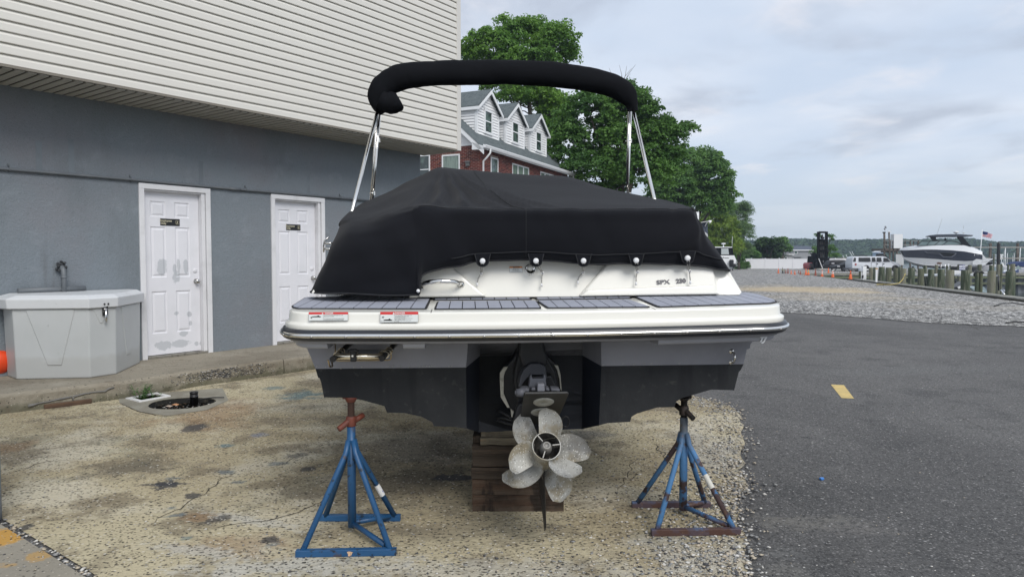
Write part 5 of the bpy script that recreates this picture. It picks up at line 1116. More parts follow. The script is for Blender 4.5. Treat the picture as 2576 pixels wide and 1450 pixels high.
pl_.prism([(-.108, -.150, hP), (.100, -.150, hP), (.108, -.14, hP), (.10, .10, hP), (.085, .34, hP), (-.095, .34, hP), (-.108, .10, hP), (-.112, -.14, hP)], (0, 0, .012)); o = pl_.build('cavitation_plate', mat('plate_black', (.028, .028, .028), .5, 0, [('n', (.05, .05, .048), 6, .5, .7, .7)], spec=.35), sd_o, bevel=.003); o.matrix_basis = DM
for ya, r_ in ((-.047, .052), (.09, .052)):
    an_ = MB(); an_.lathe([(0, 0), (.009, 0), (.010, .006), (.046, .007), (.052, .002), (.052, -.004)], 28, Matrix.Translation((-.006, ya, hP)) @ Matrix.Rotation(pi, 4, 'X')); o = an_.build('anode', mat('zinc', (.36, .36, .33), .75, .1, [('n', (.2, .2, .18), 25, .5, .65, .7)], bump=[(60, .002)]), sd_o); o.matrix_basis = DM
# ================================================================== COVER lying over the boat
cover = thing('boat_cover', 'taut black canvas cover stretched over the cockpit of the boat', 'boat cover', M=BT)
G = [
 [(786,732,.80),(784,735,.62),(830,737,.5),(900,739,.47),(970,742,.46),(1040,743,.46),(1056,738,.46),(1058,705,.48),(1068,688,.50),(1110,678,.53),(1160,668,.55),(1205,657,.57),(1345,655,.57),(1480,662,.57),(1610,662,.57),(1740,668,.58),(1795,673,.60),(1838,679,.60),(1836,676,.9)],
 [(792,718,.80),(795,716,.60),(835,712,.5),(900,714,.46),(970,716,.45),(1035,716,.45),(1050,708,.45),(1056,682,.46),(1072,662,.48),(1110,656,.50),(1160,646,.52),(1205,638,.54),(1345,634,.54),(1480,640,.54),(1610,638,.54),(1735,632,.55),(1775,642,.57),(1818,656,.62),(1816,655,.9)],
 [(812,675,.85),(813,668,.60),(845,655,.52),(900,650,.47),(970,645,.45),(1030,640,.44),(1050,632,.45),(1062,622,.455),(1080,615,.47),(1115,608,.49),(1160,602,.51),(1205,600,.52),(1345,598,.52),(1480,600,.52),(1610,600,.52),(1735,598,.53),(1765,604,.57),(1793,616,.64),(1790,615,.95)],
 [(828,632,.90),(831,620,.66),(858,608,.56),(905,605,.50),(970,600,.47),(1025,590,.45),(1046,580,.45),(1060,570,.455),(1078,566,.47),(1115,562,.49),(1160,560,.51),(1205,560,.52),(1345,560,.52),(1480,561,.52),(1610,561,.52),(1735,561,.53),(1756,566,.57),(1772,580,.66),(1770,580,.98)],
 [(838,600,.95),(845,588,.75),(868,581,.62),(912,578,.55),(970,566,.5),(1020,545,.48),(1040,535,.475),(1058,529,.475),(1078,529,.49),(1115,530,.51),(1160,530,.52),(1205,530,.53),(1345,531,.53),(1480,531.5,.53),(1610,531.5,.53),(1735,530,.54),(1747,536,.58),(1753,552,.68),(1754,555,1.0)],
 [(855,572,1.1),(859,563,.95),(885,558,.80),(920,555,.70),(966,541,.62),(1015,525,.56),(1040,519.5,.54),(1058,517.5,.54),(1080,519,.56),(1115,521.5,.58),(1160,523,.60),(1205,524,.61),(1345,525,.61),(1480,525,.61),(1610,524.5,.61),(1730,523,.62),(1743,524.5,.66),(1747,532,.8),(1749,536,1.1)],
 [(865,555,1.3),(868,548,1.2),(893,542,1.1),(928,538,1.0),(970,527,.95),(1012,515,.90),(1040,508,.88),(1062,505,.88),(1087,505,.88),(1122,507,.88),(1162,508,.88),(1207,510,.88),(1345,512,.88),(1480,513.5,.88),(1600,514.5,.88),(1708,517,.90),(1733,519.5,.95),(1741,526,1.05),(1743,530,1.3)],
 [(873,540,1.6),(880,532,1.55),(906,525,1.5),(940,519,1.45),(976,508,1.4),(1010,497,1.35),(1038,489,1.35),(1064,485,1.35),(1092,484,1.35),(1128,485,1.35),(1164,487,1.35),(1210,489,1.35),(1345,494,1.35),(1478,499,1.35),(1585,504,1.35),(1685,511,1.38),(1720,516,1.4),(1733,522,1.45),(1736,526,1.6)],
 [(893,528,2.25),(900,518,2.2),(930,508,2.15),(962,498,2.1),(995,485,2.1),(1023,472,2.1),(1045,463,2.1),(1068,456,2.1),(1094,452,2.1),(1130,452,2.1),(1168,455,2.1),(1213,458,2.1),(1342,466,2.1),(1470,472,2.1),(1555,481,2.1),(1640,497,2.15),(1683,508,2.2),(1700,515,2.25),(1704,519,2.3)],
 [(925,515,2.95),(932,509,2.9),(948,501,2.9),(976,489,2.9),(1005,474,2.9),(1035,459,2.9),(1058,448,2.9),(1080,438,2.9),(1098,428,2.9),(1118,422,2.9),(1165,426,2.9),(1218,431,2.9),(1335,441,2.9),(1425,445,2.9),(1500,474,2.9),(1575,500,2.9),(1612,513,2.9),(1625,518,2.9),(1628,521,2.9)]]
rows = [[bl(*p) for p in r_] for r_ in G]
last = rows[-1]
for y_, fx, zt_, zedge in ((3.5, .98, .82, .55), (4.3, .92, .60, .48), (5.2, .75, .50, .45), (6.0, .45, .42, .38), (6.6, .12, .36, .34)):
    rr_ = []
    for j in range(19):
        s_ = -1 + 2 * j / 18; rr_.append(Vector((s_ * 1.22 * fx, y_, zt_ - (zt_ - zedge) * abs(s_) ** 2.2)))
    rows.append(rr_)
def cm(Pm, t):      # P0..P3
    a, b_, c_, d_ = Pm; return .5 * ((2 * b_) + (c_ - a) * t + (2 * a - 5 * b_ + 4 * c_ - d_) * t * t + (3 * b_ - a - 3 * c_ + d_) * t ** 3)
def refine(rows, n_):
    o = []; m_ = len(rows)
    for i in range(m_ - 1):
        P = [rows[max(i - 1, 0)], rows[i], rows[i + 1], rows[min(i + 2, m_ - 1)]]
        for k in range(n_): o.append([cm([P[q][j] for q in range(4)], k / n_) for j in range(len(rows[0]))])
    o.append(rows[-1]); return o
rows = refine(rows, 9); rows = list(map(list, zip(*rows))); rows = refine(rows, 10); rows = list(map(list, zip(*rows)))
nr, nc = len(rows), len(rows[0])
PK = bl(1112, 424, 2.9)
mnx = lambda *a: mnoise.noise(Vector(a))
def ridge(x): return 1 - abs(x) * 2
out_ = []
for i in range(nr):
    ro = []
    for j in range(nc):
        p = rows[i][j]; a = rows[min(i + 1, nr - 1)][j] - rows[max(i - 1, 0)][j]; b_ = rows[i][min(j + 1, nc - 1)] - rows[i][max(j - 1, 0)]
        n_ = b_.cross(a); n_ = n_.normalized() if n_.length > 1e-9 else Vector((0, 0, 1))
        if n_.dot(Vector((0, -1, .6))) < 0: n_ = -n_
        gi, gj = i / 9, j / 10; d = .004 * mnx(p.x * 2.5, p.y * 2.5, p.z * 2.5)
        if gi > 5:      # top sheet : folds fanning from the seat's left corner towards the centre seam
            wx = max(0, min(1, (gj - 6) / 1.5)) * max(0, min(1, (13.2 - gj) / 3)); wy = max(0, min(1, (gi - 5.05) / .6)) * max(0, min(1, (9.4 - gi) / 1.2))
            ax, ay = p.x - PK.x, PK.y - p.y; th_ = atan2(ax, ay + .25); wf_ = max(0, min(1, (th_ + .06) / .06)) * max(0, min(1, (.32 - th_) / .08)); far_ = min(1, max(0, ay) / 1.4)
            sn = sin(th_ * 92 + 2.5 * mnx(p.x * 2, p.y * 1.2, 0)); d += wf_ * wy * far_ * .024 * (abs(sn) ** 1.5 * (1 if sn > 0 else -.5))
            d += wx * max(0, 1 - abs(gi - 5.5) / .6) * .006 * mnx(p.x * 14, p.y * 6, 3)
            wl_ = max(0, min(1, (6.5 - gj) / 2)); d += wl_ * .018 * mnx(p.x * 5, p.y * 2.2, 1)
            wr_ = max(0, min(1, (gj - 12.5) / 2)); d += wr_ * .006 * mnx(p.x * 1.5, p.y * 5, 2)
        else:
            d += .006 * mnx(p.x * 3, 5, p.z * 5) + max(0, 1 - abs(gi - 4.6) / .5) * .004 * mnx(p.x * 9, 2, p.z * 30)
            if gj < 6: d += .014 * mnx(p.x * 2 + p.z * 3, 1, p.z * 9 - p.x * 2) + max(0, 1 - gi) * .012 * mnx(p.x * 2, 4, p.z * 30)
            if gj > 14.5: d += .018 * mnx(p.x * 7 - p.z * 6, 7, p.z * 2)
        # long soft pull lines on the stern face
            d += .009 * mnx(p.x * 8 + p.z * 5, 3, 0)
        ro.append(p + n_ * d)
    out_.append(ro)
cv = MB(); cv.grid(out_, 0, True); co = cv.build('cover_sheet', mat('cover_canvas', (.0085, .0092, .0122), .86, 0, [('n', (.0125, .013, .0165), 1.5, .4, .7, .8), ('n', (.024, .024, .027), 28, .66, .80, .35), ('n', (.05, .05, .055), 7, .70, .78, .5, (1, 1, 1), 9)], bump=[(500, .0006)], spec=.10, sheen=.06), cover)
sl_ = co.modifiers.new('thickness', 'SOLIDIFY'); sl_.thickness = .004; sl_.offset = -1
for e_, s_ in ((0, -1), (-1, 1)):     # the cover's sides, pulled down to the rub rail
    rws = [[], [], []]
    for i in range(48, nr):
        p = out_[i][e_]; k = min(1, (i - 48) / 14); q = Vector((s_ * min(1.235, sheer_x(p.y) * .965), p.y, .035 + sheer_z(p.y))); q = p.lerp(q, k)
        rws[0].append(p); rws[1].append(p.lerp(q, .5) + Vector((s_ * .03 * k, 0, .01 * mnx(p.y * 5, 1, 2)))); rws[2].append(q)
    m_ = MB(); m_.grid(rws); m_.build('cover_skirt', co.data.materials[0], cover)
pipem = mat('cover_piping', (.010, .011, .014), .8)
def along(fi, j0, j1, out=.004): 
    i_ = int(round(fi * 9)); return [out_[i_][j] + Vector((0, -out, out * .4)) for j in range(j0, j1)]
m_ = MB(); m_.tube(along(4.65, 68, 165), .0035, 6); m_.build('cover_piping', pipem, cover)
m_ = MB(); m_.tube(along(.05, 2, nc - 10, .002), .005, 6); m_.build('hem_binding', pipem, cover)
m_ = MB(); m_.tube([p + Vector((0, -.003, .0)) for p in along(.95, 95, nc - 12, .003)], .003, 6); m_.build('cover_piping', pipem, cover)
def cols(fj, i0, i1): j = int(round(fj * 10)); return [out_[i][j] + Vector((0, -.001, .002)) for i in range(i0, i1)]
def gpt(i, j): a = int(j); return out_[i][a].lerp(out_[i][a + 1], j - a)
sm_l = [gpt(i, 118.5 - max(0, i - 44) * .30) + Vector((0, -.0005, .0015)) for i in range(2, 82)]
m_ = MB(); m_.tube(sm_l, .0022, 6); m_.build('cover_seam', pipem, cover)
# tabs, knobs and shock cords
wpl = mat('white_knob', (.78, .78, .78), .35); crd = mat('shock_cord', (.36, .35, .32), .7, 0, [('n', (.15, .14, .13), 60, .5, .6, .7)])
for ku, kv, mu, mv, tu, tv in ((1213.9, 656, 1210, 687.4, 1200.4, 712), (1348.3, 655.6, 1364.8, 686, 1362.6, 713.6), (1468, 655.6, 1466, 685, 1453.5, 707), (1600.6, 654.5, 1603.5, 683.8, 1600, 710), (1730, 648.6, 1734.4, 681, 1736.6, 707)):
    yk = .52; K = bl(ku, kv, yk); tb = MB(); c8 = []
    for q in range(13): a = pi + pi * q / 12; c8.append(bl(ku + 15 * cos(a), kv + 1 - 13 * sin(a), yk + .012))
    P = [bl(ku - 20, kv - 18, yk + .012)] + c8 + [bl(ku + 20, kv - 18, yk + .012)]; tb.prism(P, (0, .007, 0)); tb.build('cover_tab', co.data.materials[0], cover, bevel=.002)
    tb = MB(); tb.tube(P, .003, 5); tb.build('tab_binding', pipem, cover)
    kn = MB(); kn.lathe([(.0145, -.012), (.0155, 0), (.0145, .006), (.009, .0095), (0, .0105)], 20, frame(K, (1, 0, 0), (0, 0, 1))); kno = kn.build('knob', wpl, cover)
    Mm = ws(mu, mv, .062 if 1530 < mu else .028); T_ = ws(tu, tv, .066 if 1530 < mu else .03); cd_ = MB()
    side = Vector((.0065, 0, 0))
    for s_ in (-1, 1): cd_.tube([K + side * s_ + Vector((0, -.004, -.008)), K.lerp(Mm, .5) + side * s_ * .9, Mm + side * s_ * .5], .0030, 6)
    cd_.tube([Mm, Mm.lerp(T_, .5) + Vector(((Mm.x - T_.x) * -.25, 0, 0)), T_], .0032, 6); cd_.build('shock_cord', crd, cover)
    e = MB(); e.lathe([(.0085, -.004), (.009, 0), (.0085, .006), (.004, .008)], 14, frame(Mm + Vector((0, -.006, 0)), (1, 0, 0), (0, 0, 1))); e.lathe([(.0032, .0), (.0032, .009), (0, .009)], 10, frame(Mm + Vector((0, -.006, 0)), (1, 0, 0), (0, 0, 1)), 1); e.build('cord_lock', [wpl, dk1], cover)
    e = MB(); e.tube([T_ + Vector((0, 0, .004)), T_ + Vector((0, 0, -.004)), T_ + Vector((0, 0, -.016))], [.004, .0065, .0055], 10); e.build('cord_end', wpl, cover)
K = bl(1052, 731.2, .44); kn = MB(); kn.lathe([(.009, -.01), (.010, 0), (.008, .005), (0, .007)], 16, frame(K, (1, 0, 0), (0, 0, 1))); kn.build('snap', wpl, cover)
# ================================================================== TREES
def make_leaves(name, blobs, n_clump, per, leaf, mt, parent, clump_r=.45, squash=.75, seed=1, droop=0.0, aspect=.55):
    r_ = np.random.default_rng(seed); C = []; wts = np.array([b[3] * b[4] for b in blobs], float); wts /= wts.sum()
    for b, k in zip(blobs, np.maximum(3, (wts * n_clump)).astype(int)):
        d_ = r_.normal(size=(k, 3)); d_ /= np.linalg.norm(d_, axis=1)[:, None]; d_[:, 2] = np.where(d_[:, 2] < -.5, -d_[:, 2], d_[:, 2])
        rad = r_.uniform(.35, 1.0, (k, 1)) ** .45 * r_.choice([1, 1, 1, 1, 1.12, 1.30], (k, 1)); C.append(np.array(b[:3]) + d_ * rad * np.array([b[3], b[3] * .8, b[4]]))
    C = np.concatenate(C); m_ = len(C); cr = r_.uniform(.5, 1.25, m_) * clump_r
    d_ = r_.normal(size=(m_, per, 3)); d_ /= np.linalg.norm(d_, axis=2)[:, :, None]; d_[:, :, 2] = np.where(d_[:, :, 2] < -.3, -d_[:, :, 2], d_[:, :, 2])
    P = C[:, None] + d_ * (r_.uniform(.3, 1, (m_, per, 1)) ** .5) * cr[:, None, None] * np.array([1, 1, squash]); P = P.reshape(-1, 3); D = d_.reshape(-1, 3)
    n_ = len(P); nrm = D * .6 + r_.normal(size=(n_, 3)) * .55 + np.array([0, 0, .45]); nrm /= np.linalg.norm(nrm, axis=1)[:, None]
    t = np.cross(nrm, r_.normal(size=(n_, 3))); t[:, 2] -= droop; t -= nrm * (t * nrm).sum(1)[:, None]; t /= np.linalg.norm(t, axis=1)[:, None]; s_ = np.cross(nrm, t)
    ll = (leaf * r_.uniform(.6, 1.35, n_))[:, None]
    V = np.stack([P - t * ll * .5, P + s_ * ll * .5 * aspect, P + t * ll * .5 - nrm * ll * .1, P - s_ * ll * .5 * aspect], 1).reshape(-1, 3)
    Fq = np.arange(n_ * 4).reshape(-1, 4); o = link(name, np_mesh(name, V, Fq, [mt]), parent); return o
bark = mat('bark', (.085, .07, .055), .9, 0, [('n', (.04, .033, .026), 6, .4, .65, .8, (1, 1, .2))], bump=[(8, .03, (1, 1, .2))])
def tree(name, label, blobs_px, Y, base_u, mt, n_clump, per, leaf, clump_r=.45, seed=1, group=None, trunk_r=.3, droop=0, aspect=.55, gz_=0.0, branches=7):
    bl_ = []; b0 = at(base_u, 700, Y); base = Vector((b0.x, Y, gz_))
    t = thing(name, label, 'tree', base, group=group)
    for u, v, ru, rv in blobs_px:
        p = at(u, v, Y + random.uniform(-1, 1) * Y * .02) - base; bl_.append((p.x, p.y, p.z, ru * Y / F, rv * Y / F))
    zc_ = sum(b[2] for b in bl_) / len(bl_); xc_ = sum(b[0] for b in bl_) / len(bl_)
    m_ = MB(); fork = Vector((xc_ * .3, 0, max(1.2, min(b[2] - b[4] for b in bl_) * .9)))
    m_.tube([(0, 0, -.35), (xc_ * .08, 0, fork.z * .5), fork], [trunk_r, trunk_r * .8, trunk_r * .65], 9)
    m_.build('trunk', bark, t); m_ = MB()
    for i, b in enumerate(sorted(bl_, key=lambda q: -q[3])[:branches]):
        e = Vector(b[:3]) + Vector((0, 0, b[4] * .4)); mid = fork.lerp(e, .5) + Vector((random.uniform(-.4, .4), random.uniform(-.4, .4), .3)); m_.tube([fork - Vector((0, 0, .3)), mid, e], [trunk_r * .45, trunk_r * .28, .03], 6)
        for _ in range(5):
            s_ = fork.lerp(e, random.uniform(.5, 1)); f_ = s_ + Vector((random.uniform(-1, 1) * b[3], random.uniform(-1, 1) * b[3] * .5, random.uniform(.0, .9) * b[4])) * .8; m_.tube([s_, s_.lerp(f_, .5) + Vector((0, 0, .15)), f_], [.06, .04, .015], 4)
    m_.build('branch', bark, t); make_leaves('crown', bl_, n_clump, per, leaf, mt, t, clump_r, .75, seed, droop, aspect)
    return t
lfA = leafmat('leaf_green', (.115, .24, .045), (.18, .33, .055), (.23, .38, .09), .45, .4)
lfB = leafmat('leaf_deep', (.065, .15, .036), (.125, .25, .052), (.18, .32, .08), .5, .4)
lfC = leafmat('leaf_mid', (.09, .19, .05), (.145, .27, .06), (.19, .33, .10), .6, .4)
lfW = leafmat('leaf_soft', (.12, .20, .08), (.15, .25, .09), (.20, .29, .12), .8)
lfY = leafmat('leaf_bamboo', (.17, .28, .045), (.25, .34, .05), (.11, .21, .04), .9)
TG = 'trees behind the boat and house'
tree('broadleaf_tree', 'tallest round-topped green tree rising over the dormer roofs', [(1310, 100, 70, 46), (1240, 125, 66, 40), (1395, 115, 52, 44), (1200, 150, 38, 30), (1430, 148, 26, 22), (1330, 160, 90, 32), (1350, 255, 62, 34), (1290, 245, 44, 26), (1395, 300, 42, 55), (1245, 222, 26, 14), (1370, 360, 50, 60)], 50, 1370, lfA, 760, 75, .21, .60, 2, TG, .45)
tree('broadleaf_tree', 'broad dark green tree behind the right leg of the folded boat top', [(1480, 295, 66, 52), (1425, 370, 50, 66), (1560, 300, 62, 66), (1610, 275, 42, 40), (1560, 380, 92, 66), (1640, 350, 62, 56), (1690, 345, 36, 34), (1725, 325, 20, 16), (1500, 440, 90, 50), (1600, 440, 84, 56), (1680, 420, 50, 50), (1590, 225, 12, 26), (1490, 500, 90, 40)], 42, 1560, lfB, 1000, 75, .19, .50, 3, TG, .4)
tree('broadleaf_tree', 'dark green tree right of the boat top and above the bright bamboo', [(1740, 425, 54, 42), (1700, 480, 66, 50), (1790, 455, 44, 50), (1815, 500, 34, 40), (1760, 520, 72, 46), (1660, 540, 60, 40), (1790, 410, 24, 24)], 80, 1740, lfC, 900, 75, .30, .75, 4, TG, .45, gz_=-.2)
tree('willow_tree', 'soft grey-green drooping tree at the right end of the row of trees', [(1850, 545, 34, 32), (1868, 590, 26, 30), (1876, 532, 18, 20), (1848, 600, 24, 26), (1868, 632, 20, 22)], 112, 1858, lfW, 420, 60, .30, .75, 5, TG, .25, droop=1.6, aspect=.25, gz_=-.4)
tree('bamboo', 'bright yellow-green bamboo clump beside the boat cover', [(1798, 560, 34, 36), (1825, 590, 32, 44), (1775, 600, 28, 50), (1795, 625, 34, 30), (1848, 625, 16, 26)], 109, 1800, lfY, 480, 70, .52, .75, 6, None, .12, droop=1.2, aspect=.16, branches=14, gz_=-.4)
# bare twigs sticking out of the big tree
tw = MB()
b0 = at(1562, 235, 42)
for k in range(9):
    e = at(1530 + 9 * k + random.uniform(-4, 4), random.uniform(158, 195), 42); tw.tube([b0 + Vector((random.uniform(-.2, .2), 0, 0)), b0.lerp(e, .6) + Vector((random.uniform(-.15, .15), 0, .1)), e], [.02, .012, .006], 4)
tw.build('dead_branch', bark, label='bare grey twigs sticking up above the dark tree behind the boat top', cat='branch')
# ================================================================== BRICK HOUSE
HY = 31.0; hc = at(1208, 365, HY); hp = Vector((hc.x, HY, -.3)); HA = R(24.6)
HM = Matrix.Translation(hp) @ Matrix.Rotation(pi / 2 - HA, 4, 'Z'); HI = HM.inverted(); HC_ = HI @ CP
def hl(u, v, y):
    d_ = HI.to_3x3() @ ray(u, v); k = (y - HC_.y) / d_.y; return HC_ + d_ * k
def hg(u, v, x=0.0):
    d_ = HI.to_3x3() @ ray(u, v); k = (x - HC_.x) / d_.x; return HC_ + d_ * k
ze = hc.z + .3; LEN = hl(1428, 432, 0).x; print('house eave', ze, 'len', LEN)
house = thing('brick_house', 'brick house with grey shingle roof and three white dormers behind the boat', 'house', M=HM)
mort = mat('mortar', (.36, .29, .25), .9, 0, [('n', (.34, .28, .25), 3, .4, .7, .6)]); brk = [mat('brick_red', (.15, .035, .028), .85, 0, [('n', (.14, .04, .035), 4, .4, .6, .6)]), mat('brick_dark', (.08, .022, .02), .85), mat('brick_brown', (.19, .06, .04), .85)]
wvin = mat('white_vinyl_siding', (.82, .82, .82), .5); wtr = mat('white_trim', (.78, .79, .80), .45)
shin = mat('grey_shingle', (.105, .125, .13), .95, 0, [('v', (.065, .08, .085), 5, .3, .8, .7, (1.2, 2.5, 2.5)), ('n', (.15, .17, .17), 9, .5, .7, .6), ('n', (.09, .11, .11), 1.5, .5, .7, .4)], bump=[(14, .01)])
glass = mat('window_glass', (.03, .045, .045), .06, 0, [('n', (.10, .15, .13), 1.5, .45, .6, .8)], spec=.8); glass2 = mat('curtain_glass', (.20, .26, .22), .12, 0, [('n', (.1, .14, .12), 6, .45, .6, .8, (4, 4, .3))], spec=.8)
WB = MB(); WB.b2((0, 0, -1), (LEN, .2, ze)); WB.b2((0, .2, -1), (.2, 6.2, ze)); WB.b2((LEN - .2, .2, -1), (LEN, 6.2, ze)); WB.b2((.2, 6.0, -1), (LEN - .2, 6.2, ze)); WB.build('wall', mort, house)
bk = MB(); CH = .0677
wins = []
def wrect(u0, v0, u1, v1, face):
    if face == 'L': a, b_ = hl(u0, v0, 0), hl(u1, v0, 0); t = a.z; return [a.x, b_.x, t - 1.25, t]
    a, b_ = hg(u0, v0), hg(u1, v0); return [b_.y, a.y, a.z - 1.3, a.z]
WL = [wrect(1233.7, 394, 1252.4, 450, 'L'), wrect(1288, 410, 1329.7, 450, 'L'), wrect(1359, 431, 1392.7, 460, 'L')]; WG = [wrect(1112, 390.5, 1157, 440, 'G'), wrect(1050, 391, 1082, 440, 'G')]
z_ = ze - CH * 38; row = 0
while z_ < ze - .03:
    for face, Ln, W_ in (('L', LEN, WL), ('G', 6.0, WG)):
        x = -.0 - (.1 if row % 2 else 0)
        while x < Ln - .02:
            a, b_ = max(x, 0), min(x + .2, Ln)
            for w_ in W_:
                if z_ + CH > w_[2] and z_ < w_[3] + .03:
                    if a < w_[0] < b_: b_ = w_[0] + .005
                    elif a < w_[1] < b_: a = w_[1] + .008
            if b_ - a > .03 and not any(b_ > w_[0] + .02 and a < w_[1] - .02 and z_ + CH > w_[2] and z_ < w_[3] + .03 for w_ in W_):
                o_ = random.uniform(.006, .013); mi = random.choice([0, 0, 0, 1, 1, 2])
                if face == 'L': bk.add([(a, -o_, z_), (b_ - .012, -o_, z_), (b_ - .012, -o_, z_ + .056), (a, -o_, z_ + .056), (a, 0, z_), (b_ - .012, 0, z_), (b_ - .012, 0, z_ + .056), (a, 0, z_ + .056)], [(0, 1, 2, 3), (0, 4, 5, 1), (3, 2, 6, 7), (0, 3, 7, 4), (1, 5, 6, 2)], mi)
                else: bk.add([(-o_, b_ - .012, z_), (-o_, a, z_), (-o_, a, z_ + .056), (-o_, b_ - .012, z_ + .056), (0, b_ - .012, z_), (0, a, z_), (0, a, z_ + .056), (0, b_ - .012, z_ + .056)], [(0, 1, 2, 3), (0, 4, 5, 1), (3, 2, 6, 7), (0, 3, 7, 4), (1, 5, 6, 2)], mi)
            x += .21
    z_ += CH; row += 1
props(bk.build('brickwork', brk, house), kind='stuff')
lb = MB(); lb.b2((-.006, -.006, -1), (LEN + .006, .0, ze - CH * 38)); lb.b2((-.006, 0, -1), (0, 6.2, ze - CH * 38)); lb.build('lower_wall', brk[0], house)
def window(w_, face, panes, gl, parent=house, y=0.0):
    fw = .055; fr = MB(); gm_ = MB()
    def bb(mb, a0, a1, z0, z1, d0, d1):
        if face == 'L': mb.b2((a0, y - d1, z0), (a1, y - d0, z1))
        else: mb.b2((-d1, a0, z0), (-d0, a1, z1))
    a0, a1, z0, z1 = w_
    bb(fr, a0, a0 + fw, z0, z1, -.04, .03); bb(fr, a1 - fw, a1, z0, z1, -.04, .03); bb(fr, a0 + fw, a1 - fw, z1 - fw, z1, -.04, .03); bb(fr, a0 + fw, a1 - fw, z0, z0 + fw, -.04, .035)
    if panes > 1:
        for k in range(1, panes): xm2 = a0 + (a1 - a0) * k / panes; bb(fr, xm2 - .035, xm2 + .035, z0 + fw, z1 - fw, -.04, .025)
    if panes < 0: zm2 = (z0 + z1) / 2; bb(fr, a0 + fw, a1 - fw, zm2 - .02, zm2 + .02, -.03, .02)
    f_ = fr.build('window', wtr, parent); bb(gm_, a0 + fw, a1 - fw, z0 + fw, z1 - fw, -.03, .004); gm_.build('pane', gl, f_); return f_
window(WL[0], 'L', 1, glass); window(WL[1], 'L', 3, glass2); window(WL[2], 'L', 3, glass2); window(WG[0], 'G', 1, glass2); window(WG[1], 'G', -2, glass)
# roof
SL = .90; OVH = .32; yr = 3.05; zr = ze + .06 + SL * yr
rf = MB()
def roofpt(x, y, lift=0): return Vector((x, y, ze + .06 + SL * (y if y < yr else 2 * yr - y) + lift))
nxs = 46
for side in (0, 1):
    ys_ = [(-OVH + (yr + OVH) * i / 22) for i in range(23)]; rows = []
    for i, y_ in enumerate(ys_):
        yy = y_ if side == 0 else 2 * yr - y_
        rows.append([roofpt(-.30 + (LEN + .6) * j / nxs, yy, .0) for j in range(nxs + 1)]); 
        if i < 22: rows.append([roofpt(-.30 + (LEN + .6) * j / nxs, (ys_[i + 1] if side == 0 else 2 * yr - ys_[i + 1]), -.0 + .014) for j in range(nxs + 1)])
    rf.grid(rows, 0, False, flip=bool(side))
rf.build('roof', shin, house)
rk = MB()
for x_ in (-.30, LEN + .28):
    for s_ in (0, 1):
        y0_, y1_ = (-OVH, yr) if s_ == 0 else (2 * yr + OVH, yr)
        A, B = roofpt(x_, -OVH, -.02), roofpt(x_, yr, -.02)
        if s_: A.y = 2 * yr + OVH
        rk.prism([A, B, B - Vector((0, 0, .20)), A - Vector((0, 0, .20))], (.03, 0, 0))
rk.build('rake_board', wtr, house)
gb = MB(); zcur = ze + .02
while zcur < zr - .3:      # clapboards of the gable, each one lapped over the one below
    yA = (zcur + .1 - ze - .06) / SL; 
    for xg, s_ in ((0, -1), (LEN, 1)): gb.add([(xg + s_ * .022, 2 * yr - yA + .1, zcur), (xg + s_ * .022, yA - .1, zcur), (xg + s_ * .004, yA - .0, zcur + .1), (xg + s_ * .004, 2 * yr - yA, zcur + .1), (xg, yA - .1, zcur), (xg, 2 * yr - yA + .1, zcur)], [(0, 1, 2, 3), (0, 5, 4, 1)] if s_ < 0 else [(3, 2, 1, 0), (1, 4, 5, 0)])
    zcur += .1
props(gb.build('gable_clapboard', wvin, house), kind='stuff')
ft = MB(); ft.b2((-.28, -OVH + .02, ze - .10), (LEN + .28, -.0, ze - .07)); ft.b2((-.29, -OVH, ze - .22), (LEN + .29, -OVH + .03, ze - .02)); ft.prism([(-.30, -OVH, ze - .22), (-.30, .25, ze - .22), (-.30, .25, ze + .1), (-.30, -OVH, ze - .1)], (.29, 0, 0)); ft.build('eave_box', wtr, house)
gt = MB(); gt.prism([(-.33, -OVH - .0, ze - .06), (-.33, -OVH - .13, ze - .04), (-.33, -OVH - .13, ze - .08), (-.33, -OVH - .09, ze - .17), (-.33, -OVH, ze - .17)], (LEN + .66, 0, 0)); gt.build('gutter', wtr, house)
for x_, s_ in ((.22, 1), (LEN - .1, 1)):
    d_ = MB(); d_.tube([(x_ , -OVH - .06, ze - .12), (x_, -OVH - .06, ze - .32), (x_ - .04, -.20, ze - .55), (x_ - .04, -.06, ze - .66), (x_ - .04, -.055, -.5)], .045, 8, sm=True); d_.build('downspout', wtr, house)
lgt = MB(); q = hg(1178, 412); lgt.b2((-.09, q.y - .09, q.z - .10), (0, q.y + .09, q.z + .10)); lgt.b2((-.13, q.y - .12, q.z + .05), (-.0, q.y + .12, q.z + .12)); lgt.build('wall_lamp', mat('lamp_grey', (.12, .12, .12), .4), house, bevel=.01)
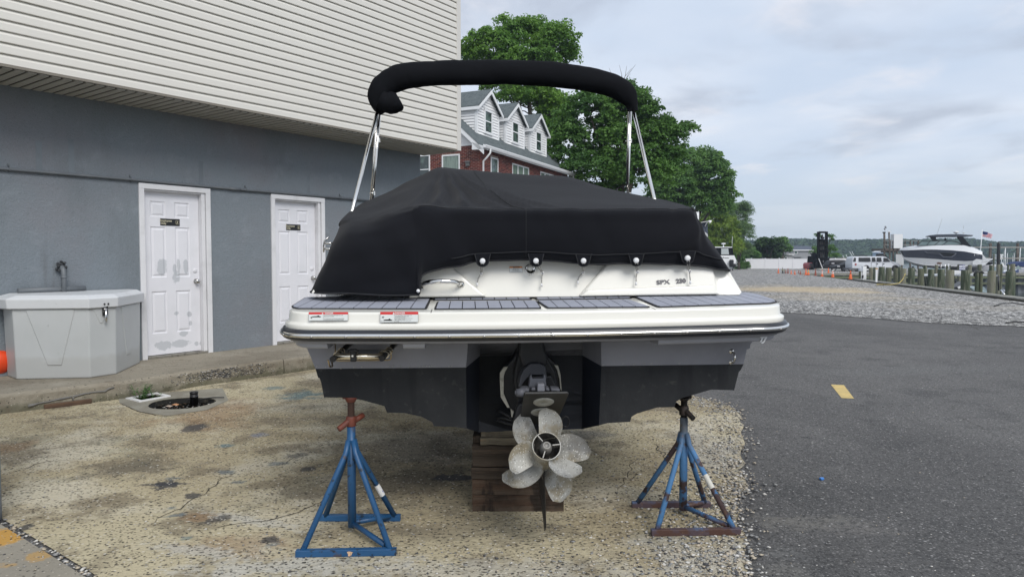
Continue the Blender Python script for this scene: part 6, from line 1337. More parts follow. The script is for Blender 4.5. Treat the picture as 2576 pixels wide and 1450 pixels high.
# dormers, each with its own siding, roof, trim and window
def clap(mb, x0, x1, zf, z0, z1, y, axis):   # lapped boards between z0 and z1 ; zf(z)->(lo,hi) extents
    z_ = z0
    while z_ < z1 - .02:
        zt = min(z_ + .13, z1); a, b_ = zf(z_); a2, b2_ = zf(zt)
        if b_ - a > .02:
            if b2_ < a2: a2 = b2_ = (a2 + b2_) / 2
            if axis == 'y': mb.add([(a, y - .045, z_), (b_, y - .045, z_), (b2_, y - .002, zt), (a2, y - .002, zt), (a, y, z_), (b_, y, z_)], [(0, 1, 2, 3), (0, 4, 5, 1)])
            elif axis == 'x-': mb.add([(x0 - .045, b_, z_), (x0 - .045, a, z_), (x0 - .002, a2, zt), (x0 - .002, b2_, zt), (x0, a, z_), (x0, b_, z_)], [(0, 1, 2, 3), (0, 5, 4, 1)])
            else: mb.add([(x0 + .022, a, z_), (x0 + .022, b_, z_), (x0 + .002, b2_, zt), (x0 + .002, a2, zt), (x0, a, z_), (x0, b_, z_)], [(0, 1, 2, 3), (0, 4, 5, 1)])
        z_ += .13
YD = .80; dspec = [((1199, 1251.5), 231, 263), ((1268, 1319), 261, 293), ((1334, 1371), 293, 321)]
ctr = []
for (u0, u1), va, ve in dspec: ctr.append((hl(u0, 300, YD).x, hl(u1, 340, YD).x))
print('dormers', ctr)
hw_ = sum(b_ - a for a, b_ in ctr) / 3 / 2; zdw = hl(1199, 266, YD).z; zap = hl(1233, 232, YD).z - .05; zb0 = ze + .06 + SL * YD
for i, (a, b_) in enumerate(ctr):
    xc_ = (a + b_) / 2; x0, x1 = xc_ - hw_, xc_ + hw_; ps = (zap - zdw) / hw_
    bd_ = MB(); bd_.prism([(x0, YD + .01, zb0 - .3), (x1, YD + .01, zb0 - .3), (x1, YD + .01, zdw), (xc_, YD + .01, zap), (x0, YD + .01, zdw)], (0, 2.6, 0)); dorm = bd_.build('dormer', wvin, house)
    cb2 = MB(); clap(cb2, 0, 0, lambda z: (x0 + max(0, (z - zdw)) / ps, x1 - max(0, (z - zdw)) / ps), zb0 - .02, zap, YD, 'y')
    yb = lambda z: (z - ze - .06) / SL
    clap(cb2, x0, 0, lambda z: (YD, yb(z)), zb0, zdw, 0, 'x-'); clap(cb2, x1, 0, lambda z: (YD, yb(z)), zb0, zdw, 0, 'x+'); props(cb2.build('dormer_siding', wvin, dorm), kind='stuff')
    for xx in (x0, x1): cp_ = MB(); cp_.b2((xx - .05, YD - .055, zb0 - .02), (xx + .05, YD + .06, zdw - .02)); cp_.build('corner_board', wtr, dorm)
    rr_ = MB(); ov = .16
    for s_ in (-1, 1):
        E = Vector((xc_ + s_ * (hw_ + ov), YD - .22, zdw - ps * ov + .06)); A = Vector((xc_, YD - .22, zap + .06)); back = 3.0; rr_.prism([E, A, A + Vector((0, back, 0)), E + Vector((0, back * .5, 0))], (0, 0, .05))
    rr_.build('dormer_roof', shin, dorm)
    tr_ = MB()
    for s_ in (-1, 1):
        E = Vector((xc_ + s_ * (hw_ + ov), YD - .24, zdw - ps * ov + .06)); A = Vector((xc_, YD - .24, zap + .06)); tr_.prism([E, A, A - Vector((0, 0, .17)), E - Vector((0, 0, .14))], (0, .035, 0)); tr_.b2((xc_ + s_ * (hw_ + ov) - .02, YD - .24, E.z - .14), (xc_ + s_ * (hw_ + ov) + .02, YD + 1.3, E.z + .0))
        tr_.prism([E + Vector((0, .036, -.10)), E + Vector((-s_ * ov, .036, -.10)), E + Vector((-s_ * ov, .036, -.13)), E + Vector((0, .036, -.13))], (0, 1.2, 0))
    tr_.build('dormer_fascia', wtr, dorm)
    wx0, wx1 = xc_ - .02, xc_ + .02; fr = MB(); g2 = MB(); wz0, wz1 = zb0 + .13, zb0 + 1.22; wx0, wx1 = xc_ - .42, xc_ + .42
    for lo, hi in (((wx0, YD - .075, wz0), (wx0 + .10, YD, wz1)), ((wx1 - .10, YD - .075, wz0), (wx1, YD, wz1)), ((wx0, YD - .085, wz1 - .10), (wx1, YD, wz1)), ((wx0 - .03, YD - .095, wz0 - .04), (wx1 + .03, YD, wz0 + .06)), ((wx0 + .1, YD - .065, (wz0 + wz1) / 2 - .02), (wx1 - .1, YD, (wz0 + wz1) / 2 + .03))): fr.b2(lo, hi)
    fr.build('dormer_window', wtr, dorm); g2.b2((wx0 + .1, YD - .05, wz0 + .06), (wx1 - .1, YD - .0, wz1 - .1)); g2.build('pane', glass, dorm)
# ================================================================== NAVY SHED and white canopy roof beside it
SY = 33; shed = thing('navy_shed', 'small navy clapboard shed with white fascia and floodlights, mostly hidden behind the boat cover', 'shed', (0, 0, 0)); q0, q1 = at(1660, 600, SY), at(1779, 562, SY); zt = at(1779, 560, SY).z
navy = mat('navy_siding', (.05, .065, .10), .6); sb = MB(); sb.b2((q0.x, SY, 0), (q1.x, SY + 4, zt)); sb.build('wall', navy, shed); z_ = zt - 1.6
while z_ < zt - .05:
    c_ = MB(); c_.prism([(q0.x, SY - .02, z_), (q0.x, SY, z_), (q0.x, SY, z_ + .13), (q0.x, SY - .004, z_ + .13)], (q1.x - q0.x - .05, 0, 0)); c_.build('siding_board', navy, shed); z_ += .135
sb = MB(); a, b_ = at(1700, 590, SY), at(1780, 555.5, SY); b2_ = at(1780, 566, SY); a = b_ + Vector((-3.0, 0, -.55)); sb.prism([a, b_, b2_, a - Vector((0, 0, b_.z - b2_.z))], (0, 4.3, 0)); sb.prism([(a.x, SY, a.z), (b_.x, SY, b_.z), (b_.x, SY, b_.z - .02), (a.x, SY, a.z - .02)], (0, -.3, 0)); sb.build('fascia', wtr, shed)
sb = MB(); sb.b2((q1.x - .06, SY - .03, 0), (q1.x + .02, SY + .03, zt)); sb.build('corner_board', navy, shed)
sb = MB(); a, b_ = at(1755, 578, SY - .5), at(1781, 589, SY - .5); sb.prism([a, b_, b_ - Vector((0, 0, .12)), a - Vector((0, 0, .12))], (0, 1.2, .3)); sb.b2((b_.x - .5, SY - .3, 0), (b_.x - .05, SY, b_.z - .1)); sb.build('porch_roof', mat('pale_roof', (.42, .43, .44), .7), shed)
for u, v in ((1752, 541), (1785, 557)):
    p = at(u, v, SY - .2); sb = MB(); sb.tube([p + Vector((-.18, .1, -.22)), p + Vector((-.1, .05, -.02)), p], .02, 6); sb.lathe([(.03, -.06), (.09, .05), (.085, .06), (0, .05)], 12, Matrix.Translation(p) @ Matrix.Rotation(R(120), 4, 'Y')); sb.build('floodlight', wtr, shed)
sb = MB(); a, b_ = at(1747, 533, SY), at(1757, 556, SY); sb.b2((a.x, SY - .1, b_.z - .4), (b_.x, SY + .3, a.z)); sb.build('wall_box', wtr, shed)
cn = MB(); P = [at(1618, 524, 36), at(1657, 509.5, 36), at(1693, 521, 36), at(1693, 530, 36), at(1618, 533, 36)]; cn.prism(P, (0, 5, 0)); cpl = thing('canopy_roof', 'pale low gabled canopy roof just above the cover, by the right chrome leg', 'canopy'); cn.build('roof', mat('canopy_white', (.6, .61, .62), .6), cpl)
for u in (1622, 1688):
    m_ = MB(); p = at(u, 530, 36); m_.tube([(p.x, 36.2, 0), (p.x, 36.2, p.z)], .05, 8); m_.build('post', wtr, cpl)
# ================================================================== FAR FENCE
def gat(u, v, Y): p = at(u, v, Y); return p
fence = thing('vinyl_fence', 'long white vinyl privacy fence at the far edge of the gravel lot', 'fence')
FY = 121.0; zg = gz(FY); ztp = at(2000, 650.3, FY).z; fvin = mat('fence_vinyl', (.70, .70, .72), .5); us = [1783, 1818.5, 1854, 1889.3, 1925, 1959.7, 1994.6, 2031, 2066, 2101, 2137]
pmesh = MB(); pmesh.b2((-.07, -.07, 0), (.07, .07, ztp - zg + .06)); pmesh.lathe([(.11, 0), (.0, .08)], 4, Matrix.Translation((0, 0, ztp - zg + .06)) @ Matrix.Rotation(pi / 4, 4, 'Z'), sm=False); pmesh = pmesh.mesh('fence_post', fvin)
xs_ = [(u - 1288) / F * FY for u in us]
for x in xs_: link('fence_post', pmesh, fence, (x, FY, zg))
for a, b_ in zip(xs_[:-1], xs_[1:]):
    m_ = MB(); m_.b2((a + .07, FY - .02, zg + .05), (b_ - .07, FY + .02, ztp)); m_.b2((a + .07, FY - .04, ztp - .10), (b_ - .07, FY + .04, ztp)); m_.b2((a + .07, FY - .04, zg + .04), (b_ - .07, FY + .04, zg + .16)); m_.build('fence_panel', fvin, fence)
# ================================================================== FAR HOUSES
def farhouse(label, Y, u0, u1, v_eave, v_ridge, v_base, wallc, roofc, wins_, hip=0.0, chimney=None, depth=7, skew=0):
    t = thing('house', label, 'house', (0, 0, 0)); x0, x1 = (u0 - 1288) / F * Y, (u1 - 1288) / F * Y; zE, zR = at(u0, v_eave, Y).z, at(u0, v_ridge, Y).z; zB = gz(Y) - .3
    m_ = MB(); m_.b2((x0, Y, zB), (x1, Y + depth, zE)); m_.build('wall', wallc, t)
    m_ = MB(); o_ = .3; m_.add([(x0 - o_, Y - o_, zE), (x1 + o_, Y - o_, zE), (x1 + o_, Y + depth + o_, zE), (x0 - o_, Y + depth + o_, zE), (x0 - o_ + hip, Y + depth / 2, zR), (x1 + o_ - hip, Y + depth / 2, zR)], [(0, 1, 5, 4), (2, 3, 4, 5), (1, 2, 5), (3, 0, 4), (3, 2, 1, 0)]); m_.build('roof', roofc, t)
    m_ = MB(); m_.b2((x0 - o_, Y - o_ - .03, zE - .18), (x1 + o_, Y - o_, zE + .02)); m_.build('fascia', wtr, t)
    for a, b_, va, vb in wins_:
        xa, xb_ = (a - 1288) / F * Y, (b_ - 1288) / F * Y; za, zb2 = at(a, va, Y).z, at(a, vb, Y).z; f_ = MB()
        f_.b2((xa, Y - .06, zb2), (xa + .12, Y, za)); f_.b2((xb_ - .12, Y - .06, zb2), (xb_, Y, za)); f_.b2((xa, Y - .06, za - .12), (xb_, Y, za)); f_.b2((xa, Y - .06, zb2), (xb_, Y, zb2 + .1)); fo = f_.build('window', wtr, t); g_2 = MB(); g_2.b2((xa + .12, Y - .03, zb2 + .1), (xb_ - .12, Y - .0, za - .12)); g_2.build('pane', glass, fo)
    if chimney: u, vt = chimney; x = (u - 1288) / F * Y; m_ = MB(); m_.b2((x - .6, Y + 1, zE), (x + .6, Y + 2.2, at(u, vt, Y).z)); m_.build('chimney', mat('chimney_grey', (.2, .19, .18), .9), t)
    return t
gw = mat('grey_wall', (.30, .31, .33), .8); gw2 = mat('grey_wall_light', (.40, .41, .43), .8)
farhouse('low grey house with three small windows left of the two-storey grey house', 140, 1940, 1992, 638.5, 625, 660, gw2, mat('roof_grey', (.17, .17, .18), .9), [(1947, 1954, 644.5, 652), (1958, 1968, 644.5, 652), (1972, 1980, 644.5, 652)], 3.0)
farhouse('grey two-storey house with a dark blue-grey roof behind the white fence', 146, 1989, 2050, 628, 617.5, 660, gw, mat('roof_slate', (.075, .09, .12), .9), [(1996, 2006, 630, 638.5), (2042, 2050, 630, 638)], 0, (1984.5, 612.5))
m_ = MB(); Y_ = 143; a, b_ = at(1994, 643, Y_), at(2017, 646, Y_); m_.prism([a, at(2017, 643, Y_), b_ + Vector((.3, 0, 0)), at(1992, 646, Y_)], (0, 1.5, 0)); m_.b2((a.x, Y_ + .3, -.6), (b_.x, Y_ + 1.4, b_.z)); m_.build('garden_shed', gw, label='low grey outbuilding roof peeping over the white fence', cat='shed')
# ================================================================== MID-DISTANCE TREES
TG2 = 'small trees at the far end of the lot'
tree('round_tree', 'dark round tree over the white fence left of the low grey house', [(1925, 618, 22, 18), (1908, 634, 14, 14), (1945, 630, 24, 18), (1930, 645, 30, 12), (1952, 612, 14, 10)], 131, 1930, leafmat('leaf_far', (.035, .075, .025), (.055, .11, .03), (.07, .13, .04), .25), 240, 34, .5, .85, 11, TG2, .3, gz_=-.5)
tree('round_tree', 'lighter green tree just right of the dark round one by the fence', [(1962, 616, 16, 14), (1975, 628, 14, 12), (1968, 605, 8, 6)], 136, 1966, lfC, 90, 34, .5, .8, 12, TG2, .3, gz_=-.5)
tree('round_tree', 'leafy tree half hidden behind the tall forklift mast', [(2088, 600, 8, 9), (2057, 594, 5, 6), (2094, 628, 9, 10), (2098, 645, 11, 9), (2050, 634, 6, 10)], 128, 2078, lfC, 60, 30, .36, .6, 13, TG2, .25, gz_=-.5)
tree('round_tree', 'dark tree behind the small white boat at the left end of the fence', [(1870, 630, 22, 14), (1885, 645, 22, 12), (1850, 640, 20, 14)], 126, 1872, lfB, 110, 34, .5, .8, 14, TG2, .3, gz_=-.5)
# ================================================================== SMALL CABIN BOAT on the lot
YB_ = 98.0
def P_(u, v, Y=None): return at(u, v, Y or YB_)
sbt = thing('cabin_boat', 'small white cabin boat with black canvas seen from astern beside the bamboo', 'boat')
m_ = MB(); rows = []
for k, (dy, f_) in enumerate(((0, 1), (2, 1.04), (4.5, .8), (6.5, .05))):
    c0 = (1828, 0); pts = [(1806, 642), (1804.5, 652), (1808, 662), (1828, 668), (1850, 664), (1853, 655), (1847, 642)]; rows.append([Vector((P_(1828, 650).x + (P_(u, v).x - P_(1828, 650).x) * f_, YB_ + dy, P_(u, v).z + .25 * k * .5)) for u, v in pts])
m_.grid(rows, 0, False); m_.add(rows[0], [tuple(range(7))]); m_.add([r_[0] for r_ in rows] + [r_[-1] for r_ in rows[::-1]], [tuple(range(8))]); m_.build('hull', wtr, sbt)
m_ = MB(); m_.prism([P_(1799, 622.5), P_(1843, 622.5), P_(1845.5, 641.5), P_(1806, 641.5)], (0, 3, 0)); m_.build('canvas_enclosure', cloth, sbt)
m_ = MB(); m_.prism([P_(1814.5, 624.5, YB_ - .03), P_(1832, 624.5, YB_ - .03), P_(1834, 639.5, YB_ - .03), P_(1814.5, 639.5, YB_ - .03)], (0, .02, 0)); m_.build('clear_window', mat('clear_vinyl', (.42, .46, .46), .2), sbt)
m_ = MB(); m_.prism([P_(1797, 620.5), P_(1842, 620.5), P_(1843, 623), P_(1797, 623)], (0, 3.4, 0)); m_.build('hardtop', wtr, sbt, bevel=.05)
m_ = MB(); p = P_(1820, 612.5, YB_ + 1); m_.lathe([(0, -.10), (.27, -.08), (.3, 0), (.25, .08), (0, .1)], 14, Matrix.Translation(p)); m_.tube([p, p - Vector((0, 0, .5))], .07, 8); m_.build('radar_dome', wtr, sbt)
m_ = MB(); m_.tube([P_(1841.5, 621), P_(1842.5, 594)], .025, 5); m_.build('antenna', wtr, sbt)
m_ = MB(); m_.cbox(P_(1840, 660, YB_ - .4), (.5, .6, .8), .1); m_.cbox(P_(1843, 667, YB_ - .4), (.9, .3, .5), .1); m_.build('outdrive', dk1, sbt)
sbn = text_mb('C Breeze', .32, frame(P_(1822, 648, YB_ - .02), (1, 0, 0), (0, 0, 1)), .004, shear=.4); sbn.build('name_lettering', lk, sbt)
m_ = MB(); 
for u in (1812, 1848): m_.tube([P_(u, 662, YB_ + 1), Vector((P_(u, 662).x, YB_ + 1, gz(YB_)))], .06, 6)
m_.build('trailer_frame', rubber, sbt)
# ================================================================== CONES
corg = mat('cone_orange', (.70, .13, .03), .6, 0, [('n', (.5, .1, .03), 9, .5, .7, .5)]); cred = mat('cone_faded_red', (.26, .06, .035), .7, 0, [('n', (.16, .05, .035), 9, .45, .7, .7)]); cwh = mat('cone_white', (.66, .66, .66), .6); cblk = mat('cone_black', (.02, .02, .02), .7); cyel = mat('cone_yellow', (.45, .42, .12), .6)
def z6(X, Y_): return 1932 + .13334 * X, 558.2 + .13334 * Y_
CG = 'traffic cones scattered along the gravel lot'
cones = [(195, 870, 965, 40, 'o', 'plain bright cone, leftmost of the row in front of the fence'), (275, 852, 965, 34, 'k', 'black and yellow marker, second object of the row from the left'), (305, 878, 965, 22, 'k', 'narrow dark marker close beside the black and yellow one'), (335, 900, 968, 30, 'r', 'small faded cone just left of the tall dark red cone'), (375, 865, 970, 40, 'r', 'tall dark red cone standing among the left group'),
         (437, 905, 980, 36, 'o', 'small orange cone just right of the tall dark red one'), (505, 912, 992, 40, 'o', 'small bright cone alone in the gap before the middle of the row'), (577, 903, 962, 28, 'r', 'tiny dark cone farthest back near the middle of the row'), (612, 920, 992, 40, 'r', 'small dull cone between the tiny far cone and the bright pair'), (715, 875, 1000, 60, 'o', 'bright tall cone, left one of the touching pair'),
         (760, 885, 1003, 70, 'g', 'cone with faded pale top and wide base, right one of the touching pair'), (895, 878, 1012, 56, 'r', 'tall dark red cone in front of the forklift'), (1020, 900, 1026, 62, 'w', 'striped cone with two white bands in front of the forklift'), (1140, 860, 960, 46, 'o', 'orange cone farther back between the forklift and the parked cars'), (1220, 895, 1050, 84, 't', 'cone with a white upper half and black base'), (1555, 912, 1086, 92, 'b', 'largest nearest cone with black base at the corner of the wooden walkway')]
for X, t_, b_, w_, ty, lab in cones:
    u, vb = z6(X, b_); _, vt = z6(X, t_); p = ong(u, vb); h_ = (vb - vt) * p.y / F; wd_ = w_ * .13334 * p.y / F
    th = thing('traffic_cone', lab, 'traffic cone', p, random.uniform(0, 1), CG); main = {'o': corg, 'r': cred, 'k': cblk, 'g': corg, 'w': corg, 't': corg, 'b': corg}[ty]
    rb_ = wd_ * .36; prof = lambda f0, f1: [(rb_ * (1 - f0) + .02 * f0, h_ * (.06 + .94 * f0)), (rb_ * (1 - f1) + .02 * f1, h_ * (.06 + .94 * f1))]
    m_ = MB(); m_.lathe(prof(0, 1), 14, capt=True); m_.build('cone_body', main, th)
    m_ = MB(); m_.cbox((0, 0, h_ * .03), (wd_, wd_, h_ * .06), .02); m_.build('cone_base', cblk if ty in 'tbkg' else main, th)
    for f0, f1 in {'w': [(.38, .52), (.62, .80)], 't': [(.48, .62), (.74, .98)], 'g': [(.5, .75)], 'b': [(.62, .78)], 'k': [(.5, .65)]}.get(ty, []):
        m_ = MB(); q = prof(f0, f1); m_.lathe([(r_ + .006, z_) for r_, z_ in q], 14); m_.build('cone_band', {'k': cyel, 'b': cred, 'g': cyel}.get(ty, cwh), th)
# ================================================================== FORKLIFT
fk = thing('forklift', 'tall black marina forklift with double mast and a red tail', 'forklift'); KY = 110.0
def fz(X, Y_, Y=None): u, v = z6(X, Y_); return at(u, v, Y or KY)
fkm = mat('forklift_black', (.004, .004, .005), .8, 0, [('n', (.015, .013, .012), 3, .5, .7, .6)], spec=.1); fkr = mat('forklift_red', (.35, .02, .03), .4); fkg = mat('forklift_steel', (.03, .027, .025), .8)
def bar(mb, X0, Y0, X1, Y1, w_, Y=None, d=.3): 
    a, b_ = fz(X0, Y0, Y), fz(X1, Y1, Y); ww = w_ * .13334 * KY / F / 2; t = (b_ - a).normalized(); s_ = Vector((t.z, 0, -t.x)) * ww; mb.prism([a - s_, a + s_, b_ + s_, b_ - s_], (0, d, 0))
for X in (960, 1110): m_ = MB(); bar(m_, X, 180, X, 885, 44); m_.build('mast_channel', fkm, fk)
m_ = MB()
for y_ in (192, 340, 440, 540, 690, 780): bar(m_, 975, y_, 1095, y_, 34)
m_.build('mast_crossbar', fkm, fk)
for X in (1000, 1032, 1068): m_ = MB(); bar(m_, X, 235 if X == 1032 else 350, X, 860, 16, KY + .2); m_.build('lift_cylinder', fkg, fk)
m_ = MB(); bar(m_, 985, 400, 1090, 400, 90, KY + .4, .2); bar(m_, 990, 560, 1085, 560, 60, KY + .4, .2); bar(m_, 1000, 290, 1065, 300, 36, KY + .3, .2); m_.build('chain_block', fkm, fk)
m_ = MB(); bar(m_, 880, 700, 1160, 700, 40, KY - .4, .3); bar(m_, 950, 860, 1150, 850, 70, KY + .5, .4); m_.build('carriage', fkm, fk)
m_ = MB(); bar(m_, 960, 690, 1030, 870, 9, KY - .5, .1); m_.build('hose', wtr, fk)
m_ = MB(); bar(m_, 960, 885, 1150, 885, 14, KY - 2.2, 1.8); m_.build('fork', mat('fork_pale', (.45, .43, .38), .6), fk)
m_ = MB(); bar(m_, 905, 600, 890, 880, 26, KY + .8, 1.5); bar(m_, 890, 600, 960, 585, 14, KY + .8, 2); bar(m_, 930, 610, 930, 880, 16, KY + 2, .5); m_.build('cab_frame', fkm, fk)
m_ = MB(); m_.prism([fz(800, 770, KY + 1.5), fz(880, 760, KY + 1.5), fz(885, 860, KY + 1.5), fz(790, 880, KY + 1.5), fz(785, 800, KY + 1.5)], (0, 2.6, 0)); m_.build('engine_hood', fkr, fk, bevel=.08)
m_ = MB(); m_.prism([fz(880, 640, KY + .9), fz(950, 700, KY + .9), fz(950, 895, KY + .9), fz(860, 895, KY + .9)], (0, 2.6, 0)); m_.build('chassis', fkm, fk)
for X in (812, 1120, 905):
    p = fz(X, 858, KY + 1); m_ = MB(); r_ = .62 if X != 812 else .5; p.z = gz(KY) + r_; m_.lathe([(r_ * .5, -.22), (r_ * .92, -.2), (r_, -.12), (r_, .12), (r_ * .92, .2), (r_ * .5, .22)], 18, Matrix.Translation(p) @ Matrix.Rotation(pi / 2, 4, 'Y')); w_o = m_.build('wheel', blackp, fk)
    m_ = MB(); m_.lathe([(0, .14), (r_ * .5, .2), (r_ * .5, -.2), (0, -.14)], 12, Matrix.Translation(p) @ Matrix.Rotation(pi / 2, 4, 'Y')); m_.build('rim', fkr, w_o)
# ================================================================== VEHICLES
tyre = mat('tyre', (.015, .015, .015), .8); rimm = mat('alloy', (.5, .5, .5), .3, .8); tint = mat('tinted_glass', (.012, .013, .015), .3, spec=.3)
def wheel(parent, c_, r_, w_=.22, dark=False):
    M = Matrix.Translation(c_) @ Matrix.Rotation(pi / 2, 4, 'X'); m_ = MB(); m_.lathe([(r_ * .62, w_ / 2), (r_ * .93, w_ / 2), (r_, w_ * .35), (r_, -w_ * .35), (r_ * .93, -w_ / 2), (r_ * .62, -w_ / 2)], 20, M); w_o = m_.build('wheel', tyre, parent)
    m_ = MB(); m_.lathe([(r_ * .62, w_ * .45), (r_ * .55, w_ * .4), (r_ * .15, w_ * .3), (0, w_ * .34)], 16, M)
    if not dark:
        for k in range(6): a = 2 * pi * k / 6; m_.box(Vector(c_) + Vector((r_ * .36 * cos(a), -w_ * .45, r_ * .36 * sin(a))), (r_ * .5, .03, r_ * .12), Matrix.Rotation(-a, 3, 'Y'))
    m_.build('rim', fkg if dark else rimm, w_o)
def side_body(parent, prof, Yn, W_, mt, top=.82, shoulder=None, name='body'):
    # profile in world x,z (closed), extruded across with tumblehome above the shoulder line
    zs_ = [p[1] for p in prof]; sh = shoulder if shoulder else min(zs_) + (max(zs_) - min(zs_)) * .5; m_ = MB(); rows = []
    for s_, k in ((0, 1), (.06, 0), (.5, 0), (.94, 0), (1, 1)):
        row = []
        for x, z in prof:
            ins = .09 * W_ * max(0, (z - sh) / (max(zs_) - sh)); y = Yn + ins + (W_ - 2 * ins) * s_; zz_ = z; row.append(Vector((x, y, zz_ - (.04 if k and z > sh else 0))))
        row.append(row[0]); rows.append(row)
    m_.grid(rows, 0, False); m_.add(rows[0][:-1], [tuple(range(len(prof)))[::-1]]); m_.add(rows[-1][:-1], [tuple(range(len(prof)))]); return m_.build(name, mt, parent)
VY = 92.0
def vz(X, Y_, Y=VY): u, v = z6(X, Y_); p = at(u, v, Y); return (p.x, p.z)
van = thing('passenger_van', 'long silver-white passenger van with dark side windows parked beyond the cones', 'van')
vanp = mat('van_paint', (.56, .58, .62), .3, 0, spec=.5, coat=.6)
prof = [vz(1590, 870), vz(1592, 790), vz(1605, 690), (vz(1625, 655)), vz(1680, 645), vz(2190, 645), vz(2250, 662), vz(2340, 740), vz(2450, 765), vz(2480, 800), vz(2482, 870), vz(2470, 885)]
side_body(van, prof, VY, 2.0, vanp, shoulder=vz(0, 770)[1])
for a, b_ in ((1713, 1938), (1963, 2033), (2053, 2147)):
    m_ = MB(); q = [vz(a, 745), vz(b_, 745), vz(b_ - 4, 670), vz(a + 8, 670)]; m_.prism([Vector((x, VY + .02 + (z - q[0][1]) * .19 + (-.03), z)) for x, z in q], (0, .04, 0)); m_.build('side_window', tint, van)
m_ = MB(); q = [vz(2183, 745), vz(2315, 745), vz(2255, 680), vz(2190, 672)]; m_.prism([Vector((x, VY - .01 + (z - q[0][1]) * .19, z)) for x, z in q], (0, .04, 0)); m_.build('front_window', tint, van)
m_ = MB(); q = [vz(1607, 740), vz(1655, 745), vz(1665, 675), vz(1635, 670)]; m_.prism([Vector((x, VY - .02 + (z - q[0][1]) * .19, z)) for x, z in q], (0, .04, 0)); m_.build('rear_window', tint, van)
m_ = MB(); m_.b2((vz(1655, 0)[0], VY - .03, vz(0, 815)[1]), (vz(1685, 0)[0], VY + .1, vz(0, 780)[1])); m_.build('tail_light', mat('red_lens', (.3, .01, .015), .3), van)
m_ = MB(); m_.b2((vz(1560, 0)[0], VY + .1, vz(0, 905)[1]), (vz(1700, 0)[0], VY + 1.9, vz(0, 875)[1])); m_.b2((vz(2400, 0)[0], VY + .02, vz(0, 900)[1]), (vz(2490, 0)[0], VY + 1.95, vz(0, 870)[1])); m_.build('bumper', mat('bumper_grey', (.15, .15, .16), .5), van)
for X in (1745, 1875, 2240): m_ = MB(); x, z = vz(X, 640); m_.b2((x - .12, VY + .25, z), (x + .12, VY + 1.7, z + .12)); m_.build('roof_bar', blackp, van)
for X in (2063, 2185): m_ = MB(); x, z = vz(X, 795); m_.b2((x - .05, VY - .03, z), (x + .06, VY + .02, z + .12)); m_.build('door_handle', blackp, van)
for X in (1948, 2043, 2160): m_ = MB(); x, z = vz(X, 870); m_.b2((x - .01, VY - .005, z), (x + .01, VY + .02, vz(0, 750)[1])); m_.build('door_seam', rubber, van)
for X in (1850, 2400): x, z = vz(X, 880); wheel(van, (x, VY + .1, gz(VY) + .36), .36, .25, True)
for X in (1850, 2400):
    x, z = vz(X, 880); m_ = MB(); zc_ = gz(VY) + .36; m_.lathe([(.46, 0), (.46, .01), (0, .01)], 16, Matrix.Translation((x, VY + .0, zc_ + .02)) @ Matrix.Rotation(pi / 2, 4, 'X')); m_.build('wheel_arch', blackp, van)
def car(name, label, cat_, Yc, prof, paint, winp, wheels, lights=(), r_=.33, Wc=1.8):
    t = thing(name, label, cat_); pf_ = [vz(X, Y_, Yc) for X, Y_ in prof]; side_body(t, pf_, Yc, Wc, paint, shoulder=vz(0, winp[0][1] + 4, Yc)[1])
    m_ = MB(); q = [vz(X, Y_, Yc) for X, Y_ in winp]; zm_ = min(z for x, z in q); m_.prism([Vector((x, Yc - .025 + (z - zm_) * .22, z)) for x, z in q], (0, .04, 0)); m_.build('side_window', tint, t)
    for X in wheels: x, _ = vz(X, 880, Yc); wheel(t, (x, Yc + .08, gz(Yc) + r_), r_)
    for X, Y_, mt in lights: x, z = vz(X, Y_, Yc); m_ = MB(); m_.cbox((x, Yc, z), (.4, .12, .14), .03); m_.build('lamp', mt, t)
    return t
lens = mat('lamp_clear', (.6, .6, .62), .2); dkp = mat('car_paint_dark', (.012, .013, .016), .5, 0, spec=.3); dkp2 = mat('car_paint_brown', (.022, .020, .023), .5, 0, spec=.3)
car('dark_suv', 'dark brown-grey sport utility car with a pale tail lamp beside the forklift', 'car', 98, [(1155, 870), (1150, 800), (1185, 735), (1230, 718), (1330, 712), (1450, 715), (1540, 745), (1600, 775), (1625, 800), (1625, 870)], dkp2, [(1275, 768), (1480, 768), (1500, 752), (1440, 728), (1330, 724), (1290, 738)], (1245, 1560), [(1225, 780, lens)], .38)
car('dark_sedan', 'black sedan with silver wheels in front of the dark sport utility car', 'car', 94, [(1265, 880), (1268, 840), (1300, 822), (1400, 800), (1450, 795), (1520, 755), (1575, 742), (1680, 745), (1740, 790), (1750, 880)], dkp, [(1468, 800), (1600, 800), (1600, 762), (1545, 762)], (1428, 1680), [(1330, 835, lens)], .32)
car('black_pickup', 'black pickup bed with a red lamp between the sedan and the van', 'pickup', 96, [(1488, 885), (1490, 780), (1500, 770), (1588, 770), (1592, 885)], dkp, [(1495, 800), (1510, 800), (1510, 790), (1495, 790)], (1560,), [(1575, 800, mat('red_lens2', (.3, .01, .015), .3))], .36)
car('white_car', 'grey-blue car roof showing between the dark car and the van', 'car', 101, [(1560, 870), (1560, 790), (1580, 745), (1680, 740), (1700, 870)], vanp, [(1575, 785), (1600, 785), (1600, 760), (1590, 760)], (1640,), (), .33)
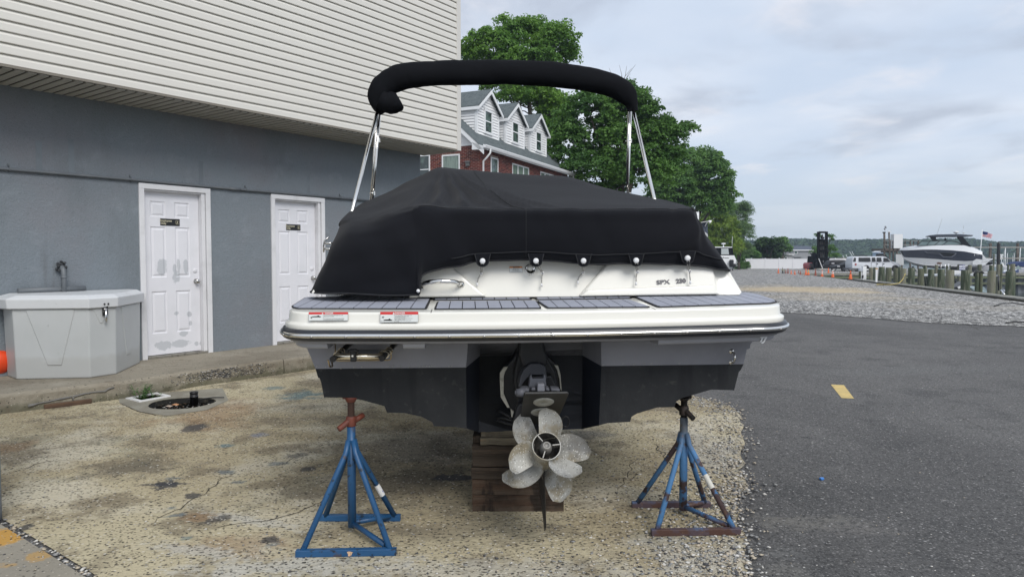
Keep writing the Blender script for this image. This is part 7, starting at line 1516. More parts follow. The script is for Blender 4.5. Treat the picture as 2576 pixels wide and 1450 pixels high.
# ================================================================== SLIP : walkway cap, piles, bulkhead
ag = mat('weathered_deck', (.27, .265, .235), .9, 0, [('n', (.17, .165, .145), 1.2, .4, .65, .8, (1, 1, 1)), ('n', (.33, .33, .29), 8, .5, .7, .6, (3, .4, 1))], bump=[(6, .006, (3, .3, 1))], coord='World')
wk = thing('dock_walkway', 'weathered grey plank walkway along the edge of the slip', 'walkway')
dvec = Vector((.2615, 1, 0)).normalized(); nvec = Vector((dvec.y, -dvec.x, 0))
Yc = 12.0
while Yc < 49:
    Y2 = min(Yc + 3.6, 49.6); A = Vector((XB(Yc), Yc, gz(Yc) + .004)); B = Vector((XB(Y2) , Y2, gz(Y2) + .004)) - dvec * .012
    for k in range(2):
        o0, o1 = nvec * (k * .27), nvec * (k * .27 + .262); up = Vector((0, 0, random.uniform(.105, .115))); m_ = MB(); m_.prism([A + o0 + up, A + o1 + up, B + o1 + up, B + o0 + up], (0, 0, -.05)); m_.build('plank', ag, wk)
    m_ = MB(); dn_ = Vector((0, 0, .055)); m_.prism([A + dn_ + nvec * .02, A + dn_ + nvec * .10, B + dn_ + nvec * .10, B + dn_ + nvec * .02], (0, 0, -.35)); m_.build('beam', mat('beam_dark', (.05, .042, .03), .9, 0, [('n', (.09, .08, .05), 4, .4, .6, .6)]), wk)
    Yc = Y2 + .001
bhm = mat('sheet_piling', (.10, .095, .085), .9, 0, [('n', (.05, .05, .04), 2, .4, .6, .8)])
m_ = MB(); A, B = Vector((XB(-4) + .12, -4, 0)), Vector((XB(49.6) + .12, 49.6, -.15)); C2 = Vector((30.7, 76, -.25)); m_.quad(A + Vector((0, 0, -3)), A - Vector((0, 0, .05)), B - Vector((0, 0, .05)), B + Vector((0, 0, -3))); m_.quad(B + Vector((0, 0, -3)), B + Vector((0, 0, -.03)), C2 + Vector((0, 0, -.03)), C2 + Vector((0, 0, -3))); m_.build('bulkhead', bhm, label='dark timber bulkhead under the walkway along the slip', cat='bulkhead')
bk2 = thing('bulkhead', 'far bulkhead of the slip with pale corrugated sheets and a green beam', 'bulkhead')
m_ = MB(); m_.b2((30.7, 75.6, -.42), (78, 76.1, -.18)); m_.build('cap_board', ag, bk2)
m_ = MB(); x = 30.7; pal = mat('corrugated_sheet', (.22, .24, .27), .6, 0, [('n', (.10, .11, .12), .8, .45, .6, .8, (1, 1, .2))]); row0, row1 = [], []
while x < 78: row0.append(Vector((x, 75.85 + .16 * (1 if int(x / .45) % 2 else -1), -.42))); row1.append(Vector((row0[-1].x, row0[-1].y, -3))); x += .22
m_.grid([row0, row1], 0, False); m_.build('corrugated_sheet', pal, bk2)
grn = mat('green_timber', (.13, .15, .085), .85, 0, [('n', (.2, .2, .15), 2, .45, .7, .6)])
for z_ in (-1.25, -.62): m_ = MB(); m_.b2((30.7, 75.3, z_ - .12), (78, 75.6, z_ + .1)); m_.build('waler_beam', grn, bk2)
pilem = [mat('pile_green', (.072, .092, .062), .9, 0, [('n', (.20, .20, .155), 3, .48, .60, .85, (2.5, 2.5, .35)), ('n', (.045, .06, .035), 4, .50, .60, .85, (3, 3, .3), 4), ('n', (.28, .26, .21), 9, .6, .7, .5, (3, 3, .25), 6), ('z', (.26, .27, .20), .93, 1.0, .35)], bump=[(7, .03, (3, 3, .25))]),
         mat('pile_grey', (.20, .195, .155), .9, 0, [('n', (.15, .16, .10), 2.2, .4, .6, .8, (2.5, 2.5, .4)), ('n', (.09, .08, .055), 5, .56, .68, .8, (3, 3, .3), 4), ('n', (.05, .04, .03), 4, .64, .72, .8, (1, 1, 1), 7)], bump=[(7, .03, (3, 3, .25))]),
         mat('pile_olive', (.10, .11, .075), .9, 0, [('n', (.10, .11, .06), 2.5, .42, .62, .85, (2.5, 2.5, .35)), ('n', (.24, .22, .18), 5, .56, .66, .7, (3, 3, .3), 4)], bump=[(7, .03, (3, 3, .25))])]
def pile(u, vt, wpx, Y, mt, label, group, zb=-3, cap=None, name='piling'):
    x = (u - 1288) / F * Y; zt = at(u, vt, Y).z; r_ = wpx / 2 * Y / F; m_ = MB(); rows = []; n_ = 14; sd2 = random.random() * 9
    for z_, k in ((zb - 0, 1), (zt - 1.0, 1), (zt - .5, .99), (zt - .02, .98), (zt, .93)):
        rows.append([Vector((r_ * k * cos(a) * (1 + .05 * mnoise.noise(Vector((cos(a) * 2, sin(a) * 2, z_ + sd2)))), r_ * k * sin(a), z_)) for a in [2 * pi * q / n_ for q in range(n_ + 1)]])
    m_.grid(rows, 0, True); m_.add([p for p in rows[-1][:-1]], [tuple(range(n_))], 0)
    if cap is None: o = m_.build(name, mt, loc=(x, Y, 0)); props(o, label, 'piling', group); return o
    t = thing(name, label, 'piling', (x, Y, 0), group=group); m_.build('post', mt, t); c_ = MB(); c_.lathe([(r_ * 1.12, zt - .12), (r_ * 1.12, zt + .0), (0, zt + .25)], 14); c_.build('cap', cap, t); return t
fr6 = [(1275, 648, 22, 2, 'short pile half hidden behind the white dock pedestal'), (1360, 632, 28, 1, 'pile just right of the white dock pedestal'), (1388, 630, 20, 0, 'dark slim pile left of the thin white post'), (1445, 626, 44, 0, 'pile right of the thin white post, leaning on its neighbour'), (1500, 632, 44, 2, 'olive pile next to the front of the van'), (1560, 635, 40, 2, 'pile in front of the van\'s front wheel'), (1590, 626, 26, 0, 'dark green slim pile under the van\'s nose'), (1618, 640, 40, 1, 'pile beside the yellow rope'), (1682, 635, 50, 0, 'green pile just right of the yellow rope'), (1757, 640, 46, 2, 'olive pile under the bow of the big cruiser'),
       (1838, 645, 47, 0, 'green pile left of the dark gap under the cruiser'), (1918, 645, 52, 0, 'green pile left of the pale grey one'), (1988, 650, 62, 1, 'pale silver-grey pile with deep cracks'), (2112, 652, 66, 0, 'wide bright green pile right of the blue sign'), (2320, 658, 58, 1, 'knotty pile with a split dark base'), (2470, 661, 70, 0, 'largest pile, rightmost of the near row')]
def z5(X, Y_): return 1760.3 + .3167 * X, 472.3 + .3167 * Y_
PG = 'timber piles along the walkway'
for X, t_, w_, mi, lab in fr6:
    u, v = z5(X, t_); rt = (u - 1288) / F; Y = (10.83 + .72) / (rt - .2615); 
    if Y > 60: Y = 52
    pile(u, v, w_ * .3167, Y, pilem[mi], lab, PG, -2.6)
u, v = z5(2218, 658); Y = (10.83 + .72) / ((u - 1288) / F - .2615)
for du, mi in ((-4.8, 0), (5.0, 2)): pile(u + du, v, 9.2, Y, pilem[mi], 'left one of the two piles bound by a black hose' if du < 0 else 'right one of the two piles bound by a black hose', PG, -2.6)
m_ = MB(); c0 = at(u, v + 4, Y - .22); m_.tube([at(u - 13, v + 12, Y - .25), at(u - 11, v + 6, Y - .25), at(u - 5, v + 2.5, Y - .28), at(u + 5, v + 2.5, Y - .28), at(u + 12, v + 6, Y - .25)], .035, 8); m_.tube([at(u - 12, v + 8, Y - .25), at(u - 10, v + 15, Y - .25)], .02, 6); m_.build('black_hose', blackp, label='black hose looped over the pair of piles', cat='hose')
PG2 = 'timber piles on the far side of the slip'
for i, (u, w_, vt, lab) in enumerate([(2327, 9, 668, 'short pile under the cruiser keel, left of the brown flap'), (2355.5, 8, 666, 'pile under the brown flap'), (2381.5, 4, 667.5, 'thin pile left of the white pipe'), (2389.5, 3, 667, 'thinnest pile right of the white pipe'), (2439, 9.5, 665.8, 'dark pile right of the blue sign'), (2464, 9.5, 665, 'green pile under the cruiser stern'), (2493.5, 10, 666.6, 'pile left of the tall black pile'), (2511.5, 8, 664.6, 'pile at the foot of the tall black pile'), (2519, 5, 663.6, 'slim pile right of the tall black pile'), (2535.7, 5, 664, 'pale slim pile behind the rightmost near pile'), (2547, 11, 663, 'wide far pile above the rightmost near pile')]):
    pile(u, vt, w_, 50 + (i % 3) * 2.5, pilem[i % 3], lab, PG2, -3)
pile(2510.3, 613, 7.6, 62, mat('pile_black', (.022, .022, .024), .6), 'tall smooth black pile with a black pointed cap', None, -3, cap=blackp)
pile(2499, 638, 3.5, 70, pilem[2], 'thin tall green pile left of the black pile', None, -3)
# dock pedestal, thin post, rope, sign
ped = thing('dock_pedestal', 'white dock power post with a grey meter box, left end of the piles', 'utility post'); Yp = 47.0
p = lambda u, v, Y=Yp: at(u, v, Y)
m_ = MB(); a, b_ = p(2171, 669), p(2179.5, 703); m_.b2((a.x, Yp, b_.z), (b_.x, Yp + .22, a.z)); m_.build('post', wtr, ped, bevel=.01)
m_ = MB(); a, b_ = p(2179.5, 676), p(2186, 679); m_.b2((a.x, Yp + .05, b_.z), (b_.x, Yp + .15, a.z)); a, b_ = p(2168, 680), p(2170, 702); m_.b2((a.x, Yp + .05, b_.z), (b_.x, Yp + .10, a.z)); m_.build('arm', wtr, ped)
m_ = MB(); a, b_ = p(2161, 674), p(2170.5, 682); m_.b2((a.x, Yp - .05, b_.z), (b_.x, Yp + .15, a.z)); m_.build('meter_box', mat('meter_grey', (.42, .45, .5), .5), ped, bevel=.02)
m_ = MB(); a, b_ = p(2168, 691), p(2171.5, 699); m_.lathe([(.05, 0), (.05, .2)], 10, Matrix.Translation((a.x + .04, Yp - .05, b_.z))); m_.build('valve', blackp, ped)
tp_ = thing('marker_post', 'thin white post with a tan cap among the piles', 'post'); Yq = 41.0; a, b_ = at(2204, 677, Yq), at(2207.2, 709, Yq); m_ = MB(); m_.b2((a.x, Yq, b_.z), (b_.x, Yq + .07, a.z)); m_.build('post', wtr, tp_); m_ = MB(); m_.b2((a.x - .012, Yq - .012, a.z), (b_.x + .012, Yq + .082, a.z + .08)); m_.build('cap', mat('tan_cap', (.5, .32, .16), .6), tp_)
m_ = MB(); Yr = 36; rp_ = [at(2277, 688, 39), at(2272, 700, 38.5), at(2262, 711, 38), at(2250, 714, 37.6), at(2238, 715.5, 37.2)]; m_.tube(catmull(rp_, 5), .022, 6)
for k in range(3): m_.tube([ong(2206 + (70 * q / 9), 716 + 1.0 * sin(q * 1.7 + k * 2) + .6 * k) + Vector((0, 0, .04)) for q in range(10)], .025, 6)
m_.build('mooring_rope', mat('rope_yellow', (.50, .40, .13), .8), label='yellow rope hanging from a pile and coiled on the gravel', cat='rope')
for (us_, lab) in ((((2500, 772), (2520, 765), (2545, 763), (2575, 768)), 'thin black cable lying at the walkway edge, far right'), (((2530, 815), (2550, 812), (2576, 813)), 'thin black cable lying on the gravel at the right edge')):
    m_ = MB(); m_.tube([ong(u, v) + Vector((0, 0, .03)) for u, v in us_], .015, 5); m_.build('cable', blackp, label=lab, cat='cable')
sg = thing('dock_sign', 'small blue sign with white lettering SERVICE DOCK on a post', 'sign'); Ys = 52.0; a, b_ = at(2413.2, 666, Ys), at(2427.8, 679.5, Ys); cx_, cz_ = (a.x + b_.x) / 2, (a.z + b_.z) / 2; W2, H2 = b_.x - a.x, a.z - b_.z
m_ = MB(); m_.cbox((cx_, Ys, cz_), (W2, .03, H2), .005); m_.build('sign_board', mat('sign_blue', (.012, .025, .22), .4), sg)
m_ = text_mb('SERVICE', H2 * .36, frame(Vector((cx_, Ys - .02, cz_ + H2 * .22)), (1, 0, 0), (0, 0, 1)), .003, 0, .012, sx=.86); text_mb('DOCK', H2 * .38, frame(Vector((cx_, Ys - .02, cz_ - H2 * .22)), (1, 0, 0), (0, 0, 1)), .003, 0, .012, m_, sx=.95); m_.build('sign_lettering', wtr, sg)
m_ = MB(); m_.b2((cx_ - W2 * .4, Ys + .02, -3), (cx_ + W2 * .1, Ys + .3, cz_ + H2 * .62)); m_.build('sign_post', pilem[1], sg)
m_ = MB(); m_.tube([at(2386.5, 663, 51), at(2387, 682, 51)], .03, 8); m_.build('dock_pipe', wtr, label='thin white upright pipe under the cruiser hull', cat='pipe')
m_ = MB(); q = at(2365, 662.5, 50); m_.prism([q + Vector((-.16, 0, -.05)), q + Vector((-.04, 0, .07)), q + Vector((.15, 0, .05)), q + Vector((.05, 0, -.05))], (0, .2, .04)); m_.tube([q, at(2366, 676, 50)], .02, 6); m_.build('dock_flap', mat('flap_brown', (.09, .045, .03), .6), label='small dark red-brown tilted flap on a stem under the cruiser', cat='flap')
# ================================================================== WATER
wat = mat('water', (.05, .065, .06), .12, 0, [('n', (.035, .05, .05), .4, .4, .6, .6)], bump=[(2.2, .03), (.35, .08)], coord='World', spec=.5)
m_ = MB(); m_.quad((-1050, -50, -2.3), (1050, -50, -2.3), (1050, 750, -2.3), (-1050, 750, -2.3)); m_.build('water', wat, kind='structure')
# ================================================================== BIG CRUISER on stands
CY = 88.0
def z7(X, Y_): return 2189.7 + .1658 * X, 532.4 + .1658 * Y_
def cz7(X, Y_, dy=0.0): u, v = z7(X, Y_); p = at(u, v, CY); return Vector((p.x, CY + dy, p.z))
cr = thing('motor_cruiser', 'large white and navy motor cruiser with a dark hardtop standing beyond the piles', 'motor cruiser')
cwhite = mat('cruiser_white', (.70, .71, .72), .25, 0, coat=.4); cnavy = mat('cruiser_navy', (.030, .035, .052), .15, 0, [('n', (.05, .055, .075), .5, .45, .7, .7)], spec=.6, coat=.6); cgrey = mat('cruiser_bottom', (.20, .205, .21), .5)
HB = 1.85
#   X,  deck, navy top, navy bottom, chine, keel, half beam factor
st = [(402, 572, 578, 580, 584, 586, .02), (440, 558, 580, 640, 662, 668, .22), (480, 548, 580, 688, 712, 730, .42), (560, 535, 578, 693, 745, 775, .66), (650, 522, 575, 697, 775, 812, .82), (800, 513, 570, 704, 806, 846, .95), (1000, 509, 572, 717, 818, 862, 1), (1250, 506, 585, 738, 822, 868, 1), (1430, 512, 603, 748, 826, 868, 1), (1560, 553, 628, 742, 826, 866, .98), (1690, 612, 652, 720, 826, 862, .95)]
def shell(cols_, name, mt, mats=None):
    m_ = MB()
    for side in (-1, 1):
        rows = []
        for s_ in st:
            X = s_[0]; row = []
            for ci, kf in cols_: row.append(cz7(X, s_[ci]) + Vector((0, HB + side * HB * s_[6] * kf, 0)))
            rows.append(row)
        m_.grid(rows, 0, True, flip=side > 0)
        m_.add(rows[-1] + [Vector((rows[-1][-1].x, CY + HB, rows[-1][-1].z)), Vector((rows[-1][0].x, CY + HB, rows[-1][0].z))], [tuple(range(len(cols_) + 2))])
    return m_.build(name, mt, cr)
shell([(1, .84), (2, 1.0)], 'topsides', cwhite); shell([(2, 1.0), (3, .97)], 'hull_side', cnavy); shell([(3, .97), (4, .86)], 'hull_lower', cwhite); shell([(4, .86), (5, .0)], 'hull_bottom', cgrey)
m_ = MB(); rows = [[cz7(s_[0], s_[1]) + Vector((0, HB + f_ * HB * s_[6] * .84, .12 * (1 - f_ * f_))) for f_ in (-1, -.5, 0, .5, 1)] for s_ in st]; m_.grid(rows, 0, True); m_.build('deck', cwhite, cr)
for dz2, i_ in ((8, 4), (-10, 4)):
    m_ = MB(); m_.tube([cz7(s_[0], s_[4] + (s_[5] - s_[4]) * (.0 if dz2 > 0 else .5)) + Vector((0, HB - HB * s_[6] * (.865 if dz2 > 0 else .44) - .03, 0)) for s_ in st[2:]], .03, 5); m_.build('hull_strake', cwhite, cr)
m_ = MB(); m_.prism([cz7(1690, 640, .2), cz7(1745, 705, .2), cz7(1840, 708, .2), cz7(1842, 722, .2), cz7(1790, 745, .2), cz7(1735, 800, .2), cz7(1690, 826, .2)], (0, 3.3, 0)); m_.build('stern_platform', cwhite, cr)
m_ = MB(); m_.prism([cz7(1545, 750, -.012), cz7(1600, 714, -.012), cz7(1690, 719, -.012), cz7(1735, 725, .1), cz7(1735, 800, .1), cz7(1690, 812, .05), cz7(1545, 800, -.01)], (0, .04, 0)); m_.build('quarter_panel', cwhite, cr)
m_ = MB(); m_.prism([cz7(805, 597, -.02), cz7(860, 628, -.02), cz7(1040, 638, -.02), cz7(1105, 690, -.02), cz7(1240, 688, -.02), cz7(1290, 655, -.02), cz7(1310, 625, -.02), cz7(1150, 605, -.02)], (0, .03, 0)); m_.build('window_surround', mat('surround_grey', (.13, .14, .17), .25), cr)
m_ = MB(); m_.prism([cz7(835, 604, -.035), cz7(870, 620, -.035), cz7(1055, 628, -.035), cz7(1112, 678, -.035), cz7(1230, 676, -.035), cz7(1275, 645, -.035), cz7(1290, 627, -.035), cz7(1150, 612, -.035)], (0, .03, 0)); m_.build('hull_window', tint, cr)
wsg = mat('windscreen_glass', (.17, .235, .235), .08, 0, [('n', (.28, .34, .34), .7, .4, .65, .8)], spec=.7)
for q in ([(692, 508), (770, 443), (895, 441), (840, 506)], [(845, 506), (900, 441), (1045, 440), (965, 506)], [(972, 504), (1052, 440), (1120, 437), (1150, 455), (1085, 503)], [(1112, 502), (1185, 440), (1290, 455), (1382, 497), (1375, 503)]):
    m_ = MB(); m_.prism([cz7(*p, .35) for p in q], (0, .05, 0)); m_.build('windscreen', wsg, cr)
m_ = MB(); fr_ = .035
for q in ([(690, 510), (768, 442), (1120, 436), (1190, 438), (1290, 453), (1390, 498)], [(845, 506), (900, 441)], [(967, 506), (1048, 440)], [(1090, 504), (1180, 438)], [(1390, 503), (690, 510)]): m_.tube([cz7(*p, .33) for p in q], fr_, 5)
m_.build('windscreen_frame', blackp, cr)
m_ = MB(); m_.prism([cz7(818, 370, .2), cz7(900, 350, .2), cz7(1010, 341, .2), cz7(1340, 340, .2), cz7(1560, 358, .2), cz7(1545, 370, .2), cz7(1400, 384, .2), cz7(1150, 380, .2), cz7(880, 378, .2)], (0, 3.1, 0)); m_.build('hardtop', cnavy, cr, bevel=.05)
for dy in (.3, 3.0):
    m_ = MB(); m_.prism([cz7(1305, 372, dy), cz7(1400, 378, dy), cz7(1530, 535, dy), cz7(1500, 530, dy), cz7(1395, 500, dy)], (0, .14, 0)); m_.build('rear_arch', dkp, cr)
    m_ = MB(); m_.prism([cz7(890, 375, dy), cz7(985, 378, dy), cz7(980, 400, dy), cz7(1030, 437, dy), cz7(935, 437, dy)], (0, .14, 0)); m_.build('front_arch', dkp, cr)
m_ = MB(); m_.lathe([(0, -.02), (.32, 0), (.36, .1), (.30, .2), (0, .24)], 16, Matrix.Translation(cz7(1300, 318, 1.7))); m_.tube([cz7(1300, 340, 1.7), cz7(1300, 315, 1.7)], .1, 8); m_.build('radar_dome', cwhite, cr)
m_ = MB(); m_.lathe([(0, 0), (.15, .02), (.15, .1), (0, .14)], 12, Matrix.Translation(cz7(1413, 325, 1.4))); m_.tube([cz7(1413, 340, 1.4), cz7(1413, 325, 1.4)], .03, 6); m_.tube([cz7(1380, 310, 1.2), cz7(1412, 250, 1.2)], .012, 4); m_.build('gps_dome', cwhite, cr)
m_ = MB(); m_.tube([cz7(1003, 340, 1.0), cz7(1088, 92, 1.0)], .016, 5); m_.build('antenna', mat('antenna_grey', (.3, .3, .3), .5), cr); m_ = MB(); m_.tube([cz7(1411, 255, 1.2), cz7(1411, 212, 1.2)], .02, 5); m_.build('antenna', MC['antenna_grey'], cr)
m_ = MB(); m_.lathe([(0, 0), (.14, .05), (.15, .25), (.08, .38), (0, .4)], 10, Matrix.Translation(cz7(1133, 440, 1.2))); m_.build('seat_back', blackp, cr)
m_ = MB(); m_.tube([cz7(490, 525, 1.4), cz7(500, 517, 1.2), cz7(580, 517, 1.0), cz7(590, 525, .8)], .02, 5); m_.tube([cz7(655, 507, .9), cz7(1050, 512, .4)], .018, 5); m_.build('bow_rail', chrome, cr)
m_ = MB(); m_.cbox(cz7(1770, 770, 1.8), (.9, 1.2, .55), .1); m_.cbox(cz7(1830, 740, 1.8), (.25, 1.0, .9), .08); m_.build('drive_unit', dk1, cr)
ml_ = text_mb('I', .25, frame(cz7(1575, 655, -.03), (1, 0, 0), (0, 0, 1)), .004, bold=.02); text_mb('-----', .16, frame(cz7(1620, 656, -.0), (1, 0, 0), (0, 0, 1)), .004, 0, .004, ml_); ml_.build('hull_lettering', cwhite, cr)
PHI = R(32); XC_ = cz7(1100, 700).x
def turn(p): a, b_ = (p.x - XC_) / 1.18, p.y - CY; return Vector((XC_ + a * cos(PHI) + b_ * sin(PHI), CY - a * sin(PHI) + b_ * cos(PHI), p.z))
for ch_ in ALLCH(cr):
    for v_ in ch_.data.vertices: v_.co = turn(v_.co)
for X in (620, 1000, 1400):
    b_ = cz7(X, 850, 1.85); m_ = MB(); g0 = gz(CY)
    for sx, sy in ((-.5, -.9), (.5, -.9), (0, .5)): m_.tube([Vector((b_.x + sx, CY + HB + sy, g0)), Vector((b_.x, CY + HB, b_.z + .15))], .05, 6)
    m_.v = [tuple(turn(Vector(p))) for p in m_.v]; t2 = m_.build('keel_stand', fkm); props(t2, {620: 'black keel stand under the bow of the big cruiser', 1000: 'black keel stand under the middle of the big cruiser', 1400: 'black keel stand under the stern of the big cruiser'}[X], 'boat stand', 'stands under the big cruiser')
# flag on its staff
fl = thing('flag_staff', 'white staff with a red, white and blue striped flag flying behind the cruiser', 'flag', (0, 0, 0)); FYy = 93.0
A, B = at(2466.5, 631.5, FYy), at(2471, 577, FYy); m_ = MB(); m_.tube([Vector((A.x, FYy, gz(FYy))), A, B], .045, 6); m_.build('staff', wtr, fl)
fr_ = mat('flag_red', (.55, .05, .08), .7); fw_ = mat('flag_white', (.78, .76, .78), .7); fb_ = mat('flag_blue', (.03, .045, .16), .7); fg = MB(); rows = []
c00, c10, c01, c11 = at(2473, 580, FYy), at(2499.5, 591, FYy), at(2473, 594.5, FYy), at(2496, 600, FYy); nx_ = 26
for j in range(14):
    b_ = j / 13; rows.append([c00.lerp(c10, i / nx_).lerp(c01.lerp(c11, i / nx_), b_) + Vector((0, .25 * sin(i * .55 + b_ * .6), .07 * sin(i * .5 + 1) * (i / nx_) - .12 * sin(pi * i / nx_ * .5) * (1 - b_) * 0)) for i in range(nx_ + 1)])
fg.grid(rows, 0, True)
for k in range(len(fg.f)):
    j, i = divmod(k, nx_); fg.m[k] = 2 if (j < 7 and i < 10) else (0 if j % 2 == 0 else 1)
fg.build('flag_cloth', [fr_, fw_, fb_], fl)
# ================================================================== WOODEN LOOKOUT by the water
TW = thing('wooden_tower', 'weathered wooden platform on posts with railing, behind the van and the cruiser bow', 'platform'); TY = 128.0
def tz(X, Y_, d=0): u, v = z6(X, Y_); return at(u, v, TY) + Vector((0, d, 0))
tw_ = mat('tower_wood', (.15, .125, .105), .9, 0, [('n', (.08, .065, .055), 2, .4, .6, .8), ('n', (.26, .24, .22), 5, .6, .7, .6)])
def tbar(X0, Y0, X1, Y1, w_, name, mt=None, dy=0, dd=.25):
    a, b_ = tz(X0, Y0, dy), tz(X1, Y1, dy); ww = w_ * .13334 * TY / F / 2; t = (b_ - a).normalized(); s_ = Vector((t.z, 0, -t.x)) * ww; m_ = MB(); m_.prism([a - s_, a + s_, b_ + s_, b_ - s_], (0, dd, 0)); return m_.build(name, mt or tw_, TW)
for X in (2200, 2300, 2370, 2440, 2530, 2690, 2840): tbar(X, 350, X, 900 if X > 2330 else 700, 20, 'post')
for X in (2232, 2262, 2330, 2500, 2610, 2770): tbar(X, 350, X, 505, 10, 'baluster', dy=.3)
tbar(2165, 520, 2880, 520, 44, 'deck_beam', dd=4); tbar(2165, 560, 2440, 560, 26, 'deck_beam', dy=.5)
for y_ in (355, 430): tbar(2180, y_, 2880, y_, 10, 'rail', mat('rail_pale', (.3, .29, .27), .9))
tbar(2200, 195, 2205, 350, 26, 'light_pole'); tbar(2175, 195, 2222, 195, 22, 'pole_head', cblk); tbar(2290, 185, 2292, 350, 18, 'light_pole'); tbar(2268, 183, 2318, 183, 18, 'pole_head', wtr)
tbar(2218, 75, 2210, 150, 5, 'aerial', cgrey); tbar(2232, 85, 2236, 120, 4, 'aerial', cgrey); tbar(2196, 125, 2216, 150, 5, 'aerial', cgrey)
m_ = MB(); a, b_ = tz(2368, 228, -.2), tz(2528, 495, -.2); m_.b2((a.x, a.y, b_.z), (b_.x, a.y + 1.2, a.z)); m_.build('white_panel', mat('panel_white', (.74, .75, .76), .5), TW)
for k in range(7): tbar(2398 + k * 21, 605, 2398 + k * 21, 810, 10, 'slat', wtr, dy=-.5)
tbar(2390, 600, 2540, 600, 14, 'slat_rail', dy=-.5)
m_ = MB(); a, b_ = tz(2210, 600, 1), tz(2330, 700, 1); m_.prism([tz(2195, 600, 1), tz(2260, 590, 1), tz(2330, 690, 1), tz(2195, 700, 1)], (0, 2, 0)); m_.build('dark_tarp', cblk, TW)
# ================================================================== BOATS IN THE WATER, MASTS, DOCKS
def hull_boat(name, label, cx, cy, wl_z, Lb, beam, rz, side_m, deck_m, cat_='boat', fb=.9, group=None):
    t = thing(name, label, cat_, (cx, cy, wl_z), rz, group); rows = []
    for k in range(13):
        s_ = k / 12; hbm = beam / 2 * (1 if s_ < .5 else max(.02, 1 - ((s_ - .5) / .5) ** 2.2)); x = -Lb / 2 + Lb * s_; sh = fb * (1 + .35 * s_ ** 2)
        rows.append([Vector((x, -hbm * .9, sh)), Vector((x, -hbm, sh * .82)), Vector((x, -hbm * .86, 0)), Vector((x, 0, -.3)), Vector((x, hbm * .86, 0)), Vector((x, hbm, sh * .82)), Vector((x, hbm * .9, sh))])
    m_ = MB(); m_.grid(rows, 0, True); m_.add(rows[0], [tuple(range(7))]); m_.build('hull', side_m, t)
    m_ = MB(); m_.grid([[r_[0], r_[0].lerp(r_[-1], .5) + Vector((0, 0, .05)), r_[-1]] for r_ in rows], 0, False); m_.build('deck', deck_m, t); return t
ws_w = cwhite; WZ = -2.3
# covered boat in the slip with a long white top, seen between the piles
Yb = 36.0; x0, x1 = (2326 - 1288) / F * 40, (2512 - 1288) / F * Yb
sb_ = hull_boat('moored_boat', 'boat lying low in the slip behind the near piles under a long pale hard roof', 24.2, 37.0, WZ, 9.5, 2.8, R(-20), cwhite, cwhite)
IV = sb_.matrix_world if False else (Matrix.Translation(sb_.location) @ Matrix.Rotation(R(-20), 4, 'Z')).inverted()
def lb_(u, v, Y): return IV @ at(u, v, Y)
m_ = MB(); P = [lb_(2324, 691.5, 41), lb_(2400, 690.5, 38.5), lb_(2510, 691, 35.5), lb_(2512, 694.5, 35.5), lb_(2400, 693.5, 38.5), lb_(2324, 695, 41)]; m_.prism(P, IV.to_3x3() @ Vector((.6, 2.2, .0))); m_.build('hardtop', cwhite, sb_)
m_ = MB()
for u, v0, v1, Y in ((2326, 694, 722, 41), (2331, 694, 722, 41.2), (2512, 693, 730, 35.5), (2400, 693, 712, 38.5)): m_.tube([lb_(u, v0, Y), lb_(u + (3 if u < 2500 else 0), v1, Y)], .04, 6)
m_.build('roof_post', rubber, sb_)
m_ = MB(); m_.prism([lb_(2399.5, 680, 42), lb_(2420, 680, 42), lb_(2420, 687.5, 42), lb_(2399.5, 687.5, 42)], IV.to_3x3() @ Vector((.3, 1.5, 0))); m_.build('seat_box', cwhite, sb_)
m_ = MB(); m_.prism([lb_(2440, 722, 34), lb_(2452, 719.5, 34), lb_(2476, 721, 33.5), lb_(2486, 735.5, 33), lb_(2456, 733, 33.5)], IV.to_3x3() @ Vector((.05, .3, 0))); m_.build('windscreen', wsg, sb_)
m_ = MB(); m_.prism([lb_(2398, 726, 36), lb_(2404, 721, 36), lb_(2424, 708, 36.5), lb_(2432, 726, 35.5), lb_(2400, 728, 36)], IV.to_3x3() @ Vector((.1, .6, 0))); m_.build('console', blackp, sb_)
m_ = MB(); m_.prism([lb_(2409, 721, 35.6), lb_(2419, 718, 35.6), lb_(2420, 724, 35.6), lb_(2411, 726, 35.6)], IV.to_3x3() @ Vector((.1, .2, 0))); m_.build('cushion', cwhite, sb_)
s2 = hull_boat('moored_boat', 'low white boat at the right edge behind the largest near pile', 24.4, 27.8, WZ + .0, 6.5, 2.3, R(-14), cwhite, cwhite, fb=1.15)
IV = (Matrix.Translation((24.4, 27.8, WZ)) @ Matrix.Rotation(R(-14), 4, 'Z')).inverted()
m_ = MB()
for k in range(2): m_.tube([IV @ at(2519 + k * 7, 729, 29), IV @ at(2527 + k * 7, 741, 28.6)], .035, 5)
m_.build('bow_rail', chrome, s2)
# boats and docks beyond the slip
fd = thing('floating_dock', 'low grey dock with rails behind the far piles at the right edge', 'dock'); m_ = MB(); m_.b2((60, 104, -2.0), (110, 106, -.6)); m_.build('deck', ag, fd); m_ = MB(); m_.b2((58, 104, 1.3), (110, 104.1, 1.45)); m_.b2((58, 104, 2.9), (110, 104.1, 3.05)); m_.build('rail', mat('rail_pale', (.3, .29, .27), .9), fd)
for x in (62, 66, 70, 74, 78): m_ = MB(); m_.b2((x, 104.1, -3), (x + .25, 104.4, 3.6)); m_.build('post', tw_, fd)
hull_boat('moored_boat', 'long pale grey boat hull behind the tall black pile', 62.5, 90, -1.7, 14, 3.4, R(178), mat('hull_palegrey', (.36, .37, .40), .35), cwhite, fb=2.0)
for i, (u, vt, vb, Y, lab) in enumerate([(2551, 592, 640, 0, ''), (2530.5, 626, 0, 0, '')][:0]): pass
WG_ = 'boats moored beyond the slip'
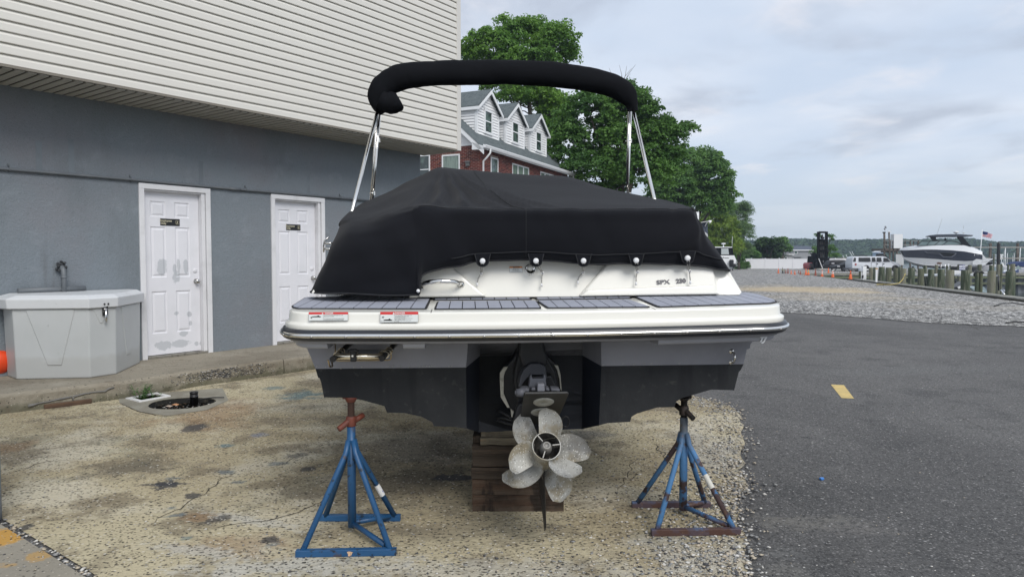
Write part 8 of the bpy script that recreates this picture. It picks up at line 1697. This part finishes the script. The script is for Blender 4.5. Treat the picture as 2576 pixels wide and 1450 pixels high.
for x, y, L_, rz, fb, sm_, lab in ((55.5, 82, 7, 10, 1.3, mat('hull_blue', (.03, .05, .14), .3), 'dark blue boat behind the far piles left of the right edge'), (60, 80, 6, -15, 1.2, cwhite, 'white boat with black engine under the tall black pile'), (66, 84, 8, 5, 1.6, cwhite, 'white boat partly hidden behind the rightmost far piles'), (50, 84, 5, 30, 1.1, dkp, 'black boat with fittings just right of the cruiser stern')):
    t = hull_boat('moored_boat', lab, x, y, -1.6, L_, 2.4, R(rz), sm_, cwhite, 'boat', fb, WG_)
    m_ = MB(); m_.prism([(0, -.9, fb), (.6, -.9, fb + .7), (.7, -.9, fb + .7), (.5, -.9, fb)], (0, 1.8, 0)); m_.build('windscreen', wsg, t)
    m_ = MB(); m_.cbox((-L_ / 2 - .2, 0, fb + .2), (.5, .45, .8), .1); m_.build('outboard', dk1, t)
    m_ = MB(); m_.tube([(-.5, -1, fb), (-.5, -1, fb + 1.3), (-.5, 1, fb + 1.3), (-.5, 1, fb)], .03, 6); m_.tube([(.5, -1, fb), (.3, -1, fb + 1.3)], .03, 6); m_.build('canopy_frame', chrome, t)
cnb = mat('canvas_blue', (.025, .045, .13), .8); t = thing('boat_canvas', 'blue canvas boat awning with a clear panel at the right edge', 'awning'); m_ = MB(); m_.prism([at(2558, 664, 72), at(2568, 659, 72), at(2584, 657, 72), at(2590, 672, 72), at(2556, 668, 72)], (0, 1.5, 0)); m_.build('canvas', cnb, t); m_ = MB(); m_.prism([at(2552, 677, 71.8), at(2562, 667, 71.8), at(2572, 677, 71.8)], (0, .05, 0)); m_.build('clear_window', wsg, t)
MGp = 'bare masts beyond the docks'
for i, (u, vt, w_) in enumerate([(2519.5, 640, 1.4), (2525, 629, 1.0), (2529.5, 622.5, 2.4), (2533, 636, 1.4), (2551.5, 636, 1.3), (2557, 631, 1.6), (2561, 622, 2.2), (2565.5, 621.5, 2.2), (2548, 643, 1.2)]):
    Y = 150 + i; a = at(u, vt, Y); m_ = MB(); r_ = w_ / 2 * Y / F; m_.tube([(a.x, Y, -2.3), (a.x + (.15 if i % 2 else 0), Y, a.z)], [r_, r_ * .7], 6); o = m_.build('boat_mast', wtr)
    props(o, ['short mast just right of the black pile', 'thin mast third from the black pile', 'thick bright mast standing tallest just right of the black pile', 'short mast leaning on the thick bright one', 'short mast in the middle of the right group', 'medium mast left of the tallest pair', 'left one of the tallest pair of masts', 'right one of the tallest pair of masts', 'shortest mast left of the right group'][i], 'mast', MGp)
for i, (u0, v0, u1, v1) in enumerate([(2128, 640, 2136, 650), (2137, 632, 2151, 650), (2120, 642, 2127, 650), (2143, 632, 2155, 648)]):
    m_ = MB(); m_.tube([at(u0, v0, 160), at(u1, v1 + 6, 160)], .05, 5); props(m_.build('outrigger_pole', wtr), ['thin slanting pole second from the left above the parked cars', 'long slanting pole third above the parked cars', 'leftmost short slanting pole above the parked cars', 'rightmost long slanting pole just left of the van roof'][i], 'pole', 'slanting fishing poles above the parked cars')
pk = thing('far_dock_house', 'low pale pink-roofed dock building peeping over the parked cars', 'building'); m_ = MB(); a, b_ = at(2117, 649, 170), at(2148, 660, 170); m_.b2((a.x, 170, -2.3), (b_.x, 176, a.z)); m_.build('wall', mat('pink_wall', (.55, .42, .37), .8), pk)
wb_ = thing('white_cabin', 'small white flybridge with dark openings right of the tall black pile', 'boat cabin'); m_ = MB(); a, b_ = at(2514.5, 639, 140), at(2524, 643, 140); m_.b2((a.x, 140, b_.z), (b_.x, 142, a.z)); a, b_ = at(2514.5, 645, 140), at(2522.5, 652, 140); m_.b2((a.x, 140, b_.z), (b_.x, 142, a.z)); m_.build('cabin', wtr, wb_)
m_ = MB(); 
for u in (2515.5, 2521.5): a = at(u, 645, 140); m_.b2((a.x - .06, 140.5, a.z - 1), (a.x + .06, 140.7, a.z + .5))
m_.build('post', rubber, wb_)
# ================================================================== FAR SHORE
def hz_(x, Y):
    u = 1288 + F * x / Y; return u
sil = [(-400, 612), (1500, 612), (1880, 610), (1960, 606), (2020, 604), (2060, 606), (2110, 608), (2180, 607), (2240, 606), (2310, 606), (2380, 604), (2430, 603), (2470, 607), (2500, 612), (2540, 614), (2576, 611), (2700, 614), (3400, 616)]
su, sv = zip(*sil)
def hh(x, Y0=620): return H + (648 - (np.interp(1288 + F * x / Y0, su, sv) + 5)) * Y0 / F
hm_ = MB(); rows = []
for k, (Y, f_) in enumerate(((520, -.15), (530, .02), (560, .45), (590, .8), (620, 1), (700, 1.0))):
    rows.append([Vector((x * Y / 620, Y, -2.5 + (hh(x) + 1.0) * max(0, f_) + (f_ < 0) * -1)) for x in range(-700, 900, 12)])
hm_.grid(rows, 0, True); hm_.build('hills', mat('wood_floor', (.02, .035, .018), .9), kind='structure')
r_ = np.random.default_rng(21); nT = 5200; Yt_ = r_.uniform(528, 640, nT); ut = r_.uniform(1700, 2720, nT); xt = (ut - 1288) / F * Yt_
prof_f = np.interp(Yt_, [520, 530, 560, 590, 620, 700], [0, .02, .45, .8, 1, 1]); zt_ = -2.5 + (H + (648 - (np.interp(ut, su, sv) + 5)) * 620 / F + 1) * prof_f
rad_ = r_.uniform(1.7, 4.2, nT); per = 46
d_ = r_.normal(size=(nT, per, 3)); d_ /= np.linalg.norm(d_, axis=2)[:, :, None]; d_[:, :, 2] = np.abs(d_[:, :, 2]); 
P = np.stack([xt, Yt_, zt_ + rad_ * .25], 1)[:, None] + d_ * rad_[:, None, None] * np.array([1, 1, .95]) * r_.uniform(.82, 1.05, (nT, per, 1)); P = P.reshape(-1, 3); D = d_.reshape(-1, 3) + r_.normal(size=(nT * per, 3)) * .35; D /= np.linalg.norm(D, axis=1)[:, None]
t_ = np.cross(D, r_.normal(size=D.shape)); t_ /= np.linalg.norm(t_, axis=1)[:, None]; s_ = np.cross(D, t_); ll = (np.repeat(rad_, per) * r_.uniform(.28, .5, nT * per))[:, None]
V = np.stack([P - t_ * ll, P + s_ * ll * .8, P + t_ * ll, P - s_ * ll * .8], 1).reshape(-1, 3)
wm2 = [leafmat('wood_a', (.028, .060, .022), (.040, .080, .026), (.05, .095, .03), .02, .15), leafmat('wood_b', (.036, .072, .024), (.05, .095, .03), (.06, .11, .035), .03, .15), leafmat('wood_c', (.022, .048, .020), (.03, .062, .025), (.04, .075, .03), .02, .15)]
o = link('far_woods', np_mesh('far_woods', V, np.arange(nT * per * 4).reshape(-1, 4), wm2, np.repeat(r_.integers(0, 3, nT), per))); props(o, kind='stuff')
fh = thing('shore_house', 'tiny pale blue house among the trees on the far shore', 'house'); Yh = 525; a, b_ = at(2209, 631, Yh), at(2224, 640, Yh); m_ = MB(); m_.b2((a.x, Yh, -2), (b_.x, Yh + 8, at(0, 634, Yh).z)); m_.build('wall', mat('blue_house', (.32, .42, .55), .7), fh); m_ = MB(); m_.prism([(a.x - .5, Yh - .5, at(0, 634, Yh).z), (b_.x + .5, Yh - .5, at(0, 634, Yh).z), ((a.x + b_.x) / 2 + .5, Yh - .5, at(0, 629.5, Yh).z)], (0, 9, 0)); m_.build('roof', cwhite, fh)
for k in range(4): m_ = MB(); m_.b2((a.x + .4 + k * 1.05, Yh - .1, at(0, 639, Yh).z), (a.x + 1.0 + k * 1.05, Yh - .02, at(0, 636, Yh).z)); m_.build('window', wtr, fh)
m_ = MB(); a = at(2416.5, 622, 300); 
# low scrub along the fence and the back of the lot
pts = []; make = []
bl_ = [((u - 1288) / F * 124, 0, 0) for u in range(1790, 2200, 9)]
sh_ = [(p[0], 125 + random.uniform(-.5, 2), -.4 + random.uniform(0, .5), random.uniform(.8, 1.4), random.uniform(.5, 1.1)) for p in bl_]
o = make_leaves('shrubs', sh_, 260, 30, .35, lfC, None, .45, .8, 31); props(o, kind='stuff')
wd_ = [((u - 1288) / F * 120.6, 120.6, gz(120) + .1, .35, .25) for u in (1852, 1860, 1878, 2028, 2036, 2042, 2048)]
o = make_leaves('weeds', wd_, 60, 24, .22, lfW, None, .25, 1.0, 32); props(o, kind='stuff')
vn = [((u - 1288) / F * 119, 119, z_ - .3, .6, .7) for u, z_ in ((1860, 0), (1866, .5), (1872, 0), (1880, .3), (1856, 1.2), (1864, 1.6), (1790, .4), (1782, 1.2))]
o = make_leaves('vines', vn, 120, 40, .26, lfC, None, .4, .9, 33); props(o, kind='stuff')
# ================================================================== AIR
hb2 = MB(); hb2.b2((-1100, -60, -4.2), (1100, 770, 30)); hv = bpy.data.materials.new('haze'); hv.use_nodes = True; t = hv.node_tree; t.nodes.clear(); oo = t.nodes.new('ShaderNodeOutputMaterial'); pv = t.nodes.new('ShaderNodeVolumePrincipled')
pv.inputs['Color'].default_value = (.66, .79, .96, 1); pv.inputs['Density'].default_value = .00042; pv.inputs['Anisotropy'].default_value = .2; t.links.new(pv.outputs[0], oo.inputs['Volume'])
hb2.build('haze', hv, kind='stuff')
